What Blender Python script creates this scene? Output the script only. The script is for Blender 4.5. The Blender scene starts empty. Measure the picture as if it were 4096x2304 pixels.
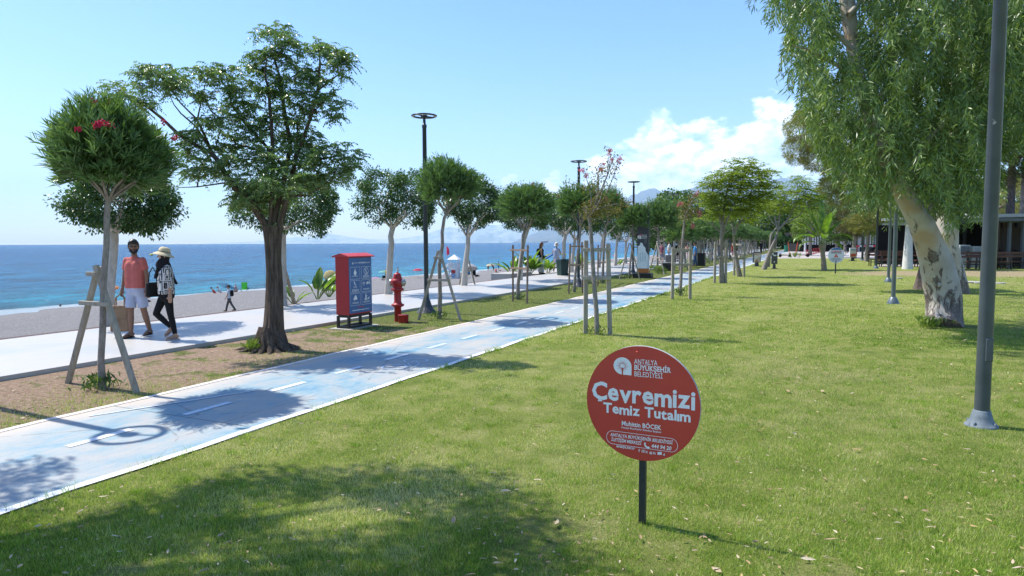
import bpy, bmesh, math, random
import numpy as np
from mathutils import Vector, Matrix, Quaternion

C = bpy.context.scene.collection
SC = bpy.context.scene
R = math.radians
rng = np.random.default_rng(7)
random.seed(7)

# ------------------------------------------------------------------ camera
F = 2650.0                      # focal length in photograph pixels (4096 wide)
PITCH = math.atan(183.0 / F)
ROLL = 0.0041
CAMZ = 1.8
fw = Vector((0, math.cos(PITCH), -math.sin(PITCH)))
up0 = Vector((0, math.sin(PITCH), math.cos(PITCH)))
rt = Vector((1, 0, 0)) * math.cos(ROLL) - up0 * math.sin(ROLL)
up = up0 * math.cos(ROLL) + Vector((1, 0, 0)) * math.sin(ROLL)
cam = bpy.data.objects.new('camera', bpy.data.cameras.new('camera'))
C.objects.link(cam)
m3 = Matrix((rt, up, -fw)).transposed()
cam.matrix_world = Matrix.Translation((0, 0, CAMZ)) @ m3.to_4x4()
cam.data.sensor_width = 36
cam.data.lens = F / 4096 * 36
cam.data.clip_end = 150000
cam.data.clip_start = 0.05
SC.camera = cam

def ray(u, v):
    return fw * F + rt * (u - 2048) - up * (v - 1152)
def G(u, v, h=0.0):
    d = ray(u, v); t = (h - CAMZ) / d.z
    return Vector((d.x * t, d.y * t, h))
def Pz(u, v, y):
    d = ray(u, v); t = y / d.y
    return Vector((d.x * t, y, CAMZ + d.z * t))
def proj(p):
    q = Vector(p) - Vector((0, 0, CAMZ)); k = q.dot(fw)
    return 2048 + F * q.dot(rt) / k, 1152 - F * q.dot(up) / k
def HT(p, v):
    """height at ground point p whose image row is v"""
    return Pz(proj(p)[0], v, p[1]).z

# ------------------------------------------------------------------ sun, sky, exposure
SUNV = Vector((-0.594, 0.30, 1.0)).normalized()
EL = math.asin(SUNV.z); AZ = math.atan2(SUNV.x, SUNV.y)
sl = bpy.data.lights.new('sun', 'SUN'); sl.energy = 4.2; sl.angle = R(0.53); sl.color = (1, 0.955, 0.88)
so = bpy.data.objects.new('sun', sl); C.objects.link(so)
so.rotation_euler = SUNV.to_track_quat('Z', 'Y').to_euler()
w = bpy.data.worlds.new('World'); SC.world = w; w.use_nodes = True
nt = w.node_tree; nt.nodes.clear()
N = nt.nodes.new; LK = nt.links.new
def mth(op, a, b=None, c=None, clamp=False):
    n = N('ShaderNodeMath'); n.operation = op; n.use_clamp = clamp
    for i, x in enumerate((a, b, c)):
        if x is None: continue
        if isinstance(x, (int, float)): n.inputs[i].default_value = x
        else: LK(x, n.inputs[i])
    return n.outputs[0]
sky = N('ShaderNodeTexSky'); sky.sky_type = 'NISHITA'; sky.sun_disc = False
sky.sun_elevation = EL; sky.sun_rotation = AZ
sky.altitude = 0; sky.air_density = 1.0; sky.dust_density = 0.6; sky.ozone_density = 1.6
tc = N('ShaderNodeTexCoord'); sp = N('ShaderNodeSeparateXYZ'); LK(tc.outputs['Generated'], sp.inputs[0])
az = mth('ARCTAN2', sp.outputs[0], sp.outputs[1])
el = mth('ARCSINE', sp.outputs[2])
# cumulus bank: its top outline as a curve of compass bearing, broken up by noise
cv = N('ShaderNodeFloatCurve')
A0, A1 = -0.2, 0.75
def az_of(u): return math.atan((u - 2048) / F)
def el_of(u, v):
    d = ray(u, v).normalized(); return math.asin(d.z)
outl = [(1000,990),(1900,900),(1960,740),(2050,705),(2140,745),(2210,700),(2300,715),(2360,640),(2400,600),(2460,610),(2520,560),(2570,480),(2640,430),(2720,470),(2800,505),(2880,490),(2960,450),(3060,390),(3150,370),(3260,420),(3400,520),(3600,640),(4096,760)]
cm = cv.mapping.curves[0]
pts = [((az_of(u) - A0) / (A1 - A0), el_of(u, v) * 2 + .1) for u, v in outl]
cm.points[0].location = (0, pts[0][1]); cm.points[1].location = (1, pts[-1][1])
for p in pts: cm.points.new(*p)
for p in cm.points: p.handle_type = 'VECTOR'
cv.mapping.update()
mr = N('ShaderNodeMapRange'); LK(az, mr.inputs[0]); mr.inputs[1].default_value = A0; mr.inputs[2].default_value = A1
LK(mr.outputs[0], cv.inputs['Value'])
topE = mth('MULTIPLY', mth('SUBTRACT', cv.outputs[0], .1), .5)
def noise(scale, detail, rough, dx=0.0, dy=0.0, typ='ShaderNodeTexNoise'):
    c = N('ShaderNodeCombineXYZ')
    LK(mth('ADD', az, dx), c.inputs[0]); LK(mth('MULTIPLY', mth('ADD', el, dy), 1.5), c.inputs[1])
    n = N(typ); n.inputs['Scale'].default_value = scale
    n.inputs['Detail'].default_value = detail; n.inputs['Roughness'].default_value = rough
    LK(c.outputs[0], n.inputs['Vector'])
    return n.outputs[0]
n1 = noise(26, 9, .58); n2 = noise(26, 9, .58, -.006, .010)
n3 = noise(9, 6, .55, 3.1)
depth = mth('SUBTRACT', topE, el)                   # >0 below the outline
d1 = mth('ADD', mth('MULTIPLY', depth, 22.0), mth('MULTIPLY', mth('SUBTRACT', n1, .5), 3.4))
dens = mth('MULTIPLY', d1, 1.7, clamp=True)
gap = mth('MULTIPLY', mth('SUBTRACT', n3, mth('MULTIPLY', depth, 1.05)), 5.5)
gap = mth('SUBTRACT', gap, 1.45, clamp=True)
dens = mth('MULTIPLY', dens, mth('MULTIPLY', mth('ADD', gap, .06), .95, clamp=True))
low = mth('MULTIPLY', mth('SUBTRACT', el, -.01), 9.0, clamp=True)
dens = mth('MULTIPLY', dens, low)
lit = mth('ADD', .55, mth('MULTIPLY', mth('SUBTRACT', n1, n2), 4.5))
lit = mth('ADD', lit, mth('SUBTRACT', .35, mth('MULTIPLY', depth, 3.0)), clamp=True)
cr = N('ShaderNodeMix'); cr.data_type = 'RGBA'
LK(lit, cr.inputs[0]); cr.inputs[6].default_value = (4.2, 5.1, 6.3, 1); cr.inputs[7].default_value = (9.0, 9.2, 9.5, 1)
gr = N('ShaderNodeHueSaturation'); gr.inputs['Saturation'].default_value = 1.34; gr.inputs['Value'].default_value = 1.0; gr.inputs['Hue'].default_value = 0.510
LK(sky.outputs[0], gr.inputs['Color'])
mxn = N('ShaderNodeMix'); mxn.data_type = 'RGBA'
LK(dens, mxn.inputs[0]); LK(gr.outputs[0], mxn.inputs[6]); LK(cr.outputs[2], mxn.inputs[7])
bg = N('ShaderNodeBackground'); bg.inputs['Strength'].default_value = 0.138
LK(mxn.outputs[2], bg.inputs[0])
wo = N('ShaderNodeOutputWorld'); LK(bg.outputs[0], wo.inputs[0])
SC.view_settings.view_transform = 'Standard'; SC.view_settings.look = 'None'
SC.view_settings.gamma = 1; SC.view_settings.exposure = 0.88
try:
    SC.cycles.max_bounces = 6; SC.cycles.transparent_max_bounces = 8; SC.cycles.volume_bounces = 2
    SC.cycles.use_denoising = True
except Exception: pass

# ------------------------------------------------------------------ path frame
TH = R(25.0)
DIRP = Vector((math.sin(TH), math.cos(TH), 0)); LEFT = Vector((-math.cos(TH), math.sin(TH), 0))
def PS(L, S, z=0.0):
    v = DIRP * S + LEFT * L
    return Vector((v.x, v.y, z))
def LS(p):
    return Vector((p[0], p[1], 0)).dot(LEFT), Vector((p[0], p[1], 0)).dot(DIRP)
ROTP = -TH                                       # rotation that lays local +Y along the path
BEACH = [(-9999, 0), (14.05, 0.0), (14.15, -.10), (16.5, -.80), (20, -1.4), (35, -2.72), (58, -3.78), (64, -4.0), (72, -4.6), (100, -7), (400, -9)]
def gz(L): return float(np.interp(L, [b[0] for b in BEACH], [b[1] for b in BEACH]))
def GB(u, v):
    """first point of ground or beach (or sea level) on the view ray"""
    d = ray(u, v); d = d / d.y; y = 2.0
    while LS((d.x * y, y))[0] < 19 and y < 400: y += .1
    while y < 400:
        p = Vector((d.x * y, y, CAMZ + d.z * y)); L = LS(p)[0]
        h = max(gz(L), -4.0)
        if p.z <= h: return Vector((p.x, p.y, h))
        y += .05
    return p

# ------------------------------------------------------------------ mesh helpers
def tag(o, label=None, cat=None, group=None, kind=None):
    if label: o['label'] = label
    if cat: o['category'] = cat
    if group: o['group'] = group
    if kind: o['kind'] = kind
    return o
def thing(name, label, cat, loc=(0, 0, 0), rz=0.0, group=None):
    o = bpy.data.objects.new(name, None); C.objects.link(o)
    o.location = loc; o.rotation_euler = (0, 0, rz); o.empty_display_size = .2
    return tag(o, label, cat, group)
def link(name, me, parent=None, label=None):
    o = bpy.data.objects.new(name, me); C.objects.link(o)
    if parent: o.parent = parent
    if label: o['label'] = label
    return o
def npmesh(name, V, Fc, mats, smooth=False, rnd=None):
    me = bpy.data.meshes.new(name)
    me.from_pydata(V, [], Fc)
    for m in (mats if isinstance(mats, (list, tuple)) else [mats]): me.materials.append(m)
    if smooth: me.polygons.foreach_set('use_smooth', np.ones(len(me.polygons), bool))
    if rnd is not None:
        a = me.attributes.new('rnd', 'FLOAT', 'FACE'); a.data.foreach_set('value', rnd.astype(np.float32))
    me.update(); return me
def frame_of(d):
    d = Vector(d).normalized()
    a = Vector((0, 0, 1)) if abs(d.z) < .9 else Vector((1, 0, 0))
    x = d.cross(a).normalized(); y = d.cross(x).normalized()
    return x, y
class MB:
    def __init__(s): s.v = []; s.f = []; s.m = []; s.sm = []
    def add(s, vs, fs, m=0, M=None, smooth=False):
        o = len(s.v)
        s.v += [tuple(M @ Vector(q)) if M is not None else tuple(q) for q in vs]
        s.f += [tuple(o + i for i in f) for f in fs]
        s.m += [m] * len(fs); s.sm += [smooth] * len(fs); return s
    def box(s, c, sz, m=0, M=None, taper=1.0):
        x, y, z = (a / 2 for a in sz); cx, cy, cz = c; t = taper
        vs = [(cx - x, cy - y, cz - z), (cx + x, cy - y, cz - z), (cx + x, cy + y, cz - z), (cx - x, cy + y, cz - z),
              (cx - x * t, cy - y * t, cz + z), (cx + x * t, cy - y * t, cz + z), (cx + x * t, cy + y * t, cz + z), (cx - x * t, cy + y * t, cz + z)]
        return s.add(vs, [(0, 3, 2, 1), (4, 5, 6, 7), (0, 1, 5, 4), (1, 2, 6, 5), (2, 3, 7, 6), (3, 0, 4, 7)], m, M)
    def tube(s, pts, rad, n=8, m=0, smooth=True, fn=None, M=None, ang0=0.0):
        pts = [Vector(p) for p in pts]; k = len(pts)
        if isinstance(rad, (int, float)): rad = [rad] * k
        vs = []; fs = []; x = None
        for i, p in enumerate(pts):
            d = (pts[min(i + 1, k - 1)] - pts[max(i - 1, 0)]).normalized()
            if x is None: x, y = frame_of(d)
            else:
                x = (x - d * x.dot(d)).normalized(); y = d.cross(x)
            for j in range(n):
                a = ang0 + 2 * math.pi * j / n
                r = rad[i] * (fn(a, p, i) if fn else 1)
                vs.append(p + x * (math.cos(a) * r) + y * (math.sin(a) * r))
        for i in range(k - 1):
            for j in range(n):
                fs.append((i * n + j, i * n + (j + 1) % n, (i + 1) * n + (j + 1) % n, (i + 1) * n + j))
        s.add(vs, fs, m, M, smooth)
        s.add(vs[:n], [tuple(range(n))[::-1]], m, M); s.add(vs[-n:], [tuple(range(n))], m, M)
        return s
    def lathe(s, prof, n=16, m=0, M=None, smooth=True, c=(0, 0, 0)):
        vs = []; fs = []
        for r, z in prof:
            for j in range(n):
                a = 2 * math.pi * j / n; vs.append((c[0] + r * math.cos(a), c[1] + r * math.sin(a), c[2] + z))
        for i in range(len(prof) - 1):
            for j in range(n):
                fs.append((i * n + j, i * n + (j + 1) % n, (i + 1) * n + (j + 1) % n, (i + 1) * n + j))
        s.add(vs, fs, m, M, smooth)
        if prof[0][0] > 1e-4: s.add(vs[:n], [tuple(range(n))[::-1]], m, M)
        if prof[-1][0] > 1e-4: s.add(vs[-n:], [tuple(range(n))], m, M)
        return s
    def prism(s, out, y0, y1, m=0, M=None):
        """outline in local x,z; from y0 (front) to y1 (back)"""
        n = len(out)
        vs = [(x, y0, z) for x, z in out] + [(x, y1, z) for x, z in out]
        fs = [tuple(range(n)), tuple(range(n, 2 * n))[::-1]] + [(i, i + n, (i + 1) % n + n, (i + 1) % n) for i in range(n)]
        return s.add(vs, fs, m, M)
    def ball(s, c, r, m=0, n=8, M=None):
        rx, ry, rz = (r, r, r) if isinstance(r, (int, float)) else r
        vs = []; fs = []
        for i in range(n + 1):
            t = math.pi * i / n
            for j in range(2 * n):
                a = math.pi * j / n
                vs.append((c[0] + rx * math.sin(t) * math.cos(a), c[1] + ry * math.sin(t) * math.sin(a), c[2] + rz * math.cos(t)))
        for i in range(n):
            for j in range(2 * n):
                fs.append((i * 2 * n + j, (i + 1) * 2 * n + j, (i + 1) * 2 * n + (j + 1) % (2 * n), i * 2 * n + (j + 1) % (2 * n)))
        return s.add(vs, fs, m, M, True)
    def ring(s, c, Rr, r, n=32, k=6, m=0, M=None, ez=1.0):
        vs = []; fs = []
        for i in range(n):
            a = 2 * math.pi * i / n
            for j in range(k):
                b = 2 * math.pi * j / k; q = Rr + r * math.cos(b)
                vs.append((c[0] + q * math.cos(a), c[1] + q * math.sin(a), c[2] + r * ez * math.sin(b)))
        for i in range(n):
            for j in range(k):
                fs.append((i * k + j, ((i + 1) % n) * k + j, ((i + 1) % n) * k + (j + 1) % k, i * k + (j + 1) % k))
        return s.add(vs, fs, m, M, True)
    def build(s, name, mats, parent=None, label=None, bevel=0, sharp=True):
        me = bpy.data.meshes.new(name); me.from_pydata(s.v, [], s.f)
        for mt in (mats if isinstance(mats, (list, tuple)) else [mats]): me.materials.append(mt)
        me.polygons.foreach_set('material_index', s.m); me.polygons.foreach_set('use_smooth', s.sm)
        me.update()
        o = link(name, me, parent, label)
        if bevel:
            b = o.modifiers.new('bevel', 'BEVEL'); b.width = bevel; b.segments = 2; b.limit_method = 'ANGLE'
        return o
def Mt(loc=(0, 0, 0), rx=0, ry=0, rz=0, s=1):
    return Matrix.Translation(loc) @ Matrix.Rotation(rz, 4, 'Z') @ Matrix.Rotation(ry, 4, 'Y') @ Matrix.Rotation(rx, 4, 'X') @ Matrix.Scale(s, 4)
def copy_tree(o, parent=None):
    c = o.copy(); C.objects.link(c); c.parent = parent
    for ch in list(o.children): copy_tree(ch, c)
    return c
def place(src, used, name_loc, rz=0, sc=1.0, label=None, group=None):
    """first use moves the source itself, later ones copy it"""
    o = copy_tree(src) if src.name in used else src
    used.add(src.name)
    o.location = name_loc; o.rotation_euler = (0, 0, rz)
    o.scale = (sc, sc, sc) if isinstance(sc, (int, float)) else sc
    if label: o['label'] = label
    if group: o['group'] = group
    return o
USED = set()
ORD = 'zeroth first second third fourth fifth sixth seventh eighth ninth tenth eleventh twelfth thirteenth fourteenth fifteenth sixteenth seventeenth eighteenth nineteenth twentieth'.split() + ['twenty-' + q for q in 'first second third fourth fifth sixth seventh eighth ninth'.split()] + ['thirtieth'] + ['thirty-' + q for q in 'first second third'.split()]

# ------------------------------------------------------------------ text
def text_mesh(s, size=1.0, bold=0.0, align='CENTER', width=None, shear=0.0, sx=1.0):
    cu = bpy.data.curves.new('txt', 'FONT'); cu.body = s; cu.size = size; cu.align_x = align
    cu.offset = bold; cu.shear = shear; cu.resolution_u = 2
    ob = bpy.data.objects.new('txt', cu); C.objects.link(ob)
    bpy.context.view_layer.update()
    me = bpy.data.meshes.new_from_object(ob.evaluated_get(bpy.context.evaluated_depsgraph_get()))
    vs = [tuple(v.co) for v in me.vertices]; fs = [tuple(p.vertices) for p in me.polygons]
    bpy.data.objects.remove(ob); bpy.data.curves.remove(cu); bpy.data.meshes.remove(me)
    if width and vs:
        x0 = min(v[0] for v in vs); x1 = max(v[0] for v in vs); k = width / (x1 - x0)
        vs = [(v[0] * k, v[1], v[2]) for v in vs]
    return vs, fs
def put_text(mb, s, x, z, y, size, m=0, bold=0.0, align='CENTER', width=None, shear=0.0, M=None, jit=0):
    vs, fs = text_mesh(s, size, bold, align, width, shear)
    mb.add([(x + v[0], y, z + v[1]) for v in vs], fs, m, M)

# ------------------------------------------------------------------ materials
def srgb(r, g, b):
    f = lambda c: ((c / 255 + .055) / 1.055) ** 2.4 if c > 10 else c / 255 / 12.92
    return (f(r), f(g), f(b))
class Mat:
    def __init__(s, name):
        s.m = bpy.data.materials.new(name); s.m.use_nodes = True; s.t = s.m.node_tree; s.t.nodes.clear()
        s.out = s.n('ShaderNodeOutputMaterial'); s.b = s.n('ShaderNodeBsdfPrincipled'); s.l(s.b.outputs[0], s.out.inputs[0])
        s.co = s.n('ShaderNodeTexCoord').outputs['Object']
    def n(s, t): return s.t.nodes.new(t)
    def l(s, a, b): s.t.links.new(a, b)
    def noise(s, scale, detail=4, rough=.55, vec=None, stretch=None, out=0, dist=0):
        n = s.n('ShaderNodeTexNoise'); n.inputs['Scale'].default_value = scale; n.inputs['Detail'].default_value = detail
        n.inputs['Roughness'].default_value = rough; n.inputs['Distortion'].default_value = dist
        v = vec or s.co
        if stretch:
            mp = s.n('ShaderNodeMapping'); mp.inputs['Scale'].default_value = stretch; s.l(v, mp.inputs[0]); v = mp.outputs[0]
        s.l(v, n.inputs['Vector']); return n.outputs[out]
    def voro(s, scale, feature='F1', metric=None, vec=None, rand=1.0, out=0):
        n = s.n('ShaderNodeTexVoronoi'); n.inputs['Scale'].default_value = scale; n.feature = feature
        n.inputs['Randomness'].default_value = rand
        if metric: n.distance = metric
        s.l(vec or s.co, n.inputs['Vector']); return n.outputs[out]
    def ramp(s, fac, stops):
        n = s.n('ShaderNodeValToRGB'); e = n.color_ramp.elements
        while len(e) < len(stops): e.new(.5)
        for q, (p, c) in zip(e, stops): q.position = p; q.color = (*c, 1) if len(c) == 3 else c
        s.l(fac, n.inputs[0]); return n.outputs[0]
    def mix(s, fac, a, b, typ='MIX'):
        n = s.n('ShaderNodeMix'); n.data_type = 'RGBA'; n.blend_type = typ
        for i, x in ((0, fac), (6, a), (7, b)):
            if isinstance(x, tuple): n.inputs[i].default_value = (*x, 1)
            elif isinstance(x, (int, float)): n.inputs[i].default_value = x
            else: s.l(x, n.inputs[i])
        return n.outputs[2]
    def math(s, op, a, b=0.0, clamp=False):
        n = s.n('ShaderNodeMath'); n.operation = op; n.use_clamp = clamp
        for i, x in enumerate((a, b)):
            if isinstance(x, (int, float)): n.inputs[i].default_value = x
            else: s.l(x, n.inputs[i])
        return n.outputs[0]
    def col(s, c):
        if isinstance(c, tuple): s.b.inputs['Base Color'].default_value = (*c, 1)
        else: s.l(c, s.b.inputs['Base Color'])
        return s
    def rough(s, r):
        if isinstance(r, (int, float)): s.b.inputs['Roughness'].default_value = r
        else: s.l(r, s.b.inputs['Roughness'])
        return s
    def spec(s, v): s.b.inputs['Specular IOR Level'].default_value = v; return s
    def metal(s, v): s.b.inputs['Metallic'].default_value = v; return s
    def bump(s, h, st=.5, dist=.01):
        n = s.n('ShaderNodeBump'); n.inputs['Strength'].default_value = st; n.inputs['Distance'].default_value = dist
        s.l(h, n.inputs['Height']); s.l(n.outputs[0], s.b.inputs['Normal']); return s
def basic(name, c, r=.6, var=.12, scale=6, spec=.4, metal=0, bump=0, bscale=60, bd=.004):
    m = Mat(name)
    a = tuple(max(0, x * (1 - var)) for x in c); b = tuple(min(1, x * (1 + var)) for x in c)
    m.col(m.ramp(m.noise(scale, 5, .6), [(.3, a), (.7, b)])).rough(r).spec(spec).metal(metal)
    if bump: m.bump(m.noise(bscale, 4, .6), bump, bd)
    return m.m
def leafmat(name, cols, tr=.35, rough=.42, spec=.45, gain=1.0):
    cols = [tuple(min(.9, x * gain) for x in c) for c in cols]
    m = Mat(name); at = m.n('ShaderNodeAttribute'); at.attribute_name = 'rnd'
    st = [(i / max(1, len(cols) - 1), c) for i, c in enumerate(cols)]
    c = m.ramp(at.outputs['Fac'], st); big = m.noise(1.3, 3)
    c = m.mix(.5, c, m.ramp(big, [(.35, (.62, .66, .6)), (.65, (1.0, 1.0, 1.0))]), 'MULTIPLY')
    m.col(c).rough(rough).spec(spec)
    t = m.n('ShaderNodeBsdfTranslucent')
    c2 = m.mix(1.0, c, (1.15, 1.25, .55), 'MULTIPLY'); m.l(c2, t.inputs[0])
    x = m.n('ShaderNodeMixShader'); x.inputs[0].default_value = tr
    m.l(m.b.outputs[0], x.inputs[1]); m.l(t.outputs[0], x.inputs[2]); m.l(x.outputs[0], m.out.inputs[0])
    return m.m

# ------------------------------------------------------------------ the setting
def grass_mat():
    m = Mat('lawn'); g = m.n('ShaderNodeNewGeometry').outputs['Position']
    big = m.noise(.35, 5, .6, vec=g); mid = m.noise(2.2, 5, .65, vec=g); fine = m.noise(60, 6, .75, vec=g)
    c = m.ramp(mid, [(.28, (.13, .18, .035)), (.5, (.24, .28, .06)), (.72, (.40, .37, .15))])
    dry = m.ramp(big, [(.50, (0, 0, 0)), (.72, (1, 1, 1))])
    c = m.mix(m.math('MULTIPLY', dry, .6), c, (.40, .35, .17))
    c = m.mix(m.ramp(fine, [(.4, (0, 0, 0)), (.72, (.75, .75, .75))]), c, (.07, .085, .02))
    # bare earth around the trees on the right
    sx = m.n('ShaderNodeSeparateXYZ'); m.l(g, sx.inputs[0])
    dx = m.math('DIVIDE', m.math('SUBTRACT', sx.outputs[0], 25.5), 7.0); dy = m.math('DIVIDE', m.math('SUBTRACT', sx.outputs[1], 36.0), 3.6)
    rr = m.math('ADD', m.math('MULTIPLY', dx, dx), m.math('MULTIPLY', dy, dy))
    e = m.math('MULTIPLY', m.math('SUBTRACT', m.math('ADD', 1.15, m.math('MULTIPLY', m.math('SUBTRACT', m.noise(.8, 5, .7, vec=g), .5), 3.2)), rr), 3.0, True)
    c = m.mix(m.math('MULTIPLY', e, .7), c, (.34, .245, .17))
    m.col(c).rough(.9).spec(.1).bump(m.noise(45, 5, .8, vec=g), 1.0, .03)
    return m.m
LAWN = grass_mat()
def soil_mat():
    m = Mat('strip_soil'); g = m.n('ShaderNodeNewGeometry').outputs['Position']
    n = m.noise(1.6, 6, .65, vec=g)
    soil = m.ramp(m.noise(14, 6, .7, vec=g), [(.3, (.15, .10, .068)), (.5, (.27, .19, .132)), (.72, (.39, .30, .22))])
    gr = m.ramp(m.noise(9, 5, .7, vec=g), [(.3, (.05, .08, .018)), (.7, (.16, .17, .05))])
    sx = m.n('ShaderNodeSeparateXYZ'); m.l(g, sx.inputs[0])
    far = m.math('MULTIPLY', m.math('SUBTRACT', sx.outputs[1], 11.0), .05, True)
    f = m.math('MULTIPLY', m.math('SUBTRACT', m.math('ADD', n, far), .55), 12, True)
    m.col(m.mix(f, soil, gr)).rough(.95).spec(.1).bump(m.noise(28, 6, .75, vec=g), .9, .03)
    return m.m
def path_mat():
    m = Mat('blue_path'); g = m.n('ShaderNodeNewGeometry').outputs['Position']
    a = m.noise(.75, 6, .62, vec=g, dist=.4); b = m.noise(3.5, 6, .7, vec=g); f = m.noise(40, 5, .7, vec=g)
    k = m.math('ADD', m.math('MULTIPLY', a, .8), m.math('MULTIPLY', b, .2))
    st = m.noise(2.4, 8, .78, vec=m.co, stretch=(1.6, .30, 1))
    k = m.math('ADD', m.math('MULTIPLY', k, .62), m.math('MULTIPLY', st, .38))
    c = m.ramp(k, [(.40, (.42, .405, .365)), (.47, (.36, .385, .375)), (.53, (.235, .35, .395)), (.61, (.065, .235, .365))])
    c = m.mix(m.ramp(m.noise(1.7, 5, .6, vec=g, dist=.6), [(.5, (0, 0, 0)), (.7, (.7, .7, .7))]), c, (.39, .37, .345))
    c = m.mix(m.ramp(m.noise(110, 4, .85, vec=g), [(.42, (0, 0, 0)), (.75, (.45, .45, .45))]), c, (.17, .18, .19))
    ck = m.voro(.55, 'DISTANCE_TO_EDGE', vec=g)
    c = m.mix(m.math('MULTIPLY', m.math('LESS_THAN', m.math('ADD', ck, m.math('MULTIPLY', m.math('SUBTRACT', b, .5), .05)), .0028), .45), c, (.12, .12, .12))
    sx = m.n('ShaderNodeSeparateXYZ'); m.l(m.co, sx.inputs[0])
    # dusty margin towards the planting strip and thin slab joints across the path
    dust = m.math('MULTIPLY', m.math('ADD', m.math('MULTIPLY', m.math('SUBTRACT', -.55, sx.outputs[0]), 1.6), m.math('SUBTRACT', b, .5)), 1.0, True)
    c = m.mix(m.math('MULTIPLY', dust, .8), c, (.58, .47, .37))
    jy = m.math('ABSOLUTE', m.math('SUBTRACT', m.math('FRACT', m.math('MULTIPLY', m.math('ADD', sx.outputs[1], -2.2), .2)), .5))
    c = m.mix(m.math('LESS_THAN', jy, .0011), c, (.06, .065, .07))
    m.col(c).rough(m.math('ADD', .55, m.math('MULTIPLY', b, .3))).spec(.3).bump(f, .2, .004)
    return m.m
def prom_mat():
    m = Mat('promenade'); g = m.n('ShaderNodeNewGeometry').outputs['Position']
    a = m.noise(.6, 6, .6, vec=g, dist=.5); b = m.noise(5, 5, .7, vec=g)
    c = m.ramp(a, [(.3, (.44, .405, .35)), (.5, (.42, .405, .375)), (.68, (.34, .365, .37))])
    c = m.mix(m.math('MULTIPLY', b, .15), c, (.5, .5, .5))
    m.col(c).rough(m.math('ADD', .30, m.math('MULTIPLY', b, .35))).spec(.28).bump(b, .08, .003)
    return m.m
def beach_mat():
    m = Mat('beach'); g = m.n('ShaderNodeNewGeometry').outputs['Position']
    v = m.voro(22, vec=g, out=1); n = m.noise(1.5, 6, .7, vec=g); n2 = m.noise(9, 6, .8, vec=g)
    sp = m.n('ShaderNodeSeparateColor'); m.l(v, sp.inputs[0])
    c = m.ramp(m.math('ADD', m.math('MULTIPLY', n2, .55), m.math('MULTIPLY', sp.outputs[0], .35)), [(.2, (.09, .085, .08)), (.42, (.20, .19, .18)), (.62, (.33, .315, .295)), (.8, (.50, .48, .46))])
    c = m.mix(m.ramp(n, [(.35, (0, 0, 0)), (.75, (.5, .5, .5))]), c, (.15, .145, .14))
    m.col(c).rough(.9).spec(.2).bump(m.math('ADD', n2, m.math('MULTIPLY', n, 2.0)), .8, .12)
    return m.m
def mulch_mat():
    m = Mat('mulch'); g = m.n('ShaderNodeNewGeometry').outputs['Position']
    c = m.ramp(m.noise(30, 5, .8, vec=g), [(.35, (.05, .032, .027)), (.6, (.17, .115, .10)), (.8, (.36, .28, .25))])
    m.col(c).rough(.95).bump(m.noise(30, 5, .8, vec=g), 1.0, .03); return m.m
WHITEPAINT = basic('white_paint', (.78, .78, .76), .55, .06, 14, .4, bump=.2, bscale=80)
def worn_mat(name, c, thr, back):
    m = Mat(name); g = m.n('ShaderNodeNewGeometry').outputs['Position']
    f = m.ramp(m.noise(34, 6, .75, vec=g), [(thr - .07, (0, 0, 0)), (thr + .03, (1, 1, 1))])
    m.col(m.mix(f, c, back)).rough(.6); return m.m
DASH = worn_mat('worn_white_line', (.80, .80, .78), .62, (.5, .56, .62))
FAINT = worn_mat('faded_white_line', (.66, .69, .72), .50, (.42, .54, .65))

def strip(name, L0, L1, S0, S1, z, mat, thick=None, nS=80, wob=0.0, nL=1):
    """a sheet laid along the path between two lateral offsets"""
    vs = []; fs = []
    for i in range(nS + 1):
        S = S0 + (S1 - S0) * i / nS
        for j in range(nL + 1):
            L = L0 + (L1 - L0) * j / nL
            wb = wob * (math.sin(S * 3.1 + L) + math.sin(S * 7.7 + 2 * L) * .6) if j in (0, nL) else 0
            vs.append((-(L + wb - 6.0), S, z))      # local x to the right of the path axis
    k = nL + 1
    for i in range(nS):
        for j in range(nL):
            a = i * k + j; fs.append((a, a + k, a + k + 1, a + 1))
    if thick:
        n = len(vs); vs += [(x, y, zz - thick) for x, y, zz in vs]
        for i in range(nS):
            a = i * k; b = i * k + nL
            fs.append((a, a + n, a + n + k, a + k)); fs.append((b, b + k, b + k + n, b + n))
        for j in range(nL): fs.append((j, j + 1, j + 1 + n, j + n)); a = nS * k + j; fs.append((a, a + n, a + 1 + n, a + 1))
    me = bpy.data.meshes.new(name); me.from_pydata(vs, [], fs); me.materials.append(mat); me.update()
    o = link(name, me); o.location = PS(6.0, 0); o.rotation_euler = (0, 0, ROTP); o['kind'] = 'structure'
    return o
# ground sheet (from far inland to the edge of the beach)
gv = []; gf = []
LL = [-900, -60, 14.07]; SSs = [-60, 0, 200, 1400]
for L in LL:
    for S in SSs:
        p = PS(L, S); gv.append((p.x, p.y, -.003))
for i in range(len(LL) - 1):
    for j in range(len(SSs) - 1):
        a = i * 4 + j; gf.append((a, a + 4, a + 5, a + 1))
me = bpy.data.meshes.new('ground'); me.from_pydata(gv, [], gf); me.materials.append(LAWN)
o = link('ground', me); o['kind'] = 'structure'
for p in me.polygons: pass
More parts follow.
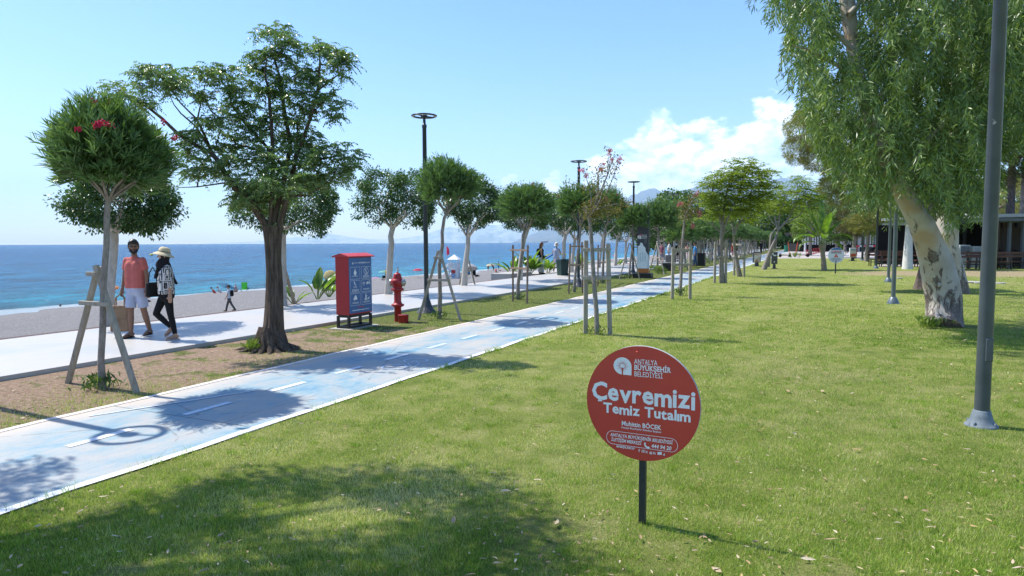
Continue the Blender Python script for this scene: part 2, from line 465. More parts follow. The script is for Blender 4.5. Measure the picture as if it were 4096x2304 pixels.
# beach profile
bl = [b for b in BEACH if b[0] > 14]; bv = []; bf = []
bl2 = [(14.07, -.003)] + [(float(L), gz(L)) for L in list(np.arange(14.15, 30, .8)) + list(np.arange(30, 100, 2.5)) + [120, 400]]
Sg = list(np.arange(-60, 300, 2.0)) + [400, 700, 1400]
for L, z in bl2:
    for S in Sg:
        p = PS(L, S)
        h = 0 if L < 14.2 else .05 * math.sin(L * 1.3 + S * .21) + .05 * math.sin(S * .9 + L * .4) + .07 * math.sin(L * .31 - S * .07)
        if 55 < L < 75: h += .10 * math.sin(S * .16) + .05 * math.sin(S * .6)
        bv.append((p.x, p.y, z + h))
k = len(Sg)
for i in range(len(bl2) - 1):
    for j in range(k - 1): bf.append((i * k + j, (i + 1) * k + j, (i + 1) * k + j + 1, i * k + j + 1))
me = bpy.data.meshes.new('beach'); me.from_pydata(bv, [], bf); me.materials.append(beach_mat())
me.polygons.foreach_set('use_smooth', [True] * len(bf)); o = link('beach', me); o['kind'] = 'structure'

strip('planting_strip', 7.17, 9.75, -20, 200, .0, soil_mat())
strip('bike_path', 4.90, 7.17, -20, 220, .004, path_mat(), nS=220, wob=.012)
strip('path_border_line', 4.90, 4.99, -20, 220, .009, worn_mat('border_line', (.80, .79, .77), .66, (.5, .45, .38)), nS=440, wob=.016)
strip('path_border_line', 7.08, 7.17, -20, 220, .009, worn_mat('border_line_dusty', (.74, .70, .65), .56, (.55, .42, .32)), nS=440, wob=.016)
strip('promenade', 9.75, 13.5, -20, 220, .065, prom_mat(), thick=.085, nS=60)
strip('mulch_bed', 13.5, 14.07, -20, 220, .02, mulch_mat(), nS=60)
# dashes
mbd = MB(); mbf = MB()
k = 0; S = -2.39
while S < 90:
    L = 6.02; faint = k % 2 == 0 if k < 9 else k % 4 != 1
    t = (mbf if faint else mbd)
    t.add([(-(L + .045 - 6), S, .009), (-(L - .045 - 6), S, .009), (-(L - .045 - 6), S + .6, .009), (-(L + .045 - 6), S + .6, .009)], [(0, 1, 2, 3)])
    S += 1.19; k += 1
o = mbd.build('path_marking', DASH); o.location = PS(6.0, 0); o.rotation_euler = (0, 0, ROTP); o['kind'] = 'structure'
# worn bicycle symbol + faint dashes
def bikemark(mb, x, y, s, z=.010):
    def bar(a, b, wd=.035):
        a = Vector(a) * s; b = Vector(b) * s; d = (b - a).normalized(); n = Vector((-d.y, d.x)) * wd * s * .5
        mb.add([(x + q.x, y + q.y, z) for q in (a - n, b - n, b + n, a + n)], [(0, 1, 2, 3)])
    for cy in (-.45, .45):
        vs = []; n = 20
        for i in range(n):
            a = 2 * math.pi * i / n
            for r in (.26, .31): vs.append((x + r * s * math.cos(a), y + s * cy + r * s * math.sin(a), z))
        mb.add(vs, [(2 * i, 2 * i + 1, (2 * i + 3) % (2 * n), (2 * i + 2) % (2 * n)) for i in range(n)])
    bar((0, -.45), (.05, 0)); bar((.05, 0), (0, .45)); bar((.05, 0), (.34, .08)); bar((.34, .08), (0, .45)); bar((.32, -.28), (0, -.45)); bar((.05, 0), (.32, -.22)); bar((.34, .08), (.42, -.3))
bikemark(mbf, .45, 8.15, .62); bikemark(mbf, -.45, 17.5, .62); bikemark(mbf, .4, 26, .62)
mbf.add([(-.9, 4.3, .010), (-.86, 4.3, .010), (-.2, 5.9, .010), (-.24, 5.9, .010)], [(0, 1, 2, 3)])
o = mbf.build('path_marking_faded', FAINT); o.location = PS(6.0, 0); o.rotation_euler = (0, 0, ROTP); o['kind'] = 'structure'

# pale paved square beyond the lawn
def quadsheet(name, pts, z, mat):
    me = bpy.data.meshes.new(name); me.from_pydata([(p[0], p[1], z) for p in pts], [], [tuple(range(len(pts)))]); me.materials.append(mat)
    o = link(name, me); o['kind'] = 'structure'; return o
PAVE = basic('pale_paving', (.40, .36, .33), .8, .12, .7, .2, bump=.1)
quadsheet('plaza_pavement', [(27.5, 69), (60, 66), (90, 66), (120, 118), (52, 124)], .003, PAVE)
quadsheet('plaza_pavement', [(25.2, 46), (90, 44), (90, 65.95), (38, 65.95)], .002, PAVE)
# side terrace above the beach and its low wall
CONC = basic('pale_concrete', (.40, .38, .35), .8, .08, 5, .25, bump=.2)
mb = MB(); mb.box((-(15.2 - 6), 48.5, -.55), (2.1, 28, 1.12)); o = mb.build('terrace_pavement', CONC)
o.location = PS(6.0, 0); o.rotation_euler = (0, 0, ROTP); o['kind'] = 'structure'
mb = MB(); mb.box((-(14.75 - 6), 31.6, -.35), (1.15, 2.6, 1.12)); o = mb.build('low_wall', CONC, bevel=.02)
o.location = PS(6.0, 0); o.rotation_euler = (0, 0, ROTP)
tag(o, 'low pale concrete wall between promenade and beach in front of the banana plants', 'wall')

# sea
m = Mat('sea'); g = m.n('ShaderNodeNewGeometry').outputs['Position']
sx = m.n('ShaderNodeSeparateXYZ'); m.l(g, sx.inputs[0])
Lc = m.math('ADD', m.math('MULTIPLY', sx.outputs[0], -math.cos(TH)), m.math('MULTIPLY', sx.outputs[1], math.sin(TH)))
shore = m.n('ShaderNodeMapRange'); m.l(m.math('ADD', Lc, m.math('MULTIPLY', m.noise(.02, 4, .6, vec=g), 22)), shore.inputs[0])
shore.inputs[1].default_value = 66; shore.inputs[2].default_value = 420
c = m.ramp(shore.outputs[0], [(0, (.012, .24, .29)), (.12, (.001, .125, .24)), (.40, (.0003, .082, .19)), (1, (.0001, .056, .15))])
streak = m.noise(.012, 5, .6, vec=g, stretch=(.35, 1.6, 1))
c = m.mix(m.ramp(streak, [(.4, (0, 0, 0)), (.7, (.55, .55, .55))]), c, (.0003, .088, .21))
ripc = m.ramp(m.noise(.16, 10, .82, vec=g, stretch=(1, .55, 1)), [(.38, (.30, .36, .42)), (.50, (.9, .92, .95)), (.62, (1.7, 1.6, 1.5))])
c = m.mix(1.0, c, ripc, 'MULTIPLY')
gl = m.math('MULTIPLY', m.math('SUBTRACT', m.noise(.9, 3, .8, vec=g, stretch=(1, .5, 1)), .735), 30, True)  # scattered pale flecks: sun sparkle on the waves, painted into the colour
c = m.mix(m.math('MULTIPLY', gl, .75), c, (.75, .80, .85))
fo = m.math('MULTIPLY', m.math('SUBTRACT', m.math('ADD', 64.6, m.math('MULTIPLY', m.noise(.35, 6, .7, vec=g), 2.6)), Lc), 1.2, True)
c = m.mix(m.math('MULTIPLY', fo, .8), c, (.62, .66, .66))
h = m.math('ADD', m.math('MULTIPLY', m.noise(.30, 8, .78, vec=g, stretch=(1, .6, 1)), 1.6), m.math('MULTIPLY', m.noise(3.2, 4, .7, vec=g), .22))
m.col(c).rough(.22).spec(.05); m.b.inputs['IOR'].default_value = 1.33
m.bump(h, 1.0, .9)
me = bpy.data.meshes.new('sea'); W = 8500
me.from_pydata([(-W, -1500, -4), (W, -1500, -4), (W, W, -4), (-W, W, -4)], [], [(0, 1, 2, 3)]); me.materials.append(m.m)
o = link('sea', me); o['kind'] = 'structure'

# mountains across the bay
def mountains(name, outline, dist, depth, seed, amp, nx=260, ny=26):
    r = np.random.default_rng(seed); us = np.array([p[0] for p in outline], float)
    hs = []
    for u, v in outline:
        d = ray(u, v); hs.append(max(0, CAMZ + d.z * dist / d.y + 4))
    U = np.linspace(us[0], us[-1], nx); H = np.interp(U, us, hs)
    ks = [r.normal() for _ in range(60)]
    def fb(x, y):
        t = 0; a = 1; f = 1
        for i in range(7):
            t += a * math.sin(x * f + ks[i] * 5 + 1.7 * math.sin(y * f * .7 + ks[i + 10] * 4)) * math.cos(y * f * 1.1 + ks[i + 20] * 6); a *= .55; f *= 1.95
        return t
    vs = []; fs = []
    for j in range(ny):
        t = j / (ny - 1); yy = dist - depth + 2 * depth * t
        prof = max(0.0, 1 - abs(t - .5) * 2) ** .9
        for i in range(nx):
            x = (U[i] - 2048) / F * dist
            n = fb(x / 2600, yy / 2600)
            z = H[i] * prof * (1 + amp * n * (1 - prof) * 2) + H[i] * .025 * fb(x / 500, yy / 700) * min(1, prof * 3)
            vs.append((x, yy + 500 * fb(x / 4000, 3.1), max(-60, z - 25)))
    for j in range(ny - 1):
        for i in range(nx - 1):
            a = j * nx + i; fs.append((a, a + 1, a + nx + 1, a + nx))
    lg = 5.0 if name == 'hills' else 1.0  # base colour of the far hills lightened to paint in extra haze
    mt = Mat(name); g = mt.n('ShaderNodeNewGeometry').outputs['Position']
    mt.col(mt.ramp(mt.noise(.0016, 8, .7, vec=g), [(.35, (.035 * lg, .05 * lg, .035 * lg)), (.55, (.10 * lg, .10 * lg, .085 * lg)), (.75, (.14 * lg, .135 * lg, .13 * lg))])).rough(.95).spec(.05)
    me = bpy.data.meshes.new(name); me.from_pydata(vs, [], fs); me.materials.append(mt.m)
    o = link(name, me); o['kind'] = 'structure'
mountains('mountains', [(2050,968),(2200,905),(2350,862),(2450,838),(2520,800),(2565,760),(2608,745),(2640,757),(2685,773),(2720,762),(2749,755),(2800,735),(2841,719),(2900,700),(2960,716),(3040,732),(3090,715),(3125,722),(3148,702),(3172,712),(3200,745),(3300,730),(3500,750),(3800,800),(4300,860),(4600,968)], 42000, 9000, 3, .5)
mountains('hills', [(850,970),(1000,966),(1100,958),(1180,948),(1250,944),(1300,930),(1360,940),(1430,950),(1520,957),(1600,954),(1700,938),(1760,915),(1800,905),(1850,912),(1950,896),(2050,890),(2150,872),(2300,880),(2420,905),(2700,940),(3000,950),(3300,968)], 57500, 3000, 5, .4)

# haze: one box of thin even air
mh = bpy.data.materials.new('haze_air'); mh.use_nodes = True; mh.node_tree.nodes.clear()
pv = mh.node_tree.nodes.new('ShaderNodeVolumePrincipled'); pv.inputs['Color'].default_value = (.60, .82, 1.0, 1)
pv.inputs['Density'].default_value = 2.4e-5; pv.inputs['Anisotropy'].default_value = 0.0
oo = mh.node_tree.nodes.new('ShaderNodeOutputMaterial'); mh.node_tree.links.new(pv.outputs[0], oo.inputs['Volume'])
mb = MB(); mb.box((0, 27500, 2745), (150000, 63000, 5510)); o = mb.build('haze', mh); o['kind'] = 'stuff'

# ------------------------------------------------------------------ grass blades, litter, pebbles
def field(x, y):
    return (np.sin(x * 1.1 + 1.3 * np.sin(y * .7)) * np.cos(y * .9 + .8 * np.sin(x * .6)) + .6 * np.sin(x * 2.7 + y * 1.9) * np.cos(y * 2.3 - x) + .4 * np.sin(x * 6.1 - y * 5.3))
def blades(name, P, h, wd, mat, seed=1, lean=.55, rnd=None):
    r = np.random.default_rng(seed); n = len(P)
    a = r.uniform(0, 2 * np.pi, n); b = r.uniform(0, 2 * np.pi, n)
    dx = np.cos(a) * wd / 2; dy = np.sin(a) * wd / 2
    V = np.zeros((n, 3, 3)); V[:, 0] = P; V[:, 1] = P; V[:, 2] = P
    V[:, 0, 0] -= dx; V[:, 0, 1] -= dy; V[:, 1, 0] += dx; V[:, 1, 1] += dy
    ln = r.uniform(.1, lean, n) * h * 1.4
    V[:, 2, 0] += np.cos(b) * ln; V[:, 2, 1] += np.sin(b) * ln; V[:, 2, 2] += h
    V[:, :2, 2] -= .003
    Fc = np.arange(n * 3).reshape(n, 3)
    return npmesh(name, V.reshape(-1, 3), Fc, mat, rnd=(r.random(n) if rnd is None else rnd))
def screen_points(n, v0, v1, seed, power=1.0, u0=-500, u1=4600):
    r = np.random.default_rng(seed)
    v = v0 + (v1 - v0) * r.random(n) ** power; u = r.uniform(u0, u1, n)
    f = np.array(fw); rr = np.array(rt); uu = np.array(up)
    d = f * F + rr * (u[:, None] - 2048) - uu * (v[:, None] - 1152)
    t = -CAMZ / d[:, 2]
    return np.stack([d[:, 0] * t, d[:, 1] * t, np.zeros(n)], 1)
def Lof(P): return -P[:, 0] * math.cos(TH) + P[:, 1] * math.sin(TH)
def Sof(P): return P[:, 0] * math.sin(TH) + P[:, 1] * math.cos(TH)
GRASS = leafmat('grass_blade', [(.14, .25, .035), (.27, .40, .055), (.44, .53, .11), (.66, .64, .27), (.84, .76, .48)], .35, .6, .2)
P = np.concatenate([screen_points(640000, 1180, 2650, 11, 1.0, -1300, 5000), screen_points(280000, 1010, 1400, 12, .9)])
L = Lof(P); keep = (L < 4.89) & (P[:, 1] < 66) & (P[:, 1] > 1.6)
# bare and thin places
fx = field(P[:, 0], P[:, 1]); f3 = field(P[:, 0] * 1.9 + 7, P[:, 1] * 1.9); keep &= ~(((fx < -1.0) | (f3 > 1.25)) & (rng.random(len(P)) < .78))
e = ((P[:, 0] - 25.5) / 6.5) ** 2 + ((P[:, 1] - 36) / 3.3) ** 2; keep &= ~((e < 1.0) & (rng.random(len(P)) < .85))
P = P[keep]; y = P[:, 1]; fx = field(P[:, 0], P[:, 1]); f2 = field(P[:, 0] * .35 + 4, P[:, 1] * .35)
f5 = field(P[:, 0] * 4.3 + 3, P[:, 1] * 4.3 + 1); f6 = field(P[:, 0] * 9 + 1, P[:, 1] * 11); rn = np.clip(.36 + .13 * fx + .24 * f2 + .12 * f5 + .09 * f6 + .25 * np.exp(-((f2 - .9) / .25) ** 2) + rng.normal(0, .27, len(P)), 0, 1)
hh = rng.uniform(.009, .027, len(P)) * (1 + .25 * fx) * (1 + y * .012); ww = np.maximum(.0032, .00062 * y)
o = link('grass', blades('grass', P, hh, ww, GRASS, 2, rnd=rn)); o['kind'] = 'stuff'
tag(o, 'short green lawn with yellowish dry patches', 'grass')
# longer tufts on the lawn and along the path edge
tp = []
r = np.random.default_rng(21)
for i in range(2300):
    if i < 230:
        S = r.uniform(0, 1) ** 1.4 * 34 + .5; q = PS(4.88 + r.normal(0, .02), S); n = int(r.uniform(4, 30)); s = .03
    else:
        qq = screen_points(1, 1100, 2300, 1000 + i)[0]
        if Lof(qq[None])[0] > 4.8: continue
        q = Vector(qq); n = int(r.uniform(10, 46)); s = r.uniform(.02, .06)
    for k in range(n): tp.append((q.x + r.normal(0, s), q.y + r.normal(0, s), 0))
tp = np.array(tp)
o = link('grass_tufts', blades('grass_tufts', tp, r.uniform(.016, .05, len(tp)) * np.where(Lof(tp) > 4.7, 1.8, 1.0), np.maximum(.004, .0007 * tp[:, 1]), GRASS, 5, .8, rnd=r.uniform(.0, .5, len(tp))))
o['kind'] = 'stuff'; tag(o, 'taller grass tufts along the white path edge and in the lawn', 'grass')
# thin grass in the planting strip
P = screen_points(420000, 1010, 2050, 31, 1.0); L = Lof(P); S = Sof(P)
prob = np.clip((field(P[:, 0] * 1.4 + 2, P[:, 1] * 1.4) * .55 + (P[:, 1] - 11.0) * .10), .0, 1) + np.exp(-((L - 7.3) / .35) ** 2) * .55 + np.exp(-((S - 5.2) ** 2 + (L - 7.7) ** 2) / .5) * .6 + .55 * np.exp(-((S - 3.2) / 1.2) ** 2 - ((L - 7.7) / .45) ** 2) + .5 * np.exp(-((S - 8.2) / .9) ** 2 - ((L - 7.45) / .3) ** 2)
keep = (L > 7.14) & (L < 9.72) & (P[:, 1] < 70) & (rng.random(len(P)) < prob) & (P[:, 1] > 3)
P = P[keep]; n = len(P)
o = link('grass_strip', blades('grass_strip', P, rng.uniform(.015, .045, n), np.maximum(.004, .0007 * P[:, 1]), GRASS, 8, rnd=np.clip(rng.normal(.42, .25, n), 0, 1)))
o['kind'] = 'stuff'; tag(o, 'patchy green grass among bare soil in the planting strip', 'grass')
# fallen leaves
LITTER = leafmat('dry_leaf', [(.30, .19, .10), (.42, .30, .18), (.60, .50, .36), (.50, .36, .15), (.34, .22, .12)], .12, .6, .3)
def litter(name, P, ln, wd, mat, seed):
    r = np.random.default_rng(seed); n = len(P); a = r.uniform(0, 2 * np.pi, n)
    d = np.stack([np.cos(a), np.sin(a), r.normal(0, .12, n)], 1); s = np.stack([-np.sin(a), np.cos(a), r.normal(0, .25, n)], 1)
    V = np.zeros((n, 6, 3)); z = r.uniform(.016, .034, n)
    B = P.copy(); B[:, 2] = z; l = ln[:, None]; w_ = wd[:, None]; cu = (r.uniform(-.1, .25, n) * ln)[:, None] * np.array([[0, 0, 1]])
    V[:, 0] = B; V[:, 1] = B + d * l * .3 + s * w_ * .5 + cu * .6; V[:, 2] = B + d * l * .7 + s * w_ * .38 + cu * .6
    V[:, 3] = B + d * l; V[:, 4] = B + d * l * .7 - s * w_ * .38 + cu * .4; V[:, 5] = B + d * l * .3 - s * w_ * .5 + cu * .4
    i = np.arange(n)[:, None] * 6
    Fc = np.concatenate([i + np.array([[0, 1, 2, 3]]), i + np.array([[0, 3, 4, 5]])]).tolist()
    return npmesh(name, V.reshape(-1, 3), Fc, mat, rnd=np.tile(r.random(n), 2))
P = np.concatenate([screen_points(2100, 1080, 2450, 41, .95), screen_points(1300, 1200, 1600, 42, 1, 2300, 4300)])
P = P[(Lof(P) < 4.85) & (P[:, 1] < 60)]; n = len(P)
ln = rng.uniform(.015, .055, n); big = rng.random(n) < .06; ln[big] *= 1.8; ln *= np.where(P[:, 1] < 6, .95, 1.0)
o = link('fallen_leaves', litter('fallen_leaves', P, ln, ln * rng.uniform(.14, .38, n), LITTER, 3)); o['kind'] = 'stuff'
tag(o, 'pale dry leaves scattered over the lawn', 'leaves')
P = screen_points(3000, 1150, 2000, 43); L = Lof(P); P = P[(L > 7.2) & (L < 9.7) & (P[:, 1] < 30)][:900]; n = len(P); ln = rng.uniform(.015, .05, n)
SOILBIT = leafmat('soil_crumb', [(.20, .11, .07), (.36, .25, .18), (.5, .4, .3)], 0, .9, .1)
o = link('soil_debris', litter('soil_debris', P, ln, ln * .7, SOILBIT, 4)); o['kind'] = 'stuff'
tag(o, 'small stones and dry bits on the bare soil strip', 'debris')

# ------------------------------------------------------------------ plant builders
def unit(a): return a / np.maximum(np.linalg.norm(a, axis=-1, keepdims=True), 1e-9)
def rdir(r, n): return unit(r.normal(size=(n, 3)))
def leaves(name, P, D, Nn, ln, wd, mat, parent=None, rnd=None, fold=.18, seed=3):
    """one folded leaf (two quads) or flat rhomb per point; P base, D direction, Nn facing"""
    r = np.random.default_rng(seed); n = len(P); D = unit(D)
    S = unit(np.cross(D, Nn)); U = unit(np.cross(S, D))
    ln = np.broadcast_to(np.asarray(ln, float), (n,))[:, None]; wd = np.broadcast_to(np.asarray(wd, float), (n,))[:, None]
    V = np.zeros((n, 4, 3)); mid = P + D * ln * .48
    V[:, 0] = P; V[:, 1] = mid + S * wd * .5 + U * wd * fold; V[:, 2] = P + D * ln; V[:, 3] = mid - S * wd * .5 + U * wd * fold
    V[:, 2, 2] -= (ln * .10)[:, 0]
    Fc = np.arange(n * 4).reshape(n, 4)
    me = npmesh(name, V.reshape(-1, 3), Fc, mat, rnd=r.random(n) if rnd is None else rnd)
    return link(name, me, parent)

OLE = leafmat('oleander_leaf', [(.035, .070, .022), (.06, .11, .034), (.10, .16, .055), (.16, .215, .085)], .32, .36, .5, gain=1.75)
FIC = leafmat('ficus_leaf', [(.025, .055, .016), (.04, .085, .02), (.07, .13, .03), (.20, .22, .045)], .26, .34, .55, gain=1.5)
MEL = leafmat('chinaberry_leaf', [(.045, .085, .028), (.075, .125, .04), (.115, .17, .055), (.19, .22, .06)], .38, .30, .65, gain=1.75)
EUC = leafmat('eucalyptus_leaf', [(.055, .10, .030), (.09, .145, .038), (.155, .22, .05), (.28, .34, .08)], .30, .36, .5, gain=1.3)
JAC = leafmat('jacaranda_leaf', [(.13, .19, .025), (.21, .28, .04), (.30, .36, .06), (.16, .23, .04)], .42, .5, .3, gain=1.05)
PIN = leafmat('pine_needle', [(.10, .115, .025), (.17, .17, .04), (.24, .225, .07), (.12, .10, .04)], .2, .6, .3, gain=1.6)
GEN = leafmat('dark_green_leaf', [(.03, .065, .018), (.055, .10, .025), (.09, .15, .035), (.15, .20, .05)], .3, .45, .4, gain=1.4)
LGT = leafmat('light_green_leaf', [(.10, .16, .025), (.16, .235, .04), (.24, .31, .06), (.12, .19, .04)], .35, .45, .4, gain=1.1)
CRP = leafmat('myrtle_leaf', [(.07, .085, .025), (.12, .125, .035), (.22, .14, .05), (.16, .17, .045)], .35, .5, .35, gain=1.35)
BAN = leafmat('banana_leaf', [(.10, .20, .025), (.20, .33, .04), (.32, .42, .07), (.42, .38, .12)], .4, .35, .5)
PETAL = leafmat('magenta_petal', [(.34, .008, .06), (.44, .015, .09), (.55, .04, .14)], .25, .5, .3)
PINKP = leafmat('pink_petal', [(.62, .10, .22), (.72, .17, .30), (.60, .22, .30)], .35, .5, .3)
BERRY = leafmat('olive_berry', [(.26, .24, .06), (.36, .33, .10), (.46, .41, .13)], .1, .4, .5)

def bark(name, c1, c2, c3, sc=9, st=(1, 1, .22), bd=.02, rough=.9):
    m = Mat(name); n = m.noise(sc, 7, .7, stretch=st); n2 = m.noise(3, 4)
    m.col(m.mix(m.math('MULTIPLY', n2, .4), m.ramp(n, [(.3, c1), (.5, c2), (.72, c3)]), c2)).rough(rough).spec(.2).bump(n, 1.0, bd); return m.m
BK_DARK = bark('chinaberry_bark', (.03, .022, .017), (.13, .098, .074), (.30, .235, .18), 22, (1, 1, .12), .09)
BK_GREY = bark('grey_bark', (.12, .10, .085), (.26, .225, .195), (.40, .36, .32), 22, (1, 1, .4), .01)
BK_PALE = bark('pale_bark', (.30, .26, .22), (.48, .44, .39), (.60, .56, .51), 12, (1, 1, .35), .008)
BK_PINE = bark('pine_bark', (.04, .03, .025), (.13, .10, .085), (.24, .19, .16), 10, (1, 1, .4), .04)
def euc_bark():
    m = Mat('eucalyptus_bark'); g = m.co
    n = m.noise(5.5, 7, .72, stretch=(1, 1, .30), dist=.5); n2 = m.noise(9, 6, .7, stretch=(1, 1, .3)); n3 = m.noise(1.1, 4, .5)
    base = m.ramp(n3, [(.35, (.42, .37, .31)), (.5, (.50, .46, .40)), (.62, (.46, .33, .20)), (.75, (.40, .36, .32))])
    base = m.mix(m.ramp(m.noise(22, 5, .7, stretch=(1, 1, .25)), [(.4, (0, 0, 0)), (.7, (.45, .45, .45))]), base, (.40, .33, .27))
    sx = m.n('ShaderNodeSeparateXYZ'); m.l(g, sx.inputs[0])
    lowf = m.math('MULTIPLY', m.math('SUBTRACT', 1.9, sx.outputs[2]), .085, True)
    f = m.math('MULTIPLY', m.math('SUBTRACT', m.math('ADD', n, lowf), .60), 16, True)
    dark = m.ramp(n2, [(.3, (.055, .042, .035)), (.5, (.16, .125, .105)), (.7, (.30, .25, .22))])
    c = m.mix(f, base, dark)
    m.col(c).rough(.75).spec(.25).bump(m.math('ADD', m.math('MULTIPLY', f, 1.4), m.math('MULTIPLY', n2, .5)), .9, .02); return m.m
BK_EUC = euc_bark()

def crooked(a, b, n=6, amp=.03, r=random):
    a = Vector(a); b = Vector(b); L = (b - a).length
    out = []
    for i in range(n):
        t = i / (n - 1); p = a.lerp(b, t)
        if 0 < i < n - 1: p += Vector((r.gauss(0, 1), r.gauss(0, 1), r.gauss(0, .3))) * amp * L
        out.append(p)
    return out
def oleander_crown(r, c, R_, H_, shoots, per, ll=.13, lw=.02, updir=.35):
    c = np.array(c)
    d = rdir(r, shoots * 2); d = d[d[:, 2] > -.68][:shoots]; n = len(d)
    ex = r.uniform(.80, 1.14, n)[:, None] * (1 + .13 * np.sin(d[:, 0:1] * 4.3 + c[1] * 9 + R_ * 31) + .12 * np.sin(d[:, 1:2] * 5.1 + R_ * 57) * np.cos(d[:, 2:3] * 4)) * (1 + .13 * (r.random((n, 1)) < .07))
    tip = c + d * np.array([R_, R_, H_]) * ex; base = c + d * np.array([R_, R_, H_]) * .30 - np.array([0, 0, H_ * .25])
    sd = unit(tip - base + np.array([0, 0, updir * R_])); ln = np.linalg.norm(tip - base, axis=1)[:, None]
    P = []; D = []; Nn = []; rn = []
    for k in range(per):
        t = .35 + .65 * (k + r.random((n, 1))) / per
        p = base + (tip - base) * t; q = unit(np.cross(sd, rdir(r, n)))
        P.append(p); D.append(sd * .8 + q * .65 + np.array([0, 0, .2])); Nn.append(sd - q * .5 + r.normal(0, .2, (n, 3)))
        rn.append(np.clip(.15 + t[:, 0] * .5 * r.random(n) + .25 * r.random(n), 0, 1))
    P = np.concatenate(P); m = len(P)
    return P, np.concatenate(D), np.concatenate(Nn), ll * r.uniform(.7, 1.25, m), lw * r.uniform(.8, 1.2, m), np.concatenate(rn), tip
def clump_crown(r, c, rad, clumps, per, cr, ll, lw, zmin=-.75, fill=.78, droop=.25, toph=None):
    """leaf clumps spread through the shell of an ellipsoid"""
    c = np.array(c); rad = np.array(rad)
    d = rdir(r, clumps * 3); d = d[d[:, 2] > zmin][:clumps]; n = len(d)
    bump = 1 + .15 * np.sin(d[:, 0:1] * 5 + c[0] * 9 + clumps) + .14 * np.cos(d[:, 1:2] * 6 + clumps * .7) * np.sin(d[:, 2:3] * 5) + .13 * (r.random((n, 1)) < .06)
    cc = c + d * rad * bump * (r.uniform(fill ** 3, 1, n) ** (1 / 3))[:, None]
    idx = np.repeat(np.arange(n), per); m = len(idx)
    off = rdir(r, m) * (r.random(m) ** .45)[:, None] * cr * r.uniform(.6, 1.35, n)[idx][:, None]
    P = cc[idx] + off * np.array([1, 1, .75])
    out = unit(off + d[idx] * cr * .6)
    D = out * .8 + rdir(r, m) * .8 - np.array([0, 0, droop]); Nn = rdir(r, m) * .7 + out * .3 + np.array([0, 0, .7])
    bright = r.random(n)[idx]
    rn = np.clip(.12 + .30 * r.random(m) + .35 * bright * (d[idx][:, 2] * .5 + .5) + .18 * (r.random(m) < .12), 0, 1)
    return P, D, Nn, ll * r.uniform(.7, 1.25, m), lw * r.uniform(.75, 1.2, m), rn, cc
def petals(name, centres, mat, parent, r, per=26, spread=.045, size=.028):
    for c_ in centres: petal_one('blossom', [c_], mat, parent, r, int(per * 1.2), spread * 1.0, size * .95)
def petal_one(name, centres, mat, parent, r, per=26, spread=.045, size=.028):
    n = len(centres) * per; idx = np.repeat(np.arange(len(centres)), per)
    P = np.array(centres)[idx] + rdir(r, n) * (r.random(n) ** .5)[:, None] * spread
    return leaves(name, P, rdir(r, n), rdir(r, n), size, size * .9, mat, parent)
def sprouts(r, parent, c=(0, 0, 0), n=60, h=.22, mat=None, spread=.11, name='base_foliage'):
    P = np.array(c) + np.stack([r.normal(0, spread, n), r.normal(0, spread, n), r.uniform(0, h * .6, n)], 1)
    D = rdir(r, n) * .7 + np.array([0, 0, .9])
    return leaves(name, P, D, rdir(r, n), h * r.uniform(.3, .7, n), h * .12, mat or LGT, parent)

def fork_trunk(mb, pts, r0, r1, crown_c, R_, H_, nb, r, wob=1.0, br=.35, m=0, bn=6):
    """stem along pts, then nb limbs into the crown"""
    P = [Vector(p) for p in pts]; k = len(P)
    rad = [r0 + (r1 - r0) * i / (k - 1) for i in range(k)]
    rad[0] *= 1.25
    fn = lambda a, p, i: 1 + .07 * math.sin(a * 3 + p.z * 9) + .05 * math.sin(a * 5 - p.z * 17)
    mb.tube(P, rad, 10, m, fn=fn)
    top = P[-1]; cc = Vector(crown_c)
    for i in range(nb):
        a = 2 * math.pi * (i + r.random() * .6) / nb
        e = cc + Vector((math.cos(a) * R_ * r.uniform(.45, .75), math.sin(a) * R_ * r.uniform(.45, .75), H_ * r.uniform(-.15, .5)))
        s = top - (P[-1] - P[-2]).normalized() * r.uniform(0, .06)
        midp = s.lerp(e, .5) + Vector((math.cos(a), math.sin(a), 0)) * R_ * .10 - Vector((0, 0, H_ * .06))
        q1 = s.lerp(midp, .5) + Vector((r.gauss(0, .02), r.gauss(0, .02), 0))
        mb.tube([s, q1, midp, midp.lerp(e, .6), e], [r1 * .62, r1 * .5, r1 * br, r1 * .2, r1 * .08], bn, m)
        for t in (0.55, 0.8):
            s2 = midp.lerp(e, t - .3); e2 = s2 + Vector((r.gauss(0, .5), r.gauss(0, .5), r.uniform(.1, .6))).normalized() * R_ * .5
            mb.tube([s2, s2.lerp(e2, .5) + Vector((0, 0, .02)), e2], [r1 * .28, r1 * .18, r1 * .05], 5, m)

def trunk_px(base, list_uv, y=None):
    """picture column points (u, v) -> points local to the base, all at the base's depth"""
    y = base.y if y is None else y
    return [Vector((0, 0, -.05))] + [Pz(u, v, y) - base for u, v in list_uv]

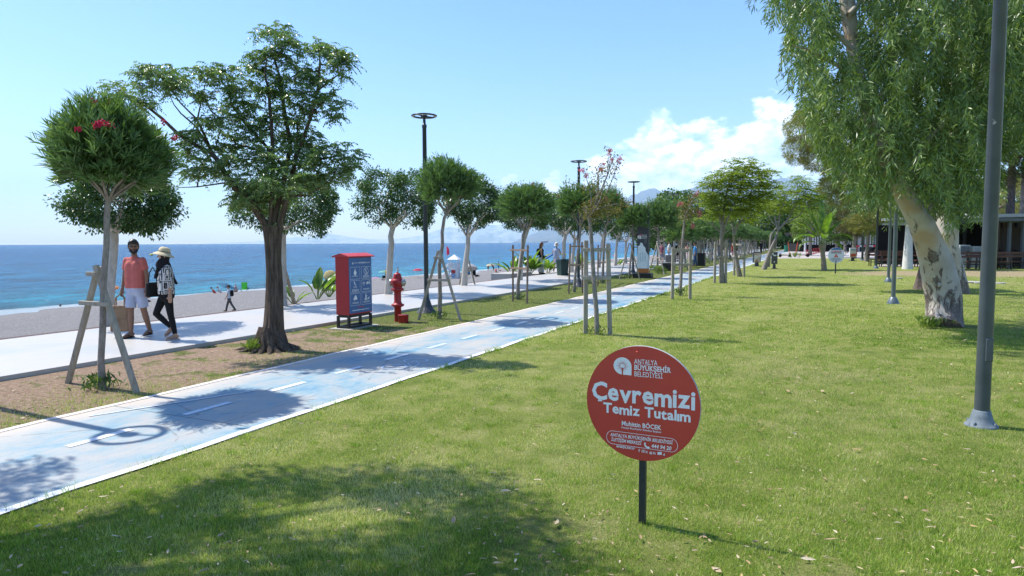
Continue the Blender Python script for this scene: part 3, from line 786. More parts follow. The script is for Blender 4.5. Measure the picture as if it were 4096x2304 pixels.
def make_oleander(name, label, seed, base, tpts, cc, R_, H_, shoots, per, ll, lw, r0=.05, r1=.04, flowers=0, group=None, tufts=50, fl=None, nb=6, extra=None):
    r = np.random.default_rng(seed); rr = random.Random(seed)
    t = thing(name, label, 'tree', base, group=group)
    mb = MB(); fork_trunk(mb, tpts, r0, r1, cc, R_, H_, nb, rr); mb.build('trunk', BK_GREY, t)
    P, D, Nn, l, w_, rn, tip = oleander_crown(r, cc, R_, H_, shoots, per, ll, lw)
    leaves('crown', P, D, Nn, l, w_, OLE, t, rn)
    if flowers or fl:
        top = tip[tip[:, 2] > cc[2] + H_ * .2]
        cs = [top[i] for i in r.integers(0, len(top), flowers)] if flowers else []
        cs += [tuple(q) for q in (fl or [])]
        petals('flowers', cs, PETAL, t, r)
    if tufts: sprouts(r, t, n=tufts, mat=FIC)
    return t
def make_ficus(name, label, seed, base, tpts, cc, rad, clumps, per, ll, lw, r0=.10, r1=.075, group=None, cr=.26, mat=None, bk=None, nb=6, zmin=-.7):
    r = np.random.default_rng(seed); rr = random.Random(seed)
    t = thing(name, label, 'tree', base, group=group)
    mb = MB(); fork_trunk(mb, tpts, r0, r1, cc, rad[0], rad[2], nb, rr); mb.build('trunk', bk or BK_PALE, t)
    P, D, Nn, l, w_, rn, _ = clump_crown(r, cc, rad, clumps, per, cr, ll, lw, zmin)
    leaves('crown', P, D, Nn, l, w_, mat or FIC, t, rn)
    return t

# ------------------------------------------------------------------ wooden tree supports
WOOD = bark('grey_timber', (.20, .17, .13), (.34, .30, .24), (.46, .42, .35), 18, (1, 1, .12), .004, .85)
WOODB = bark('brown_timber', (.17, .12, .085), (.28, .20, .15), (.38, .29, .22), 18, (1, 1, .12), .004, .85)
def beam(a, b, s=.055, name='leg', mat=None, parent=None):
    mb = MB(); a = Vector(a); b = Vector(b)
    mb.tube([a, b], s * .707, 4, smooth=False, ang0=math.pi / 4)
    return mb.build(name, mat or WOOD, parent, bevel=.004)
def aframe(p1, p2, apex_z, label, group=None, bars=(.93, .66), mat=None, s=.06, third=None):
    p1 = Vector(p1); p2 = Vector(p2); mid = (p1 + p2) / 2
    t = thing('tree_support', label, 'tree support', mid, group=group)
    a = p1 - mid; b = p2 - mid; ap = Vector((0, 0, apex_z)); off = (b - a).normalized() * .035; nrm = Vector((-off.y, off.x, 0)).normalized() * .05
    beam(a - Vector((0, 0, .05)), ap - off * .6 + nrm, s, 'leg', mat, t); beam(b - Vector((0, 0, .05)), ap + off * .6 - nrm * .2 + Vector((0, 0, .01)), s, 'leg', mat, t)
    if third is not None: beam(Vector(third) - mid - Vector((0, 0, .05)), ap + Vector((0, 0, -.04)) - nrm, s, 'leg', mat, t)
    for f in bars:
        q1 = a.lerp(ap, f) + nrm * .2 - off * 1.6; q2 = b.lerp(ap, f) - nrm * 1.0 + off * 1.6
        beam(q1 - nrm, q2, s * .9, 'crossbar', mat, t)
    for f in bars: MB().ball((0, 0, apex_z * f), (.05, .05, .022), 0, 5).build('binding', ROPE, t)
    return t
ROPE = basic('rope', (.45, .40, .33), .9)
def hframe(ps, hs, bars, label, group=None, mat=None, s=.06, ties=None):
    ps = [Vector(p) for p in ps]; mid = sum(ps, Vector((0, 0, 0))) / len(ps)
    t = thing('tree_support', label, 'tree support', mid, group=group)
    tops = []
    for p, h in zip(ps, hs):
        a = p - mid; q = Vector((a.x * (h[1] if isinstance(h, tuple) else .93), a.y * .93, h[0] if isinstance(h, tuple) else h))
        tops.append(q); beam(a - Vector((0, 0, .05)), q, s, 'post', mat, t)
    for z in bars:
        for i in range(len(ps) - (1 if len(ps) == 2 else 0)):
            j = (i + 1) % len(ps); A = ps[i] - mid; B = ps[j] - mid
            a = A.lerp(tops[i], z / tops[i].z); b = B.lerp(tops[j], z / tops[j].z); d = (b - a).normalized(); nr = Vector((d.y, -d.x, 0)) * s * .85
            beam(a - d * .06 + nr, b + d * .06 + nr, s * .85, 'crossbar', mat, t)
    return t

# ------------------------------------------------------------------ trees of the planting strip
B = G(408, 1558)
A1c = Pz(448, 622, B.y) - B
tp = trunk_px(B, [(404, 1440), (410, 1330), (413, 1200), (416, 1100), (425, 980), (428, 860), (436, 790)])
fl = [tuple(Pz(u, v, B.y + dy) - B) for u, v, dy in [(262, 505, -.55), (395, 495, -.86), (312, 518, -.85), (405, 488, -.86), (245, 545, -.5), (382, 500, -.86), (335, 400, -.1), (372, 412, -.1), (430, 405, 0), (418, 420, -.1), (262, 515, -.4), (235, 520, -.2), (700, 555, -.1), (652, 485, 0), (355, 408, .1), (440, 498, -.6), (370, 405, -.3)]]
make_oleander('oleander_tree', 'oleander tree with magenta flowers tied to an A-frame beside the walking couple', 1, B, tp, A1c, .66, .54, 1150, 27, .15, .017, .040, .032, fl=fl, tufts=160, nb=9)
p1 = G(268, 1532); p2 = G(552, 1572)
aframe(p1, p2, HT((p1 + p2) / 2, 1066), 'grey wooden A-frame propping the flowering oleander nearest the couple', bars=(.94, .70), s=.058)

B = G(1757, 1275)
tp = trunk_px(B, [(1760, 1180), (1757, 1060), (1770, 980), (1768, 930), (1778, 870), (1792, 846)])
make_oleander('oleander_tree', 'rounded oleander without flowers behind the hydrant, overlapping the tall lamp post', 2, B, tp, Pz(1790, 738, B.y) - B, .70, .56, 620, 20, .14, .021, .05, .035, tufts=90, nb=7)
p1 = G(1672, 1280); p2 = G(1845, 1282)
aframe(p1, p2, HT((p1 + p2) / 2, 1003), 'grey wooden A-frame with two crossbars right of the red hydrant', bars=(.9, .58), s=.06)

B = G(2072, 1198)
tp = trunk_px(B, [(2072, 1140), (2082, 1060), (2090, 1000), (2092, 940), (2100, 925)])
make_oleander('oleander_tree', 'oleander with a few red blooms between two brown posts and the bin', 3, B, tp, Pz(2108, 822, B.y) - B, .80, .62, 620, 20, .15, .023, .06, .045, flowers=3, tufts=110, nb=7)
hframe([G(2052, 1206), G(2108, 1214)], [(HT(G(2052, 1206), 980), .98), (HT(G(2108, 1214), 980), 1.15)], [HT(G(2052, 1206), 1072), HT(G(2052, 1206), 1000)], 'brown two-post wooden frame around the oleander in front of the banana plants', mat=WOODB)

B = G(2296, 1168)
tp = trunk_px(B, [(2300, 1110), (2308, 1040), (2318, 960), (2322, 905)])
make_oleander('oleander_tree', 'oleander whose leaning trunk crosses the second lamp post', 4, B, tp, Pz(2318, 812, B.y) - B, .76, .64, 560, 18, .16, .026, .055, .04, flowers=1, tufts=40)
hframe([G(2275, 1174), G(2330, 1172)], [(HT(G(2275, 1174), 976), .8), (HT(G(2330, 1172), 968), .9)], [HT(G(2275, 1174), 1060), HT(G(2275, 1174), 986)], 'brown leaning two-post frame beside the second lamp post', mat=WOODB)

B = G(2411, 1132)
tp = trunk_px(B, [(2412, 1070), (2416, 980), (2424, 900)])
make_oleander('oleander_tree', 'oleander behind the crape myrtle, just left of the dark totem', 5, B, tp, Pz(2432, 830, B.y) - B, .84, .72, 520, 18, .18, .03, .06, .045, flowers=5, tufts=110)
hframe([G(2391, 1146), G(2436, 1130)], [(HT(G(2391, 1146), 980), .95), (HT(G(2436, 1130), 985), .95)], [HT(G(2391, 1146), 1052), HT(G(2391, 1146), 1000)], 'brown post frame half hidden behind the crape myrtle trunk', mat=WOODB)

B = G(2517, 1112)
tp = trunk_px(B, [(2520, 1060), (2530, 985), (2537, 940)])
make_oleander('oleander_tree', 'oleander with red blooms in front of the dark totem', 6, B, tp, Pz(2540, 872, B.y) - B, .80, .66, 480, 17, .18, .03, .05, .04, flowers=5, tufts=140)
p1 = G(2477, 1118); p2 = G(2560, 1116)
aframe(p1, p2, HT((p1 + p2) / 2, 972), 'thin wooden A-frame in front of the dark totem', bars=(.5,), s=.055)

B = G(2631, 1090)
tp = trunk_px(B, [(2630, 1020), (2634, 950), (2632, 930)])
make_oleander('oleander_tree', 'oleander right of the dark totem by the black bench', 7, B, tp, Pz(2643, 868, B.y) - B, .98, .98, 520, 18, .20, .034, .06, .045, flowers=0, tufts=260)
p1 = G(2596, 1090); p2 = G(2657, 1098)
aframe(p1, p2, HT((p1 + p2) / 2, 966), 'thin wooden A-frame beside the black bench', bars=(.5,), s=.055)

# the rest of the strip row: two source trees, then copies
OLEFAR = 'small oleander tree in the far run of the row beside the blue path'
OG = 'far oleanders in the planting strip'
r_ = np.random.default_rng(5)
srcs = []
for q in range(3):
    b0 = Vector((0, 0, 0))
    tp = [Vector((0, 0, -.05)), Vector((.03 * q, .02, .7)), Vector((-.04, .03, 1.3)), Vector((.05, 0, 1.75))]
    srcs.append(make_oleander('oleander_tree', OLEFAR, 50 + q, b0, tp, Vector((.05, 0, 2.55)), .95, .80, 330, 14, .24, .045, .06, .045, flowers=q * 2, tufts=30, group=OG))
FARSUP = 'wooden prop frame beyond the black bench'
def mini_aframe():
    t = thing('tree_support', FARSUP, 'tree support', (0, 0, 0), group='far wooden tree supports')
    beam((-.55, 0, -.05), (-.03, .04, 1.75), .07, 'leg', None, t); beam((.55, 0, -.05), (.03, -.02, 1.75), .07, 'leg', None, t)
    beam((-.36, -.05, .75), (.36, -.05, .75), .06, 'crossbar', None, t); return t
def mini_hframe():
    t = thing('tree_support', FARSUP, 'tree support', (0, 0, 0), group='far wooden tree supports')
    beam((-.45, 0, -.05), (-.42, .0, 1.75), .07, 'post', None, t); beam((.45, 0, -.05), (.42, 0, 1.75), .07, 'post', None, t)
    for z in (1.0, 1.6): beam((-.5, -.06, z), (.5, -.06, z), .06, 'crossbar', None, t)
    return t
sup = [mini_aframe(), mini_hframe()]
S = 43.0; i = 0
while S < 150:
    p = PS(8.4 + r_.normal(0, .25), S)
    place(srcs[i % 3], USED, p, r_.uniform(0, 6.28), (r_.uniform(.9, 1.15), r_.uniform(.9, 1.15), r_.uniform(.92, 1.1)), ORD[i + 1] + ' oleander in the planting strip beyond the black bench')
    if S < 110: place(sup[i % 2], USED, p, r_.uniform(-.5, .5), r_.uniform(.9, 1.1), 'wooden prop frame of the ' + ORD[i + 1] + ' strip tree beyond the black bench')
    S += 4.1 + r_.normal(0, .3); i += 1

# ------------------------------------------------------------------ ficus row on the sea side of the promenade
def ficus_at(seed, u, v, pts, cu, cv, rx, rz, label, clumps=150, per=60, ll=.085, lw=.045, cr=.24, ry=None, ytop=None):
    b = G(u, v)
    tp = trunk_px(b, pts); c = Pz(cu, cv, b.y) - b
    return make_ficus('ficus_tree', label, seed, b, tp, c, (rx, ry or rx, rz), clumps, per, ll, lw, .115, .085, cr=cr, zmin=-.85)
ficus_at(11, 428, 1308, [(432, 1250), (441, 1140), (452, 1020), (456, 960), (455, 930)], 500, 800, 1.04, .82, 'ficus tree with pale trunk directly behind the flowering oleander', 260, 70, .075, .04, .23)
ficus_at(12, 1128, 1232, [(1128, 1150), (1130, 1050), (1130, 960), (1132, 915)], 1165, 815, 1.30, .95, 'ficus tree half hidden behind the thick dark chinaberry trunk', 230, 62, .08, .042, .24)
p1 = G(1183, 1222); mid = G(1128, 1232)
aframe(p1, mid - (p1 - mid) * .9, HT(mid, 1060), 'leaning timber prop seen right of the thick dark trunk', bars=(.55,), s=.07)
ficus_at(13, 1552, 1184, [(1556, 1100), (1562, 1010), (1566, 975), (1562, 945), (1572, 910)], 1600, 800, 1.25, .98, 'broad ficus tree with pale trunk just behind the red hydrant', 240, 60, .085, .045, .25)
ficus_at(14, 1855, 1148, [(1862, 1060), (1872, 980), (1872, 950)], 1900, 815, 1.18, .98, 'ficus tree with pale trunk between the lifeguard tower and the beach parasols', 230, 56, .09, .05, .25)
p1 = G(1835, 1146); p2 = G(1902, 1144)
aframe(p1, p2, HT((p1 + p2) / 2, 1022), 'dark two-leg prop frame around the pale ficus beside the lifeguard tower', bars=(.5,), s=.06)
ficus_at(15, 2078, 1126, [(2084, 1040), (2096, 960), (2110, 920)], 2090, 838, 1.3, 1.0, 'ficus tree behind the oleander with brown posts', 190, 52, .10, .055, .28)
ficus_at(16, 2252, 1106, [(2254, 1040), (2256, 970), (2262, 940)], 2240, 850, 1.35, 1.05, 'ficus tree rising behind the green wheeled bin', 190, 50, .10, .055, .28)
ficus_at(17, 2285, 1094, [(2290, 1030), (2300, 960)], 2318, 868, 1.35, .95, 'ficus tree just right of the green wheeled bin', 170, 46, .11, .06, .3)
ficus_at(18, 2394, 1072, [(2402, 1010), (2412, 950)], 2425, 868, 1.5, 1.1, 'ficus tree seen behind the crape myrtle crossbars', 170, 46, .12, .065, .32)
ficus_at(19, 2462, 1065, [(2464, 1010), (2470, 950)], 2475, 872, 1.5, 1.1, 'ficus tree with fanning pale branches left of the dark totem', 170, 46, .12, .065, .32)
FF = 'ficus tree in the far run of the row along the beach edge'
srcf = []
for q in range(2):
    tp = [Vector((0, 0, -.05)), Vector((.04, .02, .8)), Vector((-.03, .03, 1.5)), Vector((.05, 0, 1.95))]
    srcf.append(make_ficus('ficus_tree', FF, 70 + q, Vector((0, 0, 0)), tp, Vector((.1, 0, 3.0)), (1.45, 1.45, 1.05), 130, 40, .16, .085, .12, .09, group='far ficus trees along the beach', cr=.36))
S = 53.5; i = 0
while S < 160:
    place(srcf[i % 2], USED, PS(14.2 + r_.normal(0, .2), S), r_.uniform(0, 6.28), r_.uniform(.88, 1.1), ORD[i + 1] + ' ficus along the beach edge beyond the dark totem'); S += 4.7; i += 1

# ------------------------------------------------------------------ the big chinaberry
B = G(1085, 1398)
CB = lambda x, y, dy=0: Pz(350 + .621 * x, 50 + .621 * y, B.y + dy) - B
t = thing('chinaberry_tree', 'large chinaberry tree with thick dark fluted trunk and feathery crown', 'tree', B)
mb = MB()
flute = lambda a, p, i: 1 + .10 * math.sin(a * 4 + p.z * 2.2) + .05 * math.sin(a * 9 - p.z * 2.1) + .025 * math.sin(a * 17 + p.z * 7)
pts = [(1085, 1420), (1085, 1395), (1087, 1370), (1092, 1340), (1096, 1290), (1098, 1220), (1098, 1150), (1095, 1080), (1093, 1020), (1092, 960), (1092, 905)]
mb.tube([Pz(u, v, B.y) - B for u, v in pts], [.30, .27, .20, .165, .148, .14, .135, .13, .13, .14, .16], 44, fn=flute)
rr = random.Random(4)
for a, l in ((3.2, .42), (3.7, .34), (4.3, .30), (5.0, .34), (5.7, .42), (6.2, .36), (.5, .3), (1.6, .3), (2.5, .36), (4.65, .3), (5.35, .3)):
    d = Vector((math.cos(a), math.sin(a), 0))
    mb.tube([d * .08 + Vector((0, 0, .34)), d * .17 + Vector((0, 0, .15)), d * (l * .75) + Vector((rr.gauss(0, .02), 0, .05)), d * (l + .22) + Vector((0, 0, -.03))], [.12, .10, .065, .025], 9, fn=lambda a, p, i: 1 + .15 * math.sin(3 * a + p.x * 20))
limbs = [
 ([(1150, 1370), (1090, 1290), (1050, 1230), (960, 1130), (880, 1020), (840, 960), (805, 905), (700, 850), (590, 780), (480, 680), (390, 620), (280, 550)], .085, -.25),
 ([(805, 905), (750, 780), (710, 680), (600, 580), (545, 500)], .034, -.3), ([(790, 880), (700, 740), (600, 650), (550, 590), (500, 470)], .026, 0.1),
 ([(710, 680), (730, 570), (770, 430)], .02, -.3), ([(820, 890), (850, 760), (800, 640)], .018, -.1),
 ([(1180, 1370), (1200, 1150), (1190, 940), (1180, 750), (1163, 500), (1150, 400), (1170, 300)], .06, -.1),
 ([(1200, 1350), (1250, 1150), (1300, 850), (1270, 600), (1240, 430), (1205, 300), (1200, 150)], .065, .15),
 ([(1230, 1380), (1290, 1180), (1350, 920), (1400, 780), (1450, 640), (1480, 500), (1495, 330), (1500, 240)], .06, -.15),
 ([(1480, 505), (1600, 400), (1650, 300)], .022, -.1), ([(1270, 1000), (1150, 860), (1010, 720), (930, 600), (890, 510), (860, 420)], .04, .2),
 ([(1250, 1230), (1310, 1180), (1400, 1182), (1470, 1150)], .04, -.3), ([(1360, 1000), (1500, 950), (1650, 920), (1700, 960)], .035, -.4),
 ([(1120, 1290), (1000, 1150), (880, 1095), (700, 1125), (600, 1130)], .03, -.35), ([(1110, 1300), (1060, 1240), (1000, 1225), (950, 1180)], .03, -.1),
 ([(1200, 1150), (1230, 1020), (1330, 900), (1360, 800)], .03, .4), ([(1240, 1400), (1290, 1250), (1310, 1100), (1440, 1060), (1560, 1040)], .04, .35),
 ([(1190, 940), (1080, 880), (960, 850), (900, 760)], .028, -.2), ([(1350, 920), (1360, 700), (1320, 560)], .025, .1)]
nodes = []
for pl, r0, dy in limbs:
    n = len(pl); P = [CB(x, y, dy * min(1, i / 3) if i else 0) + Vector((rr.gauss(0, .015), 0, rr.gauss(0, .012))) * (i > 0) for i, (x, y) in enumerate(pl)]
    mb.tube(P, [r0 * .74 * (1 - .75 * i / (n - 1)) for i in range(n)], 9); nodes += [(p, r0 * .4) for p in P[2:]]
zones = [(210,500,140,50,-.3),(380,420,110,80,-.3),(520,400,130,70,-.3),(560,480,100,60,-.2),(370,580,60,50,-.3),(780,400,110,70,-.2),(900,430,90,80,.1),(740,520,80,50,-.2),(960,520,80,70,.2),(1000,620,80,60,.2),
 (880,680,140,90,0),(700,760,90,70,-.2),(640,870,100,80,-.3),(720,1000,120,70,-.3),(850,980,150,80,-.3),(880,850,110,70,.1),(1180,115,120,55,.1),(1280,190,80,60,.1),(1180,255,80,55,.1),(1090,330,90,70,0),(1300,290,70,50,.2),
 (1470,240,90,45,-.1),(1600,250,125,55,-.1),(1640,340,80,70,-.1),(1150,430,130,80,0),(1350,400,140,70,.1),(1480,420,80,60,-.1),(1250,520,140,60,.1),(1420,530,80,50,0),(1540,550,60,50,-.1),(1600,620,60,70,-.2),
 (1200,650,130,80,.1),(1380,650,90,70,0),(1100,760,130,80,.1),(1300,780,120,80,.2),(1420,820,80,70,0),(1050,900,160,80,-.1),(1250,930,150,80,-.2),(1450,940,130,70,-.3),(1600,900,130,60,-.4),(1700,960,70,45,-.4),
 (1600,1030,120,60,-.3),(1450,1080,140,70,-.2),(1250,1080,180,90,-.3),(1050,1050,150,80,-.3),(1000,1150,100,70,-.3),(1100,1200,120,70,.2),(1250,1190,120,50,.3),(950,1220,60,40,-.1)]
r = np.random.default_rng(9)
PP = []; DD = []; NN = []; RN = []; LW = []; berries = []
for x, y, rx, ry, dy in zones:
    cen = CB(x, y, dy)
    near = min(nodes, key=lambda q: (q[0] - cen).length + (0 if q[0].z < cen.z + .1 else .6))[0]
    mb.tube([near, near.lerp(cen, .5) - Vector((0, 0, .03)), cen], [.014, .009, .004], 5)
    nt_ = int(7 + rx * ry / 540)
    for k in range(nt_):
        a = r.uniform(0, 6.28); q = r.random() ** .5
        tc_ = CB(x + rx * .95 * q * math.cos(a), y + ry * 1.05 * q * math.sin(a), dy + r.normal(0, rx * .0025 * .7))
        if k % 3 == 0: mb.tube([cen, cen.lerp(tc_, .5) + Vector((0, 0, .02)), tc_], [.005, .004, .003], 4)
        shade = r.random()
        for c_ in range(int(r.integers(3, 6))):
            az_ = r.uniform(0, 6.28); d = np.array([math.cos(az_), math.sin(az_), r.uniform(-.45, 1.1)]); d /= np.linalg.norm(d)
            L_ = r.uniform(.15, .27); nl = 7
            for k2 in range(nl):
                tt = (k2 + 1) / nl; p = np.array(tc_) + d * L_ * tt - np.array([0, 0, L_ * .5 * tt * tt])
                dd = unit(d - np.array([0, 0, tt]))
                sd = unit(np.cross(dd, [0, 0, 1.0]))
                for sgn in (-1, 1):
                    PP.append(p); DD.append(sd * sgn * .8 + dd * .5 + np.array([0, 0, -.7 * r.random()])); NN.append(np.array([0, 0, .8]) + r.normal(0, .5, 3))
                    RN.append(.05 + .45 * shade + .4 * r.random()); LW.append(.060 * (1 - .3 * tt) * r.uniform(.8, 1.25))
    if rr.random() < .6:
        for k in range(2):
            bc = CB(x + rr.uniform(-.5, .5) * rx, y + ry * rr.uniform(.2, .8), dy); berries.append(bc)
mb.build('trunk', BK_DARK, t)
LW = np.array(LW)
leaves('crown', np.array(PP), np.array(DD), np.array(NN), LW, LW * .46, MEL, t, np.clip(np.array(RN), 0, 1))
bp = []
for bc in berries:
    for k in range(46): bp.append(np.array(bc) + rdir(r, 1)[0] * np.array([.10, .10, .07]) * r.random() ** .4)
bp = np.array(bp); n = len(bp); s = .009
octv = np.array([[1, 0, 0], [-1, 0, 0], [0, 1, 0], [0, -1, 0], [0, 0, 1], [0, 0, -1]]) * s
octf = np.array([[0, 2, 4], [2, 1, 4], [1, 3, 4], [3, 0, 4], [2, 0, 5], [1, 2, 5], [3, 1, 5], [0, 3, 5]])
me = npmesh('fruit', (bp[:, None] + octv).reshape(-1, 3), (np.arange(n)[:, None, None] * 6 + octf).reshape(-1, 3), BERRY, True, np.repeat(r.random(n), 8))
link('fruit', me, t)
q = CB(1020, 2080); r2 = np.random.default_rng(2)
sprouts(r2, t, c=(-.19, -.22, .02), n=110, h=.24, spread=.07)

# ------------------------------------------------------------------ crape myrtles and the other lawn-edge trees
def myrtle(name, label, base, stem, sprays, seed, yl=1.0, stub=None, r0=.05):
    r = np.random.default_rng(seed); rr = random.Random(seed)
    t = thing(name, label, 'tree', base)
    mb = MB(); P0 = trunk_px(base, stem); k = len(P0)
    mb.tube(P0, [r0 * (1 - .35 * i / (k - 1)) for i in range(k)], 10, fn=lambda a, p, i: 1 + .08 * math.sin(a * 3 + p.z * 8))
    if stub: mb.tube([P0[-1] - Vector((0, 0, .05))] + [Pz(u, v, base.y) - base for u, v in stub], [r0 * .62, r0 * .6, r0 * .55][:len(stub) + 1], 9)
    PP = []; DD = []; RN = []; fl = []
    for pl, dens, f in sprays:
        P = [P0[-1]] + [Pz(u, v, base.y + rr.uniform(-.25, .25)) - base for u, v in pl]
        mb.tube(P, [r0 * .35 * (1 - .8 * i / (len(P) - 1)) for i in range(len(P))], 6)
        n = int(dens)
        for j in range(n):
            x = r.random() ** .7 * (len(P) - 1); i = min(int(x), len(P) - 2); p = P[i].lerp(P[i + 1], x - i)
            PP.append(np.array(p) + r.normal(0, .06 * yl + .05 * (x < 1.2), 3)); DD.append(rdir(r, 1)[0] + np.array([0, 0, -.1])); RN.append(r.random())
        if f: fl += [tuple(P[-1] + Vector((rr.gauss(0, .03), 0, rr.uniform(-.12, .03)))) for _ in range(f)]
    mb.build('trunk', BK_GREY, t)
    m = len(PP); DD = np.array(DD)
    leaves('crown', np.array(PP), DD, rdir(r, m), .05 * yl * r.uniform(.7, 1.3, m), .028 * yl, CRP, t, np.array(RN))
    if fl: petals('flowers', fl, PINKP, t, r, 24, .05 * yl, .028 * yl)
    sprouts(r, t, n=70, h=.2 * yl, mat=FIC)
    return t
B = G(2388, 1338)
myrtle('crape_myrtle', 'nearest crape myrtle with sparse bronze leaves and pink blooms', B, [(2386, 1240), (2374, 1100), (2368, 1000), (2362, 910), (2358, 866)], [
  ([(2370, 850), (2400, 800), (2428, 700), (2436, 600)], 150, 3), ([(2372, 850), (2420, 790), (2456, 700), (2474, 640)], 150, 3), ([(2374, 850), (2385, 800), (2392, 720), (2398, 670)], 120, 2),
  ([(2380, 850), (2384, 780), (2350, 730), (2338, 680)], 80, 4), ([(2372, 852), (2360, 760), (2300, 740), (2262, 728)], 90, 0), ([(2380, 840), (2440, 820), (2500, 812), (2520, 815)], 210, 0),
  ([(2370, 850), (2410, 830), (2450, 840), (2480, 850)], 240, 0), ([(2366, 850), (2375, 820), (2400, 812), (2430, 790)], 230, 1), ([(2370, 850), (2350, 830), (2340, 820)], 90, 0), ([(2376, 840), (2395, 770), (2390, 690), (2420, 660)], 120, 2),
  ([(2362, 850), (2330, 840), (2310, 832)], 40, 0), ([(2372, 855), (2400, 850), (2440, 860)], 120, 0), ([(2430, 700), (2450, 640), (2462, 620)], 50, 1)], 31, .95, stub=[(2348, 846), (2334, 826)])
p1 = G(2342, 1334); p2 = G(2440, 1338); p3 = G(2398, 1305)
hframe([p1, p2], [(HT(p1, 962), .98), (HT(p2, 974), .78)], [HT(p1, 1110), HT(p1, 999)], 'weathered grey two-post frame around the nearest crape myrtle', s=.082)
B = G(2720, 1182)
myrtle('crape_myrtle', 'second crape myrtle at the lawn edge with a bare twisted trunk', B, [(2724, 1120), (2728, 1040), (2728, 990), (2734, 930), (2738, 880)], [
  ([(2745, 850), (2770, 800), (2785, 770)], 130, 2), ([(2740, 850), (2728, 820), (2718, 805)], 90, 2), ([(2752, 860), (2790, 840), (2800, 850)], 110, 3), ([(2742, 860), (2760, 860), (2770, 890)], 90, 2), ([(2745, 860), (2758, 820), (2765, 790)], 130, 0)], 32, 1.5, r0=.055)
p1 = G(2689, 1196); p2 = G(2760, 1196)
hframe([p1, p2], [(HT(p1, 988), .96), (HT(p2, 988), .96)], [HT(p1, 1058), HT(p1, 1000)], 'weathered grey frame around the second crape myrtle', s=.085)

def feathery(name, label, base, stems, zones, seed, scale=1.0, mat=None, bk=None, r0=.11, cat='tree', per=70, group=None):
    """flat-layered crown of fern-like leaves; zones in picture columns/rows"""
    r = np.random.default_rng(seed); rr = random.Random(seed)
    t = thing(name, label, cat, base, group=group); mb = MB(); nodes = []
    for si, (pl, rad) in enumerate(stems):
        P = [Pz(u, v, base.y + (0 if i < 2 else rr.uniform(-.5, .5))) - base for i, (u, v) in enumerate(pl)]
        if si == 0: P[0] = Vector((P[0].x * 0, 0, -.05))
        mb.tube(P, [rad * (1 - .7 * i / (len(P) - 1)) for i in range(len(P))], 9, fn=lambda a, p, i: 1 + .06 * math.sin(3 * a + p.z * 5)); nodes += P[1:]
    PP = []; DD = []; NN = []; RN = []
    k = base.y / F
    for u, v, ru, rv in zones:
        c = Pz(u, v, base.y + rr.uniform(-.3, .3) * ru * k) - base
        near = min(nodes, key=lambda q: (q - c).length)
        mb.tube([near, near.lerp(c, .6) - Vector((0, 0, .05)), c], [.03, .02, .008], 5)
        for j in range(int(per * (ru * rv) / 1400) + 8):
            a = r.uniform(0, 6.28); q = r.random() ** .5
            p = np.array(c) + np.array([ru * k * q * math.cos(a), r.normal(0, .5) * ru * k, rv * k * q * math.sin(a)])
            az_ = r.uniform(0, 6.28); d = np.array([math.cos(az_), math.sin(az_), r.uniform(-.05, .5)]); sh = r.random()
            for f in range(5):
                tt = (f + .5) / 5
                for sg in (-1, 1):
                    s_ = np.array([-d[1], d[0], 0]) * sg
                    PP.append(p + d * .34 * scale * tt - np.array([0, 0, .14 * scale * tt * tt])); DD.append(s_ * .9 + d * .5 + r.normal(0, .22, 3)); NN.append(np.array([0, 0, 1]) + r.normal(0, .55, 3)); RN.append(.5 * sh + .5 * r.random())
    mb.build('trunk', bk or BK_GREY, t)
    m = len(PP); leaves('crown', np.array(PP), np.array(DD), np.array(NN), .12 * scale * r.uniform(.7, 1.2, m), .035 * scale, mat or JAC, t, np.array(RN))
    return t
B = G(2888, 1132)
feathery('jacaranda_tree', 'jacaranda with straight dark trunk and layered yellow-green crown', B, [
  ([(2888, 1132), (2886, 1040), (2884, 960), (2886, 900)], .125), ([(2884, 960), (2900, 900), (2930, 830), (2960, 760), (2975, 700)], .07), ([(2886, 900), (2870, 830), (2850, 760), (2860, 700)], .06), ([(2886, 930), (2850, 900), (2820, 880)], .035), ([(2890, 900), (2900, 800), (2920, 720), (2960, 660)], .06), ([(2884, 940), (2930, 910), (2970, 880)], .03), ([(2940, 800), (3000, 780), (3040, 740)], .04)],
  [(2965,655,50,22),(3010,672,45,18),(2920,690,55,20),(2980,700,80,24),(3050,700,45,20),(2870,715,40,18),(2860,740,60,20),(2930,740,90,28),(3010,745,80,28),(3060,740,40,25),(2840,775,45,20),(2900,790,90,25),(2990,790,90,25),(3050,790,50,25),(2860,815,50,18),(2930,825,90,18),(3000,830,60,20),(2960,850,60,14),(2890,850,70,14),(2850,870,50,12)], 41, 1.35, per=55)
p1 = G(2858, 1132); p2 = G(2903, 1132)
hframe([p1, p2], [(HT(p1, 966), .95), (HT(p2, 960), .95)], [HT(p1, 1026), HT(p1, 978)], 'two-post frame around the straight dark jacaranda trunk', s=.09)
B = G(2960, 1106)
feathery('jacaranda_tree', 'jacaranda with curved trunk, its crown merging with the straight one', B, [
  ([(2960, 1106), (2948, 1050), (2938, 990), (2934, 935)], .14), ([(2934, 940), (2950, 900), (2975, 880), (3000, 870)], .06), ([(2934, 930), (2928, 890), (2930, 850)], .05), ([(2936, 940), (2960, 880), (2965, 840)], .06)],
  [(2990,845,70,20),(2950,865,60,16),(2900,868,50,12),(3010,815,60,20),(2985,880,45,12),(3040,850,40,18),(2925,845,40,15)], 42, 1.5, per=50)
p1 = G(2936, 1101); p2 = G(2976, 1107)
hframe([p1, p2], [(HT(p1, 968), 1.3), (HT(p2, 968), .6)], [HT(p1, 1025), HT(p1, 978)], 'leaning two-post frame around the curved jacaranda trunk', s=.10)
B = G(3055, 1078)
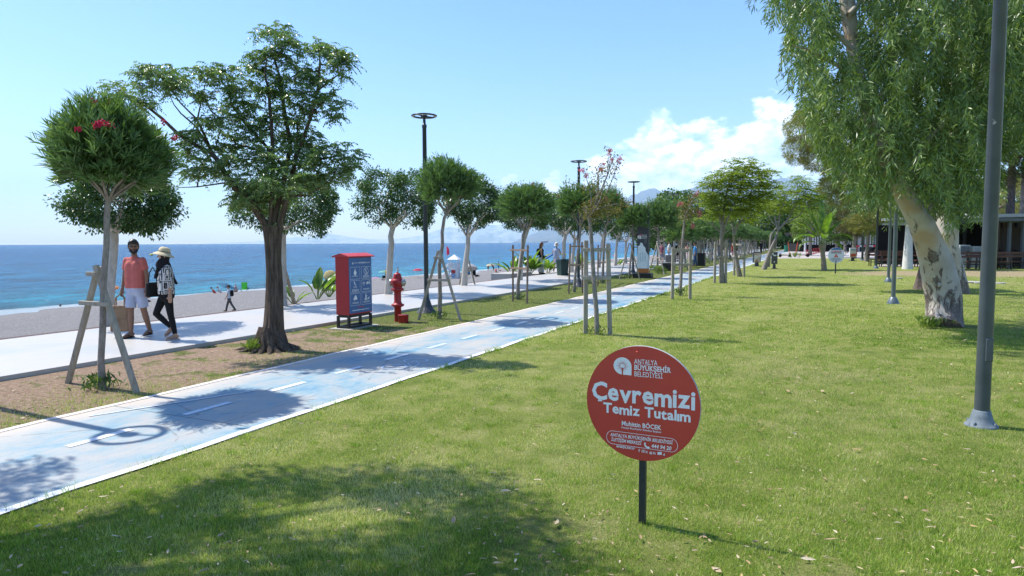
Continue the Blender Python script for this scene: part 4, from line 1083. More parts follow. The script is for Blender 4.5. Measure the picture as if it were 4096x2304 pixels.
feathery('jacaranda_tree', 'leaning jacaranda with forked trunk behind the dark totem displays', B, [
  ([(3055, 1078), (3080, 1010), (3100, 960), (3112, 925)], .17), ([(3073, 1068), (3080, 1000), (3084, 940), (3100, 918), (3112, 905)], .10), ([(3112, 925), (3100, 870), (3085, 820)], .07), ([(3112, 920), (3150, 880), (3180, 820), (3190, 770)], .08), ([(3112, 920), (3120, 850), (3150, 780)], .07), ([(3140, 895), (3200, 860), (3230, 810)], .05), ([(3100, 900), (3070, 860), (3050, 820)], .04)],
  [(3120,775,60,18),(3080,800,50,18),(3150,760,60,20),(3200,770,60,22),(3060,820,45,16),(3120,820,70,20),(3180,810,70,22),(3230,800,60,25),(3270,780,40,30),(3190,720,40,18),(3210,740,45,16),(3160,840,60,14),(3240,840,45,16),(3090,845,40,12),(3290,750,25,20)], 43, 1.6, per=45)

# ------------------------------------------------------------------ eucalyptus trees on the right
def hanging(r, tw, per, ll, lw, tl=(.35, .8), flare=.16):
    """tw: (n,3) twig tops; leaves hang along drooping twigs"""
    n = len(tw); P = []; D = []; Nn = []; rn = []
    out = rdir(r, n) * np.array([1, 1, .1]); L_ = r.uniform(*tl, n)[:, None]; sh = r.random(n)
    for k in range(per):
        t = (k + r.random((n, 1))) / per
        p = tw + out * L_ * flare * 2.2 * np.sqrt(t) - np.array([0, 0, 1]) * L_ * t + r.normal(0, .035, (n, 3))
        P.append(p); D.append(out * .5 + rdir(r, n) * .85 - np.array([0, 0, .85])); q = rdir(r, n); q[:, 2] *= .4; Nn.append(q)
        rn.append(np.clip(.10 + .45 * sh + .4 * r.random(n), 0, 1))
    P = np.concatenate(P); m = len(P)
    return P, np.concatenate(D), np.concatenate(Nn), ll * r.uniform(.65, 1.25, m), lw * r.uniform(.8, 1.2, m), np.concatenate(rn)
B = G(3768, 1306); r = np.random.default_rng(77)
t = thing('eucalyptus_tree', 'nearest eucalyptus, leaning left, with peeling white and tan bark and hanging leaves', 'tree', B)
mb = MB()
cl = [(3775, 1330, 78), (3775, 1306, 70), (3776, 1262, 64), (3778, 1200, 62), (3764, 1130, 62), (3742, 1050, 57), (3715, 970, 52), (3684, 893, 46), (3640, 820, 38), (3598, 745, 34), (3570, 680, 31), (3530, 600, 29), (3480, 470, 27), (3440, 330, 26), (3413, 200, 25), (3394, 60, 27), (3380, -80, 27), (3372, -300, 22), (3400, -600, 14)]
kk = B.y / F
pts = [Pz(u, v, B.y + .25 * math.sin(i * .5)) - B for i, (u, v, w_) in enumerate(cl)]
mb.tube(pts, [w_ * kk for _, _, w_ in cl], 30, fn=lambda a, p, i: 1 + .05 * math.sin(2 * a + p.z * 2) + .035 * math.sin(5 * a - p.z * 3) + .02 * math.sin(11 * a + p.z * 6))
E = lambda u, v, dy=0: Pz(u, v, B.y + dy) - B
rr = random.Random(8)
for pl, r0 in [([(3600, 745), (3660, 640), (3740, 520), (3850, 420), (3930, 330)], .10), ([(3480, 470), (3560, 330), (3680, 200), (3800, 60), (3880, -150)], .10), ([(3440, 330), (3350, 260), (3230, 200), (3130, 170)], .06), ([(3530, 600), (3440, 560), (3330, 540), (3240, 560)], .05),
               ([(3413, 200), (3300, 90), (3180, 10), (3060, -20)], .055), ([(3570, 680), (3500, 700), (3420, 700), (3360, 690)], .04), ([(3394, 60), (3500, -60), (3650, -200)], .06), ([(3684, 893), (3740, 800), (3800, 760), (3860, 760)], .045), ([(3413, 200), (3405, 130), (3440, 100)], .035)]:
    n = len(pl); dy = rr.uniform(-1, 1)
    mb.tube([E(u, v, dy * i / n * 1.2) for i, (u, v) in enumerate(pl)], [r0 * (1 - .8 * i / (n - 1)) for i in range(n)], 8)
mb.ball(Pz(3753, 1139, B.y - .38) - B, (.05, .05, .05), 0, 5)
mb.build('trunk', BK_EUC, t)
left = ([-700, -60, 0, 50, 100, 150, 200, 300, 400, 500, 600, 700, 740, 800, 850], [3150, 2990, 3030, 3075, 3100, 3125, 3140, 3165, 3195, 3205, 3240, 3320, 3370, 3480, 3640])
bot = ([2900, 3040, 3080, 3130, 3150, 3200, 3300, 3400, 3500, 3560, 3620, 3700, 3800, 3870, 3950, 4000, 4100, 4400], [25, 90, 180, 330, 490, 610, 730, 800, 840, 800, 790, 850, 880, 850, 830, 640, 560, 500])
tw = []; tw2 = []
n_try = 0
while len(tw) < 3500:
    n_try += 1
    u = r.uniform(2950, 4250); v = r.uniform(-520, 900); dy = r.normal(0, 1.0)
    if v < 0 and r.random() < .35: continue
    l_ = .6 / kk * .8
    tipv = v + r.uniform(25, 75)
    if u < np.interp(tipv, *left) + 12 or u < np.interp(v, *left) + 18 or tipv > np.interp(u, *bot): continue
    # clumps with gaps between them
    g = math.sin(u / 47 + dy) * math.cos(v / 61 + dy * 2) + .7 * math.sin(u / 23 - v / 31)
    if g < -.45 and r.random() < .9: continue
    if dy < .4 and v < 190 and abs(u - np.interp(v, [c[1] for c in cl[::-1]], [c[0] for c in cl[::-1]])) < 62: continue
    if dy < .6 and tipv > 745 and abs(u - np.interp(tipv, [c[1] for c in cl[::-1]], [c[0] for c in cl[::-1]])) < 62: continue
    (tw).append(np.array(E(u, v, dy)))
tw = np.array(tw)
P, D, Nn, l, w_, rn = hanging(r, tw, 30, .15, .024, (.3, .62))
leaves('crown', P, D, Nn, l, w_, EUC, t, rn, fold=.12)
sprouts(r, t, c=(-.42, -.25, 0), n=160, h=.28, spread=.10)

B = G(3808, 1172)
t = thing('eucalyptus_tree', 'second eucalyptus, upright with smooth grey-white trunk behind the leaning one', 'tree', B)
mb = MB(); cl2 = [(3808, 1190, 64), (3808, 1172, 56), (3796, 1080, 50), (3786, 980, 43), (3786, 900, 42), (3800, 790, 38), (3808, 700, 34), (3830, 560, 30), (3850, 400, 27), (3870, 200, 24), (3880, 0, 22), (3900, -200, 16)]
k2 = B.y / F
mb.tube([Pz(u, v, B.y) - B for u, v, q in cl2], [q * k2 for _, _, q in cl2], 26, fn=lambda a, p, i: 1 + .05 * math.sin(2 * a + p.z) + .04 * math.sin(5 * a - p.z * 2))
for pl, r0 in [([(3800, 790), (3700, 650), (3620, 560)], .12), ([(3820, 620), (3940, 500), (4040, 420)], .12), ([(3850, 400), (3760, 250), (3700, 150)], .10), ([(3870, 200), (3980, 80), (4080, 0)], .10)]:
    mb.tube([Pz(u, v, B.y + i * .6) - B for i, (u, v) in enumerate(pl)], [r0, r0 * .6, r0 * .25], 8)
mb.build('trunk', BK_EUC, t)
tw = []
while len(tw) < 1100:
    u = r.uniform(3560, 4260); v = r.uniform(-300, 900); dy = r.normal(0, 1.8)
    lim = np.interp(u, [3560, 3700, 3830, 3860, 3960, 4000, 4100, 4260], [760, 780, 560, 860, 880, 600, 560, 560])
    if v + 60 > lim: continue
    tw.append(np.array(Pz(u, v, B.y + dy) - B))
P, D, Nn, l, w_, rn = hanging(r, np.array(tw), 26, .19, .036, (.5, 1.0))
leaves('crown', P, D, Nn, l, w_, EUC, t, rn, fold=.12)

# pine behind, between the two eucalyptus trunks
B = G(3695, 1156)
t = thing('pine_tree', 'pine with dark rough bark whose olive crown shows left of the eucalyptus leaves', 'tree', B)
mb = MB(); mb.tube([Pz(u, v, B.y) - B for u, v in [(3690, 1180), (3693, 1150), (3708, 1080), (3722, 980), (3728, 880), (3720, 760), (3640, 640), (3520, 560), (3380, 540)]], [.42, .33, .27, .24, .22, .2, .17, .12, .06], 18, fn=lambda a, p, i: 1 + .08 * math.sin(4 * a + p.z * 3))
mb.tube([Pz(u, v, B.y) - B for u, v in [(3640, 640), (3560, 480), (3500, 380)]], [.14, .09, .04], 8); mb.tube([Pz(u, v, B.y) - B for u, v in [(3520, 560), (3420, 680), (3360, 760)]], [.09, .05, .02], 7)
mb.build('trunk', BK_PINE, t)
def tufts(r, cen, rad, n, per, ll, lw, c0):
    """needle tufts"""
    P = []; D = []
    d = rdir(r, n); c = np.array(cen) + d * np.array(rad) * (r.uniform(.35, 1, n) ** .5)[:, None]
    idx = np.repeat(np.arange(n), per); m = len(idx); dd = unit(d[idx] * .5 + rdir(r, m) + np.array([0, 0, .2]))
    return c[idx] + dd * .03, dd, rdir(r, m), ll * r.uniform(.7, 1.2, m), lw, np.clip(r.random(n)[idx] * .6 + .4 * r.random(m), 0, 1)
sets = []
for u, v, ru, rv, dy in [(3230, 520, 95, 75, 0), (3200, 600, 65, 60, 0), (3290, 620, 90, 70, .3), (3360, 700, 80, 70, .3), (3420, 560, 120, 110, .8), (3270, 470, 90, 60, .5), (3400, 760, 60, 50, .3), (3350, 800, 40, 30, 0), (3500, 640, 110, 110, 1), (3330, 740, 60, 40, 0)]:
    k = B.y / F; c = Pz(u, v, B.y + dy) - B
    sets.append(tufts(r, c, (ru * k, ru * k * .9, rv * k), int(ru * rv / 26), 34, .15, .010, 0))
P, D, Nn, l, w_, rn = [np.concatenate([np.broadcast_to(np.asarray(s[i], float), (len(s[0]),)) if np.ndim(s[i]) < 1 else s[i] for s in sets]) for i in range(6)]
leaves('crown', P, D, Nn, l, w_, PIN, t, rn, fold=.1)

# tree standing outside the frame that shades the lower left lawn
B = PS(7.9, 1.2); r = np.random.default_rng(15)
t = thing('eucalyptus_tree', 'tall tree just outside the view whose shade darkens the lower left lawn', 'tree', B)
zn = []
for x, y, rx, h in [(640, 1215, .42, 5.2), (760, 1228, .30, 5.4), (900, 1215, .40, 5.6), (1040, 1215, .38, 5.6), (1180, 1225, .42, 5.4), (1270, 1290, .42, 5.2), (1180, 1330, .40, 5.0), (1330, 1370, .40, 5.3), (1050, 1400, .46, 5.0), (1230, 1430, .48, 5.2),
                    (480, 1280, .42, 4.9), (360, 1330, .44, 4.9), (250, 1360, .4, 5.0), (460, 1350, .44, 4.8), (60, 1190, .34, 5.4), (20, 1230, .40, 5.4), (-60, 1300, .5, 5.4), (880, 1430, .42, 5.1), (720, 1420, .36, 5.2), (60, 1420, .4, 5.2), (200, 1440, .34, 5.2), (1380, 1440, .4, 5.6), (1000, 1260, .26, 5.5), (560, 1240, .24, 5.4), (640, 1330, .20, 5.0)]:
    g = G(x * 1.59, y * 1.59)
    while True:
        p = g + Vector((-.594, .3, 1)) * h; u, v = proj(p + Vector((0, 0, -rx * .8)) + Vector((0, .2, 0)))
        if v < -40 or u < -60: break
        h += .15
    zn.append((p - B, rx))
PP = []; 
mb = MB(); top = Vector((.2, .2, 4.1))
mb.tube([(0, 0, -.05), (.05, .02, 1.5), (.1, .1, 3), top], [.24, .19, .16, .13], 14)
for c, rx in zn:
    m_ = top.lerp(c, .5) + Vector((0, 0, .1)); mb.tube([top, m_, c], [.05, .03, .01], 6)
    n = int(880 * rx); PP.append(np.array(c) + rdir(r, n) * (r.random(n) ** .4)[:, None] * np.array([rx, rx, rx * .6]) * 1.15)
mb.build('trunk', BK_EUC, t)
P = np.concatenate(PP); n = len(P)
leaves('crown', P, rdir(r, n) * .7 - np.array([0, 0, .9]), rdir(r, n), .15 * r.uniform(.7, 1.2, n), .034, EUC, t)

# ------------------------------------------------------------------ background trees
r = np.random.default_rng(99)
def far_tree(kind, label, u, vbase, vtop, wpx, seed, group=None, bark_=None, low=.35, dens=1.0, y=None, lean=0):
    b = G(u, vbase) if y is None else Vector((Pz(u, 1000, y).x, y, 0))
    top = Pz(u, vtop, b.y).z; k = b.y / F; rx = wpx / 2 * k
    h = top; cz = h * (1 + low) / 2; rz = h * (1 - low) / 2
    rg = np.random.default_rng(seed); rr = random.Random(seed)
    t = thing({'pine': 'pine_tree', 'green': 'broadleaf_tree', 'light': 'broadleaf_tree', 'olive': 'pine_tree', 'euc': 'eucalyptus_tree'}[kind], label, 'tree', b, group=group)
    mat = {'pine': PIN, 'green': GEN, 'light': LGT, 'olive': OLV, 'euc': EUC}[kind]
    mb = MB(); ln = Vector((lean * h, 0, 0)); h = min(h, h)
    fork_trunk(mb, [(0, 0, -.05), (ln.x * .2, 0, h * low * .5), (ln.x * .5, 0, h * low), (ln.x, 0, h * (low + .15))], min(.34, .045 * h * .55 + .06), min(.24, .03 * h * .5 + .04), (ln.x, 0, cz), rx, rz, 6, rr)
    mb.build('trunk', bark_ or BK_GREY, t)
    cs = (rx * rx * rz) ** (1 / 3)
    if kind in ('pine', 'olive'):
        ncl = int(60 * dens); d = rdir(rg, ncl); c = np.array([ln.x, 0, cz]) + d * np.array([rx, rx, rz]) * (rg.uniform(.5, 1, ncl) ** .5)[:, None]
        S_ = [tufts(rg, cc, (cs * .26,) * 2 + (cs * .17,), 16, 24, .045 * cs + .08, .012 + .004 * cs, 0) for cc in c]
        a = [np.concatenate([np.broadcast_to(np.asarray(s[i], float), (len(s[0]),)) if np.ndim(s[i]) < 1 else s[i] for s in S_]) for i in range(6)]
        leaves('crown', *a[:3], a[3], a[4], mat, t, a[5])
    elif kind == 'euc':
        n = int(420 * dens); d = rdir(rg, n); c = np.array([ln.x, 0, cz]) + d * np.array([rx, rx, rz]) * (rg.uniform(.3, 1, n) ** .4)[:, None]
        P, D, Nn, l, w_, rn = hanging(rg, c, 20, .22, .05, (.6, 1.3))
        leaves('crown', P, D, Nn, l, w_, mat, t, rn)
    else:
        P, D, Nn, l, w_, rn, _ = clump_crown(rg, (ln.x, 0, cz), (rx, rx, rz), int(110 * dens), 50, cs * .24, .055 * cs + .09, .03 * cs + .05, -.9)
        leaves('crown', P, D, Nn, l, w_, mat, t, rn)
    return t
OLV = leafmat('pine_olive_needle', [(.06, .06, .025), (.11, .10, .04), (.16, .14, .06), (.09, .10, .03)], .2, .7, .2)
far_tree('green', 'bushy bright green tree behind the jacaranda crowns', 2800, 1035, 775, 200, 101, low=.35, dens=1.4)
far_tree('pine', 'olive-green pine with leaning trunk above the white round sign', 3465, 1046, 845, 170, 102, low=.55, lean=.05)
far_tree('olive', 'tall rounded grey-green pine behind the banana palm', 3415, 1034, 770, 150, 103, low=.35, dens=1.2)
far_tree('green', 'dark leafy tree right of the banana palm crown', 3345, 1030, 830, 130, 104, low=.3)
far_tree('light', 'light green acacia crown left of the banana palm', 3240, 1022, 850, 150, 105, low=.4)
far_tree('euc', 'weeping eucalyptus with whitewashed base beside the picnic tables', 3630, 1076, 560, 260, 106, low=.42, dens=1.5, bark_=basic('whitewash', (.62, .60, .57), .8, .1, 5, bump=.5, bscale=20, bd=.02))
far_tree('euc', 'weeping eucalyptus hanging low behind the two slim lawn lamps', 3520, 1046, 640, 240, 107, low=.28, dens=1.3)
far_tree('olive', 'brownish pine crown right of the tall foreground lamp post', 4030, 1060, 420, 260, 108, low=.50, dens=1.5, bark_=BK_PINE)
far_tree('olive', 'dull olive pine filling the upper right edge', 4180, 1052, 180, 380, 109, low=.45, dens=1.6, bark_=BK_PINE)
far_tree('pine', 'yellow-green pine above the restaurant roof', 3985, 1032, 700, 200, 110, low=.45, bark_=BK_PINE)
far_tree('euc', 'tall eucalyptus crown filling the upper right corner behind the tall lamp post', 4090, 1058, -300, 620, 120, low=.50, dens=2.8)
far_tree('green', 'leafy tree between the second eucalyptus and the brownish pine crown', 3960, 1062, 250, 420, 121, low=.48, dens=1.8)
WOODG = 'tree of the wooded strip behind the restaurant terraces'
ks = ['green', 'olive', 'light', 'green', 'pine', 'green', 'olive', 'green', 'green', 'light']
xs = [3290, 3380, 3475, 3560, 3640, 3740, 3830, 3910, 4010, 4110, 4210]
rr = random.Random(12)
for i, u in enumerate(xs):
    kd = ks[i % 10]
    far_tree(kd, 'tree of the wooded strip behind the terraces, ' + ORD[i + 1] + ' from its left end', u, 0, rr.uniform(760, 860) if u < 3700 else rr.uniform(660, 800), rr.uniform(150, 220), 200 + i, group='trees of the wooded strip', low=.12, y=rr.uniform(100, 125), dens=1.3)
for i, u in enumerate([2890, 2980, 3060, 3140, 3210, 3290, 3370]):
    far_tree('green' if i % 2 else 'light', 'distant tree closing the view along the path, ' + ORD[i + 1] + ' from the left', u, 0, rr.uniform(865, 905), 150, 230 + i, group='distant trees behind the path', low=.12, y=rr.uniform(150, 180), dens=.9)

# hedge-like far wood behind it all
r = np.random.default_rng(6); n = 52000
x = r.uniform(30, 190, n); yb = 150 + r.uniform(0, 12, n); h = r.random(n) ** .8 * (9 + 3 * np.sin(x * .21) + 2 * np.sin(x * .53 + 1))
o = leaves('far_wood', np.stack([x, yb, h], 1), rdir(r, n), rdir(r, n), .9, .55, GEN); o['kind'] = 'stuff'; tag(o, 'dark far-off wood behind the restaurants', 'wood')

# banana palm on the lawn
def paddle(mb, base, az_, el_, length, width, m=0, curl=.5, torn=0, rs=None, stalk=.35, stalk_r=.018):
    """one banana leaf: stalk and a broad blade with a midrib that arches over"""
    d = Vector((math.cos(az_), math.sin(az_), 0)); n = 9; P = []
    for i in range(n + 4):
        t = i / (n + 3); e = el_ - curl * t * t * 1.6
        P.append((P[-1] + (d * math.cos(e) + Vector((0, 0, math.sin(e)))) * (length / (n + 3))) if P else Vector(base))
    k0 = int(stalk * (n + 3)); mb.tube(P[:k0 + 2], [stalk_r * (1 - .4 * i / (k0 + 1)) for i in range(k0 + 2)], 6, m + 1)
    side = Vector((-d.y, d.x, 0)); vs = []; fs = []
    Q = P[k0:]; q = len(Q)
    for i, p in enumerate(Q):
        t = i / (q - 1); w_ = width * math.sin(math.pi * min(1, .10 + .9 * t) ** .8) ** .7 * (1 if t < .98 else .15)
        dd = (Q[min(i + 1, q - 1)] - Q[max(i - 1, 0)]).normalized(); nn = side.cross(dd)
        j = rs.uniform(.72, 1.0) if torn and rs else 1
        vs += [p - side * w_ * j + nn * w_ * -.30, p - side * w_ * .5 * j + nn * w_ * -.02, p, p + side * w_ * .5 + nn * w_ * -.02, p + side * w_ * (rs.uniform(.72, 1) if torn and rs else 1) + nn * w_ * -.30]
    for i in range(q - 1):
        for c in range(4): fs.append((i * 5 + c, i * 5 + c + 1, i * 5 + c + 6, i * 5 + c + 5))
    mb.add(vs, fs, m, smooth=True)
BANS = basic('banana_stalk', (.16, .20, .06), .5)
BANT = bark('banana_trunk', (.12, .09, .06), (.24, .20, .15), (.36, .31, .25), 16, (1, 1, 2), .01)
def banana(label, base, leavesdef, seed, trunk=None, fan=0, name='banana_plant', cat='plant', group=None):
    rs = random.Random(seed); t = thing(name, label, cat, base, group=group)
    z0 = 0
    if trunk:
        mb = MB(); mb.tube(trunk[0], trunk[1], 12); mb.build('trunk', BANT, t); z0 = trunk[0][-1][2]; x0 = trunk[0][-1][0]
    else: x0 = 0
    for az_, el_, L_, W_, cu in leavesdef:
        mb = MB(); paddle(mb, (x0 + .03 * math.cos(az_), .03 * math.sin(az_), z0 - .05), az_, el_, L_, W_, 0, cu, 1, rs)
        o = mb.build('leaf', [BANM, BANS], t)
    return t
mB = Mat('banana_blade'); c = mB.ramp(mB.noise(2.5, 4), [(.3, (.045, .10, .016)), (.5, (.10, .185, .025)), (.7, (.22, .30, .045))])
c = mB.mix(mB.ramp(mB.noise(6, 5, .7), [(.6, (0, 0, 0)), (.72, (.6, .6, .6))]), c, (.30, .20, .09)); mB.col(c).rough(.38)
tr_ = mB.n('ShaderNodeBsdfTranslucent'); mB.l(mB.mix(1.0, c, (1.6, 1.7, .8), 'MULTIPLY'), tr_.inputs[0]); xs_ = mB.n('ShaderNodeMixShader'); xs_.inputs[0].default_value = .42
mB.l(mB.b.outputs[0], xs_.inputs[1]); mB.l(tr_.outputs[0], xs_.inputs[2]); mB.l(xs_.outputs[0], mB.out.inputs[0]); BANM = mB.m
B = G(3297, 1082)
banana('palm-like banana tree with upright paddle leaves in the middle of the lawn', B,
  [(.1, 1.35, 2.6, .26, .25), (3.0, 1.30, 2.7, .25, .3), (1.4, 1.45, 2.9, .24, .1), (2.9, 1.0, 2.3, .26, .55), (.2, 1.05, 2.2, .26, .5), (3.3, .75, 2.3, .27, 1.2), (-.2, .8, 2.1, .27, 1.2), (4.6, 1.2, 2.4, .26, .4), (3.1, .45, 1.7, .2, 1.2), (.1, .4, 1.6, .2, 1.3), (4.4, .8, 1.9, .24, .9), (2.6, 1.2, 2.5, .24, .5), (.5, 1.25, 2.6, .24, .35)],
  5, trunk=([(0, 0, -.05), (-.05, 0, .5), (-.12, 0, 1.0), (-.16, 0, 1.6)], [.17, .15, .13, .22]), name='banana_tree', cat='tree')
# banana plants by the beach
for lab, u, v, n, s, sd, st in [('small banana plant with torn leaves just right of the thick dark trunk', 1190, 1212, 6, .75, 1, 2.2), ('tall banana plant with a bright curled leaf left of the blue notice box', 1285, 1192, 8, 1.25, 2, 1.0),
    ('dense banana clump on the low concrete wall left of the brown posts', 2062, 1100, 12, 1.35, 3, .3), ('banana clump with a tall bright leaf right of the brown posts', 2128, 1098, 12, 1.7, 4, .4), ('banana clump between the two walking women', 2200, 1092, 9, 1.2, 5, .9),
    ('banana plant between the wheeled bin and the ficus', 2330, 1078, 7, 1.25, 6, 1.8), ('small yellow-green banana plant in front of the beach near the totem', 2482, 1064, 5, .8, 7, .6), ('low banana plant behind the blue notice box', 1330, 1182, 7, .8, 8, .2)]:
    rs = random.Random(sd * 7); b = G(u, v); b = b + LEFT * .15
    banana(lab, b, [(rs.uniform(0, 6.28), rs.uniform(.7, 1.45), s * rs.uniform(.7, 1.1), s * .13, rs.uniform(.2, .9)) for _ in range(n)] + [(st, .9, s * 1.1, s * .17, .3)], sd)
# small shoots at the palm base and leafy shrubs
for lab, u, v, hh, w_ in [('low leafy shrub between the totem and the black bench', 2632, 1096, .42, .42), ('low shrub at the foot of the far prop frame behind the bench', 2815, 1050, .5, .5), ('low shrub beside the black cylindrical bin', 2770, 1063, .4, .45), ('small shrub beside the parked scooters', 3180, 1030, .5, .6)]:
    b = G(u, v); r = np.random.default_rng(u); t = thing('shrub', lab, 'shrub', b)
    P, D, Nn, l, q, rn, _ = clump_crown(r, (0, 0, hh * .5), (w_, w_, hh * .55), 30, 34, .12, .08, .03, -.6)
    leaves('foliage', P, D, Nn, l, q, LGT, t, rn)
    mb = MB(); mb.tube([(0, 0, -.03), (0, 0, hh * .5)], .02, 5); mb.build('stem', BK_GREY, t)

# ------------------------------------------------------------------ lamps
STEEL = basic('dark_blue_steel', (.030, .042, .055), .38, .1, 4, .5, .2)
STEELG = basic('grey_steel', (.115, .145, .165), .38, .10, 3, .5, .2)
m = Mat('foreground_steel'); n_ = m.noise(9, 5, .6, stretch=(1, 1, .6)); c = m.ramp(m.noise(3, 4), [(.3, (.055, .070, .080)), (.7, (.085, .105, .12))])
c = m.mix(m.ramp(n_, [(.70, (0, 0, 0)), (.73, (1, 1, 1))]), c, (.42, .42, .40)); m.col(c).rough(.36).metal(.15); STEELF = m.m
FROST = basic('lamp_glass', (.62, .62, .60), .4)
PLASTIC = basic('black_sheet', (.045, .05, .06), .45, .2, 8, .5, bump=.6, bscale=14, bd=.03)
def make_lamp(label, loc, h=5.0, r0=.062, mat=None, base='cone', group=None, rz=0.0, head=True):
    mat = mat or STEEL; t = thing('street_lamp', label, 'street lamp', loc, rz, group=group)
    mb = MB(); mb.lathe([(r0, -.05), (r0 * .84, h * .938), (r0 * .97, h * .94), (r0 * 1.0, h * .955), (r0 * .62, h * .957), (r0 * .55, h * .98), (r0 * .5, h - .02)], 18)
    mb.build('pole', mat, t)
    mb = MB()
    if base == 'cone': mb.lathe([(.27, -.02), (.25, .03), (.18, .10), (.12, .22), (.09, .33), (r0 + .006, .36)], 14); mb.build('base_cover', PLASTIC, t)
    elif base == 'concrete': mb.lathe([(.17, -.02), (.16, .03), (.13, .09), (.095, .16), (r0 + .01, .19)], 12); mb.build('base_cover', STEELG if mat is not STEELF else GREYB, t)
    else:
        mb.lathe([(.145, -.02), (.142, .010), (.128, .018), (.118, .03), (.100, .06), (.090, .09), (.082, .125), (r0 + .010, .132), (r0 + .010, .150), (r0 + .002, .155)], 28); mb.build('base_cover', GREYB, t)
        for q in range(4):
            a = q * math.pi / 2 + .5; MB().lathe([(.012, 0), (.012, .03), (0, .032)], 6, c=(.122 * math.cos(a), .122 * math.sin(a), .016)).build('bolt', STEELG, t)
        mb = MB(); mb.box((0, -r0 * .96, .75), (.07, .02, .22)); mb.build('hatch', mat, t, bevel=.008)
    if head:
        mb = MB(); mb.ring((0, 0, h), .29, .040, 40, 8, ez=.5)
        for k in range(2):
            a = k * math.pi + .4; mb.tube([(0, 0, h - .01), (math.cos(a) * .28, math.sin(a) * .28, h)], .018, 6)
        mb.lathe([(.0, h - .06), (.085, h - .05), (.085, h + .01), (.03, h + .03), (0, h + .03)], 14); mb.build('lamp_head', mat, t)
        mb = MB(); mb.ring((0, 0, h - .022), .29, .022, 40, 6, ez=.3); mb.build('diffuser', FROST, t)
    return t
GREYB = basic('weathered_base_paint', (.15, .18, .20), .6, .22, 14, .3, bump=.3, bscale=30)
lp = []
p0 = G(1707, 1250); L0, S0 = LS(p0)
labs = [('dark ring-headed street lamp standing clear between the hydrant and the tall oleander', 0), ('dark ring-headed street lamp behind the leaning oleander and the crape myrtle', 1), ('dark ring-headed street lamp right behind the dark totem', 2), ('dark ring-headed street lamp rising left of the jacaranda crowns', 3)]
for i in range(-1, 13):
    S_ = S0 + 10.35 * i; p = PS(L0, S_)
    if i == 1: p = G(2314, 1147)
    lab = labs[i][0] if 0 <= i < 4 else ('dark ring-headed street lamp just left of the view, casting a ring shadow on the path' if i < 0 else 'dark ring-headed street lamp in the far run of the promenade row')
    if i > 3: lab = ORD[i - 3] + ' ring-headed street lamp beyond the one left of the jacaranda crowns'
    if i <= 3: lp.append(make_lamp(lab, p, 5.0, rz=.5 + i))
    else:
        o = place(lp[-1], {lp[-1].name}, p, .3 * i); o['label'] = lab; o['group'] = 'far promenade street lamps'
LF = G(3925, 1702)
make_lamp('tall thick grey lamp post on a flared base, the nearest one at right', LF, 5.0, .066, STEELF, 'flange')
make_lamp('slim grey lamp post on the lawn left of the leaning eucalyptus trunk', G(3572, 1214), 5.0, .060, STEELG, 'concrete')
make_lamp('slim grey lamp post just behind and left of the other slim lawn post', G(3553, 1128), 5.0, .062, STEELG, 'concrete')
make_lamp('slim dark lamp post on the lawn next to the stacked picnic tables', G(3504, 1074), 5.0, .07, STEEL, 'concrete')
make_lamp('dark lamp post between the white light box and the leaning pine', G(3449, 1042), 5.0, .10, STEEL, 'concrete')

# ------------------------------------------------------------------ round red sign
RED = basic('sign_red', (.56, .055, .036), .42, .06, 3, .45)
WH = basic('sign_white', (.84, .84, .82), .5, .03, 8)
EDGE = basic('sign_edge', (.38, .39, .37), .7, .25, 20)
POSTM = basic('sign_post_steel', (.035, .040, .042), .5, .3, 14, .5, .3)
base = G(2578, 2098); D_ = base.y
Rr = .228 * (D_ / 4.2) * 1.0
cz = Pz(2570, 1612, D_).z; topz = Pz(2570, 1380, D_).z; botz = Pz(2590, 1842, D_).z
Rr = (topz - botz) / 2 * .985
t = thing('round_sign', 'round red sign with white writing on a dark square post, nearest thing on the lawn', 'sign', base + Vector((-.022, 0, 0)), R(-27))
mb = MB(); mb.tube([(0, .03, -.05), (0, .03, cz - base.z - .1)], .029 * 1.0, 4, smooth=False, ang0=math.pi / 4); mb.build('post', POSTM, t, bevel=.003)
n = 72; out = [(Rr * math.cos(2 * math.pi * i / n), cz + Rr * math.sin(2 * math.pi * i / n)) for i in range(n)]
mb = MB(); k = len(out)
mb.prism(out, -.018, .008); mb.m = [1 if i == 0 else 0 for i in range(len(mb.m))]
mb.build('board', [EDGE, RED], t)
sc = Rr / 231.0                      # one unit = one picture pixel across the board
X = lambda x: (x - 2563) * 1.066 * sc
Z = lambda y: cz - (y - 1610) * sc
y_ = -.0195
SKEW = .13
def unskew(x, y): return X(x), Z(y - (x - 2570) * SKEW)      # a point read off the photograph, where lines slope down to the right
def brd(x, y): return X(x), Z(y)
mb = MB()
def tx(s, x, y, size, bold=0, width=None, align='LEFT', sh=0):
    a, b = unskew(x, y); put_text(mb, s, a, b, y_, size * sc, 0, bold * sc, align, width * sc * 1.066 if width else None, sh)
tx('ANTALYA', 2534, 1447, 29, .1, 88); tx('BÜYÜKŞEHİR', 2534, 1471, 29, .75, 137); tx('BELEDİYESİ', 2534, 1497, 29, .1, 106)
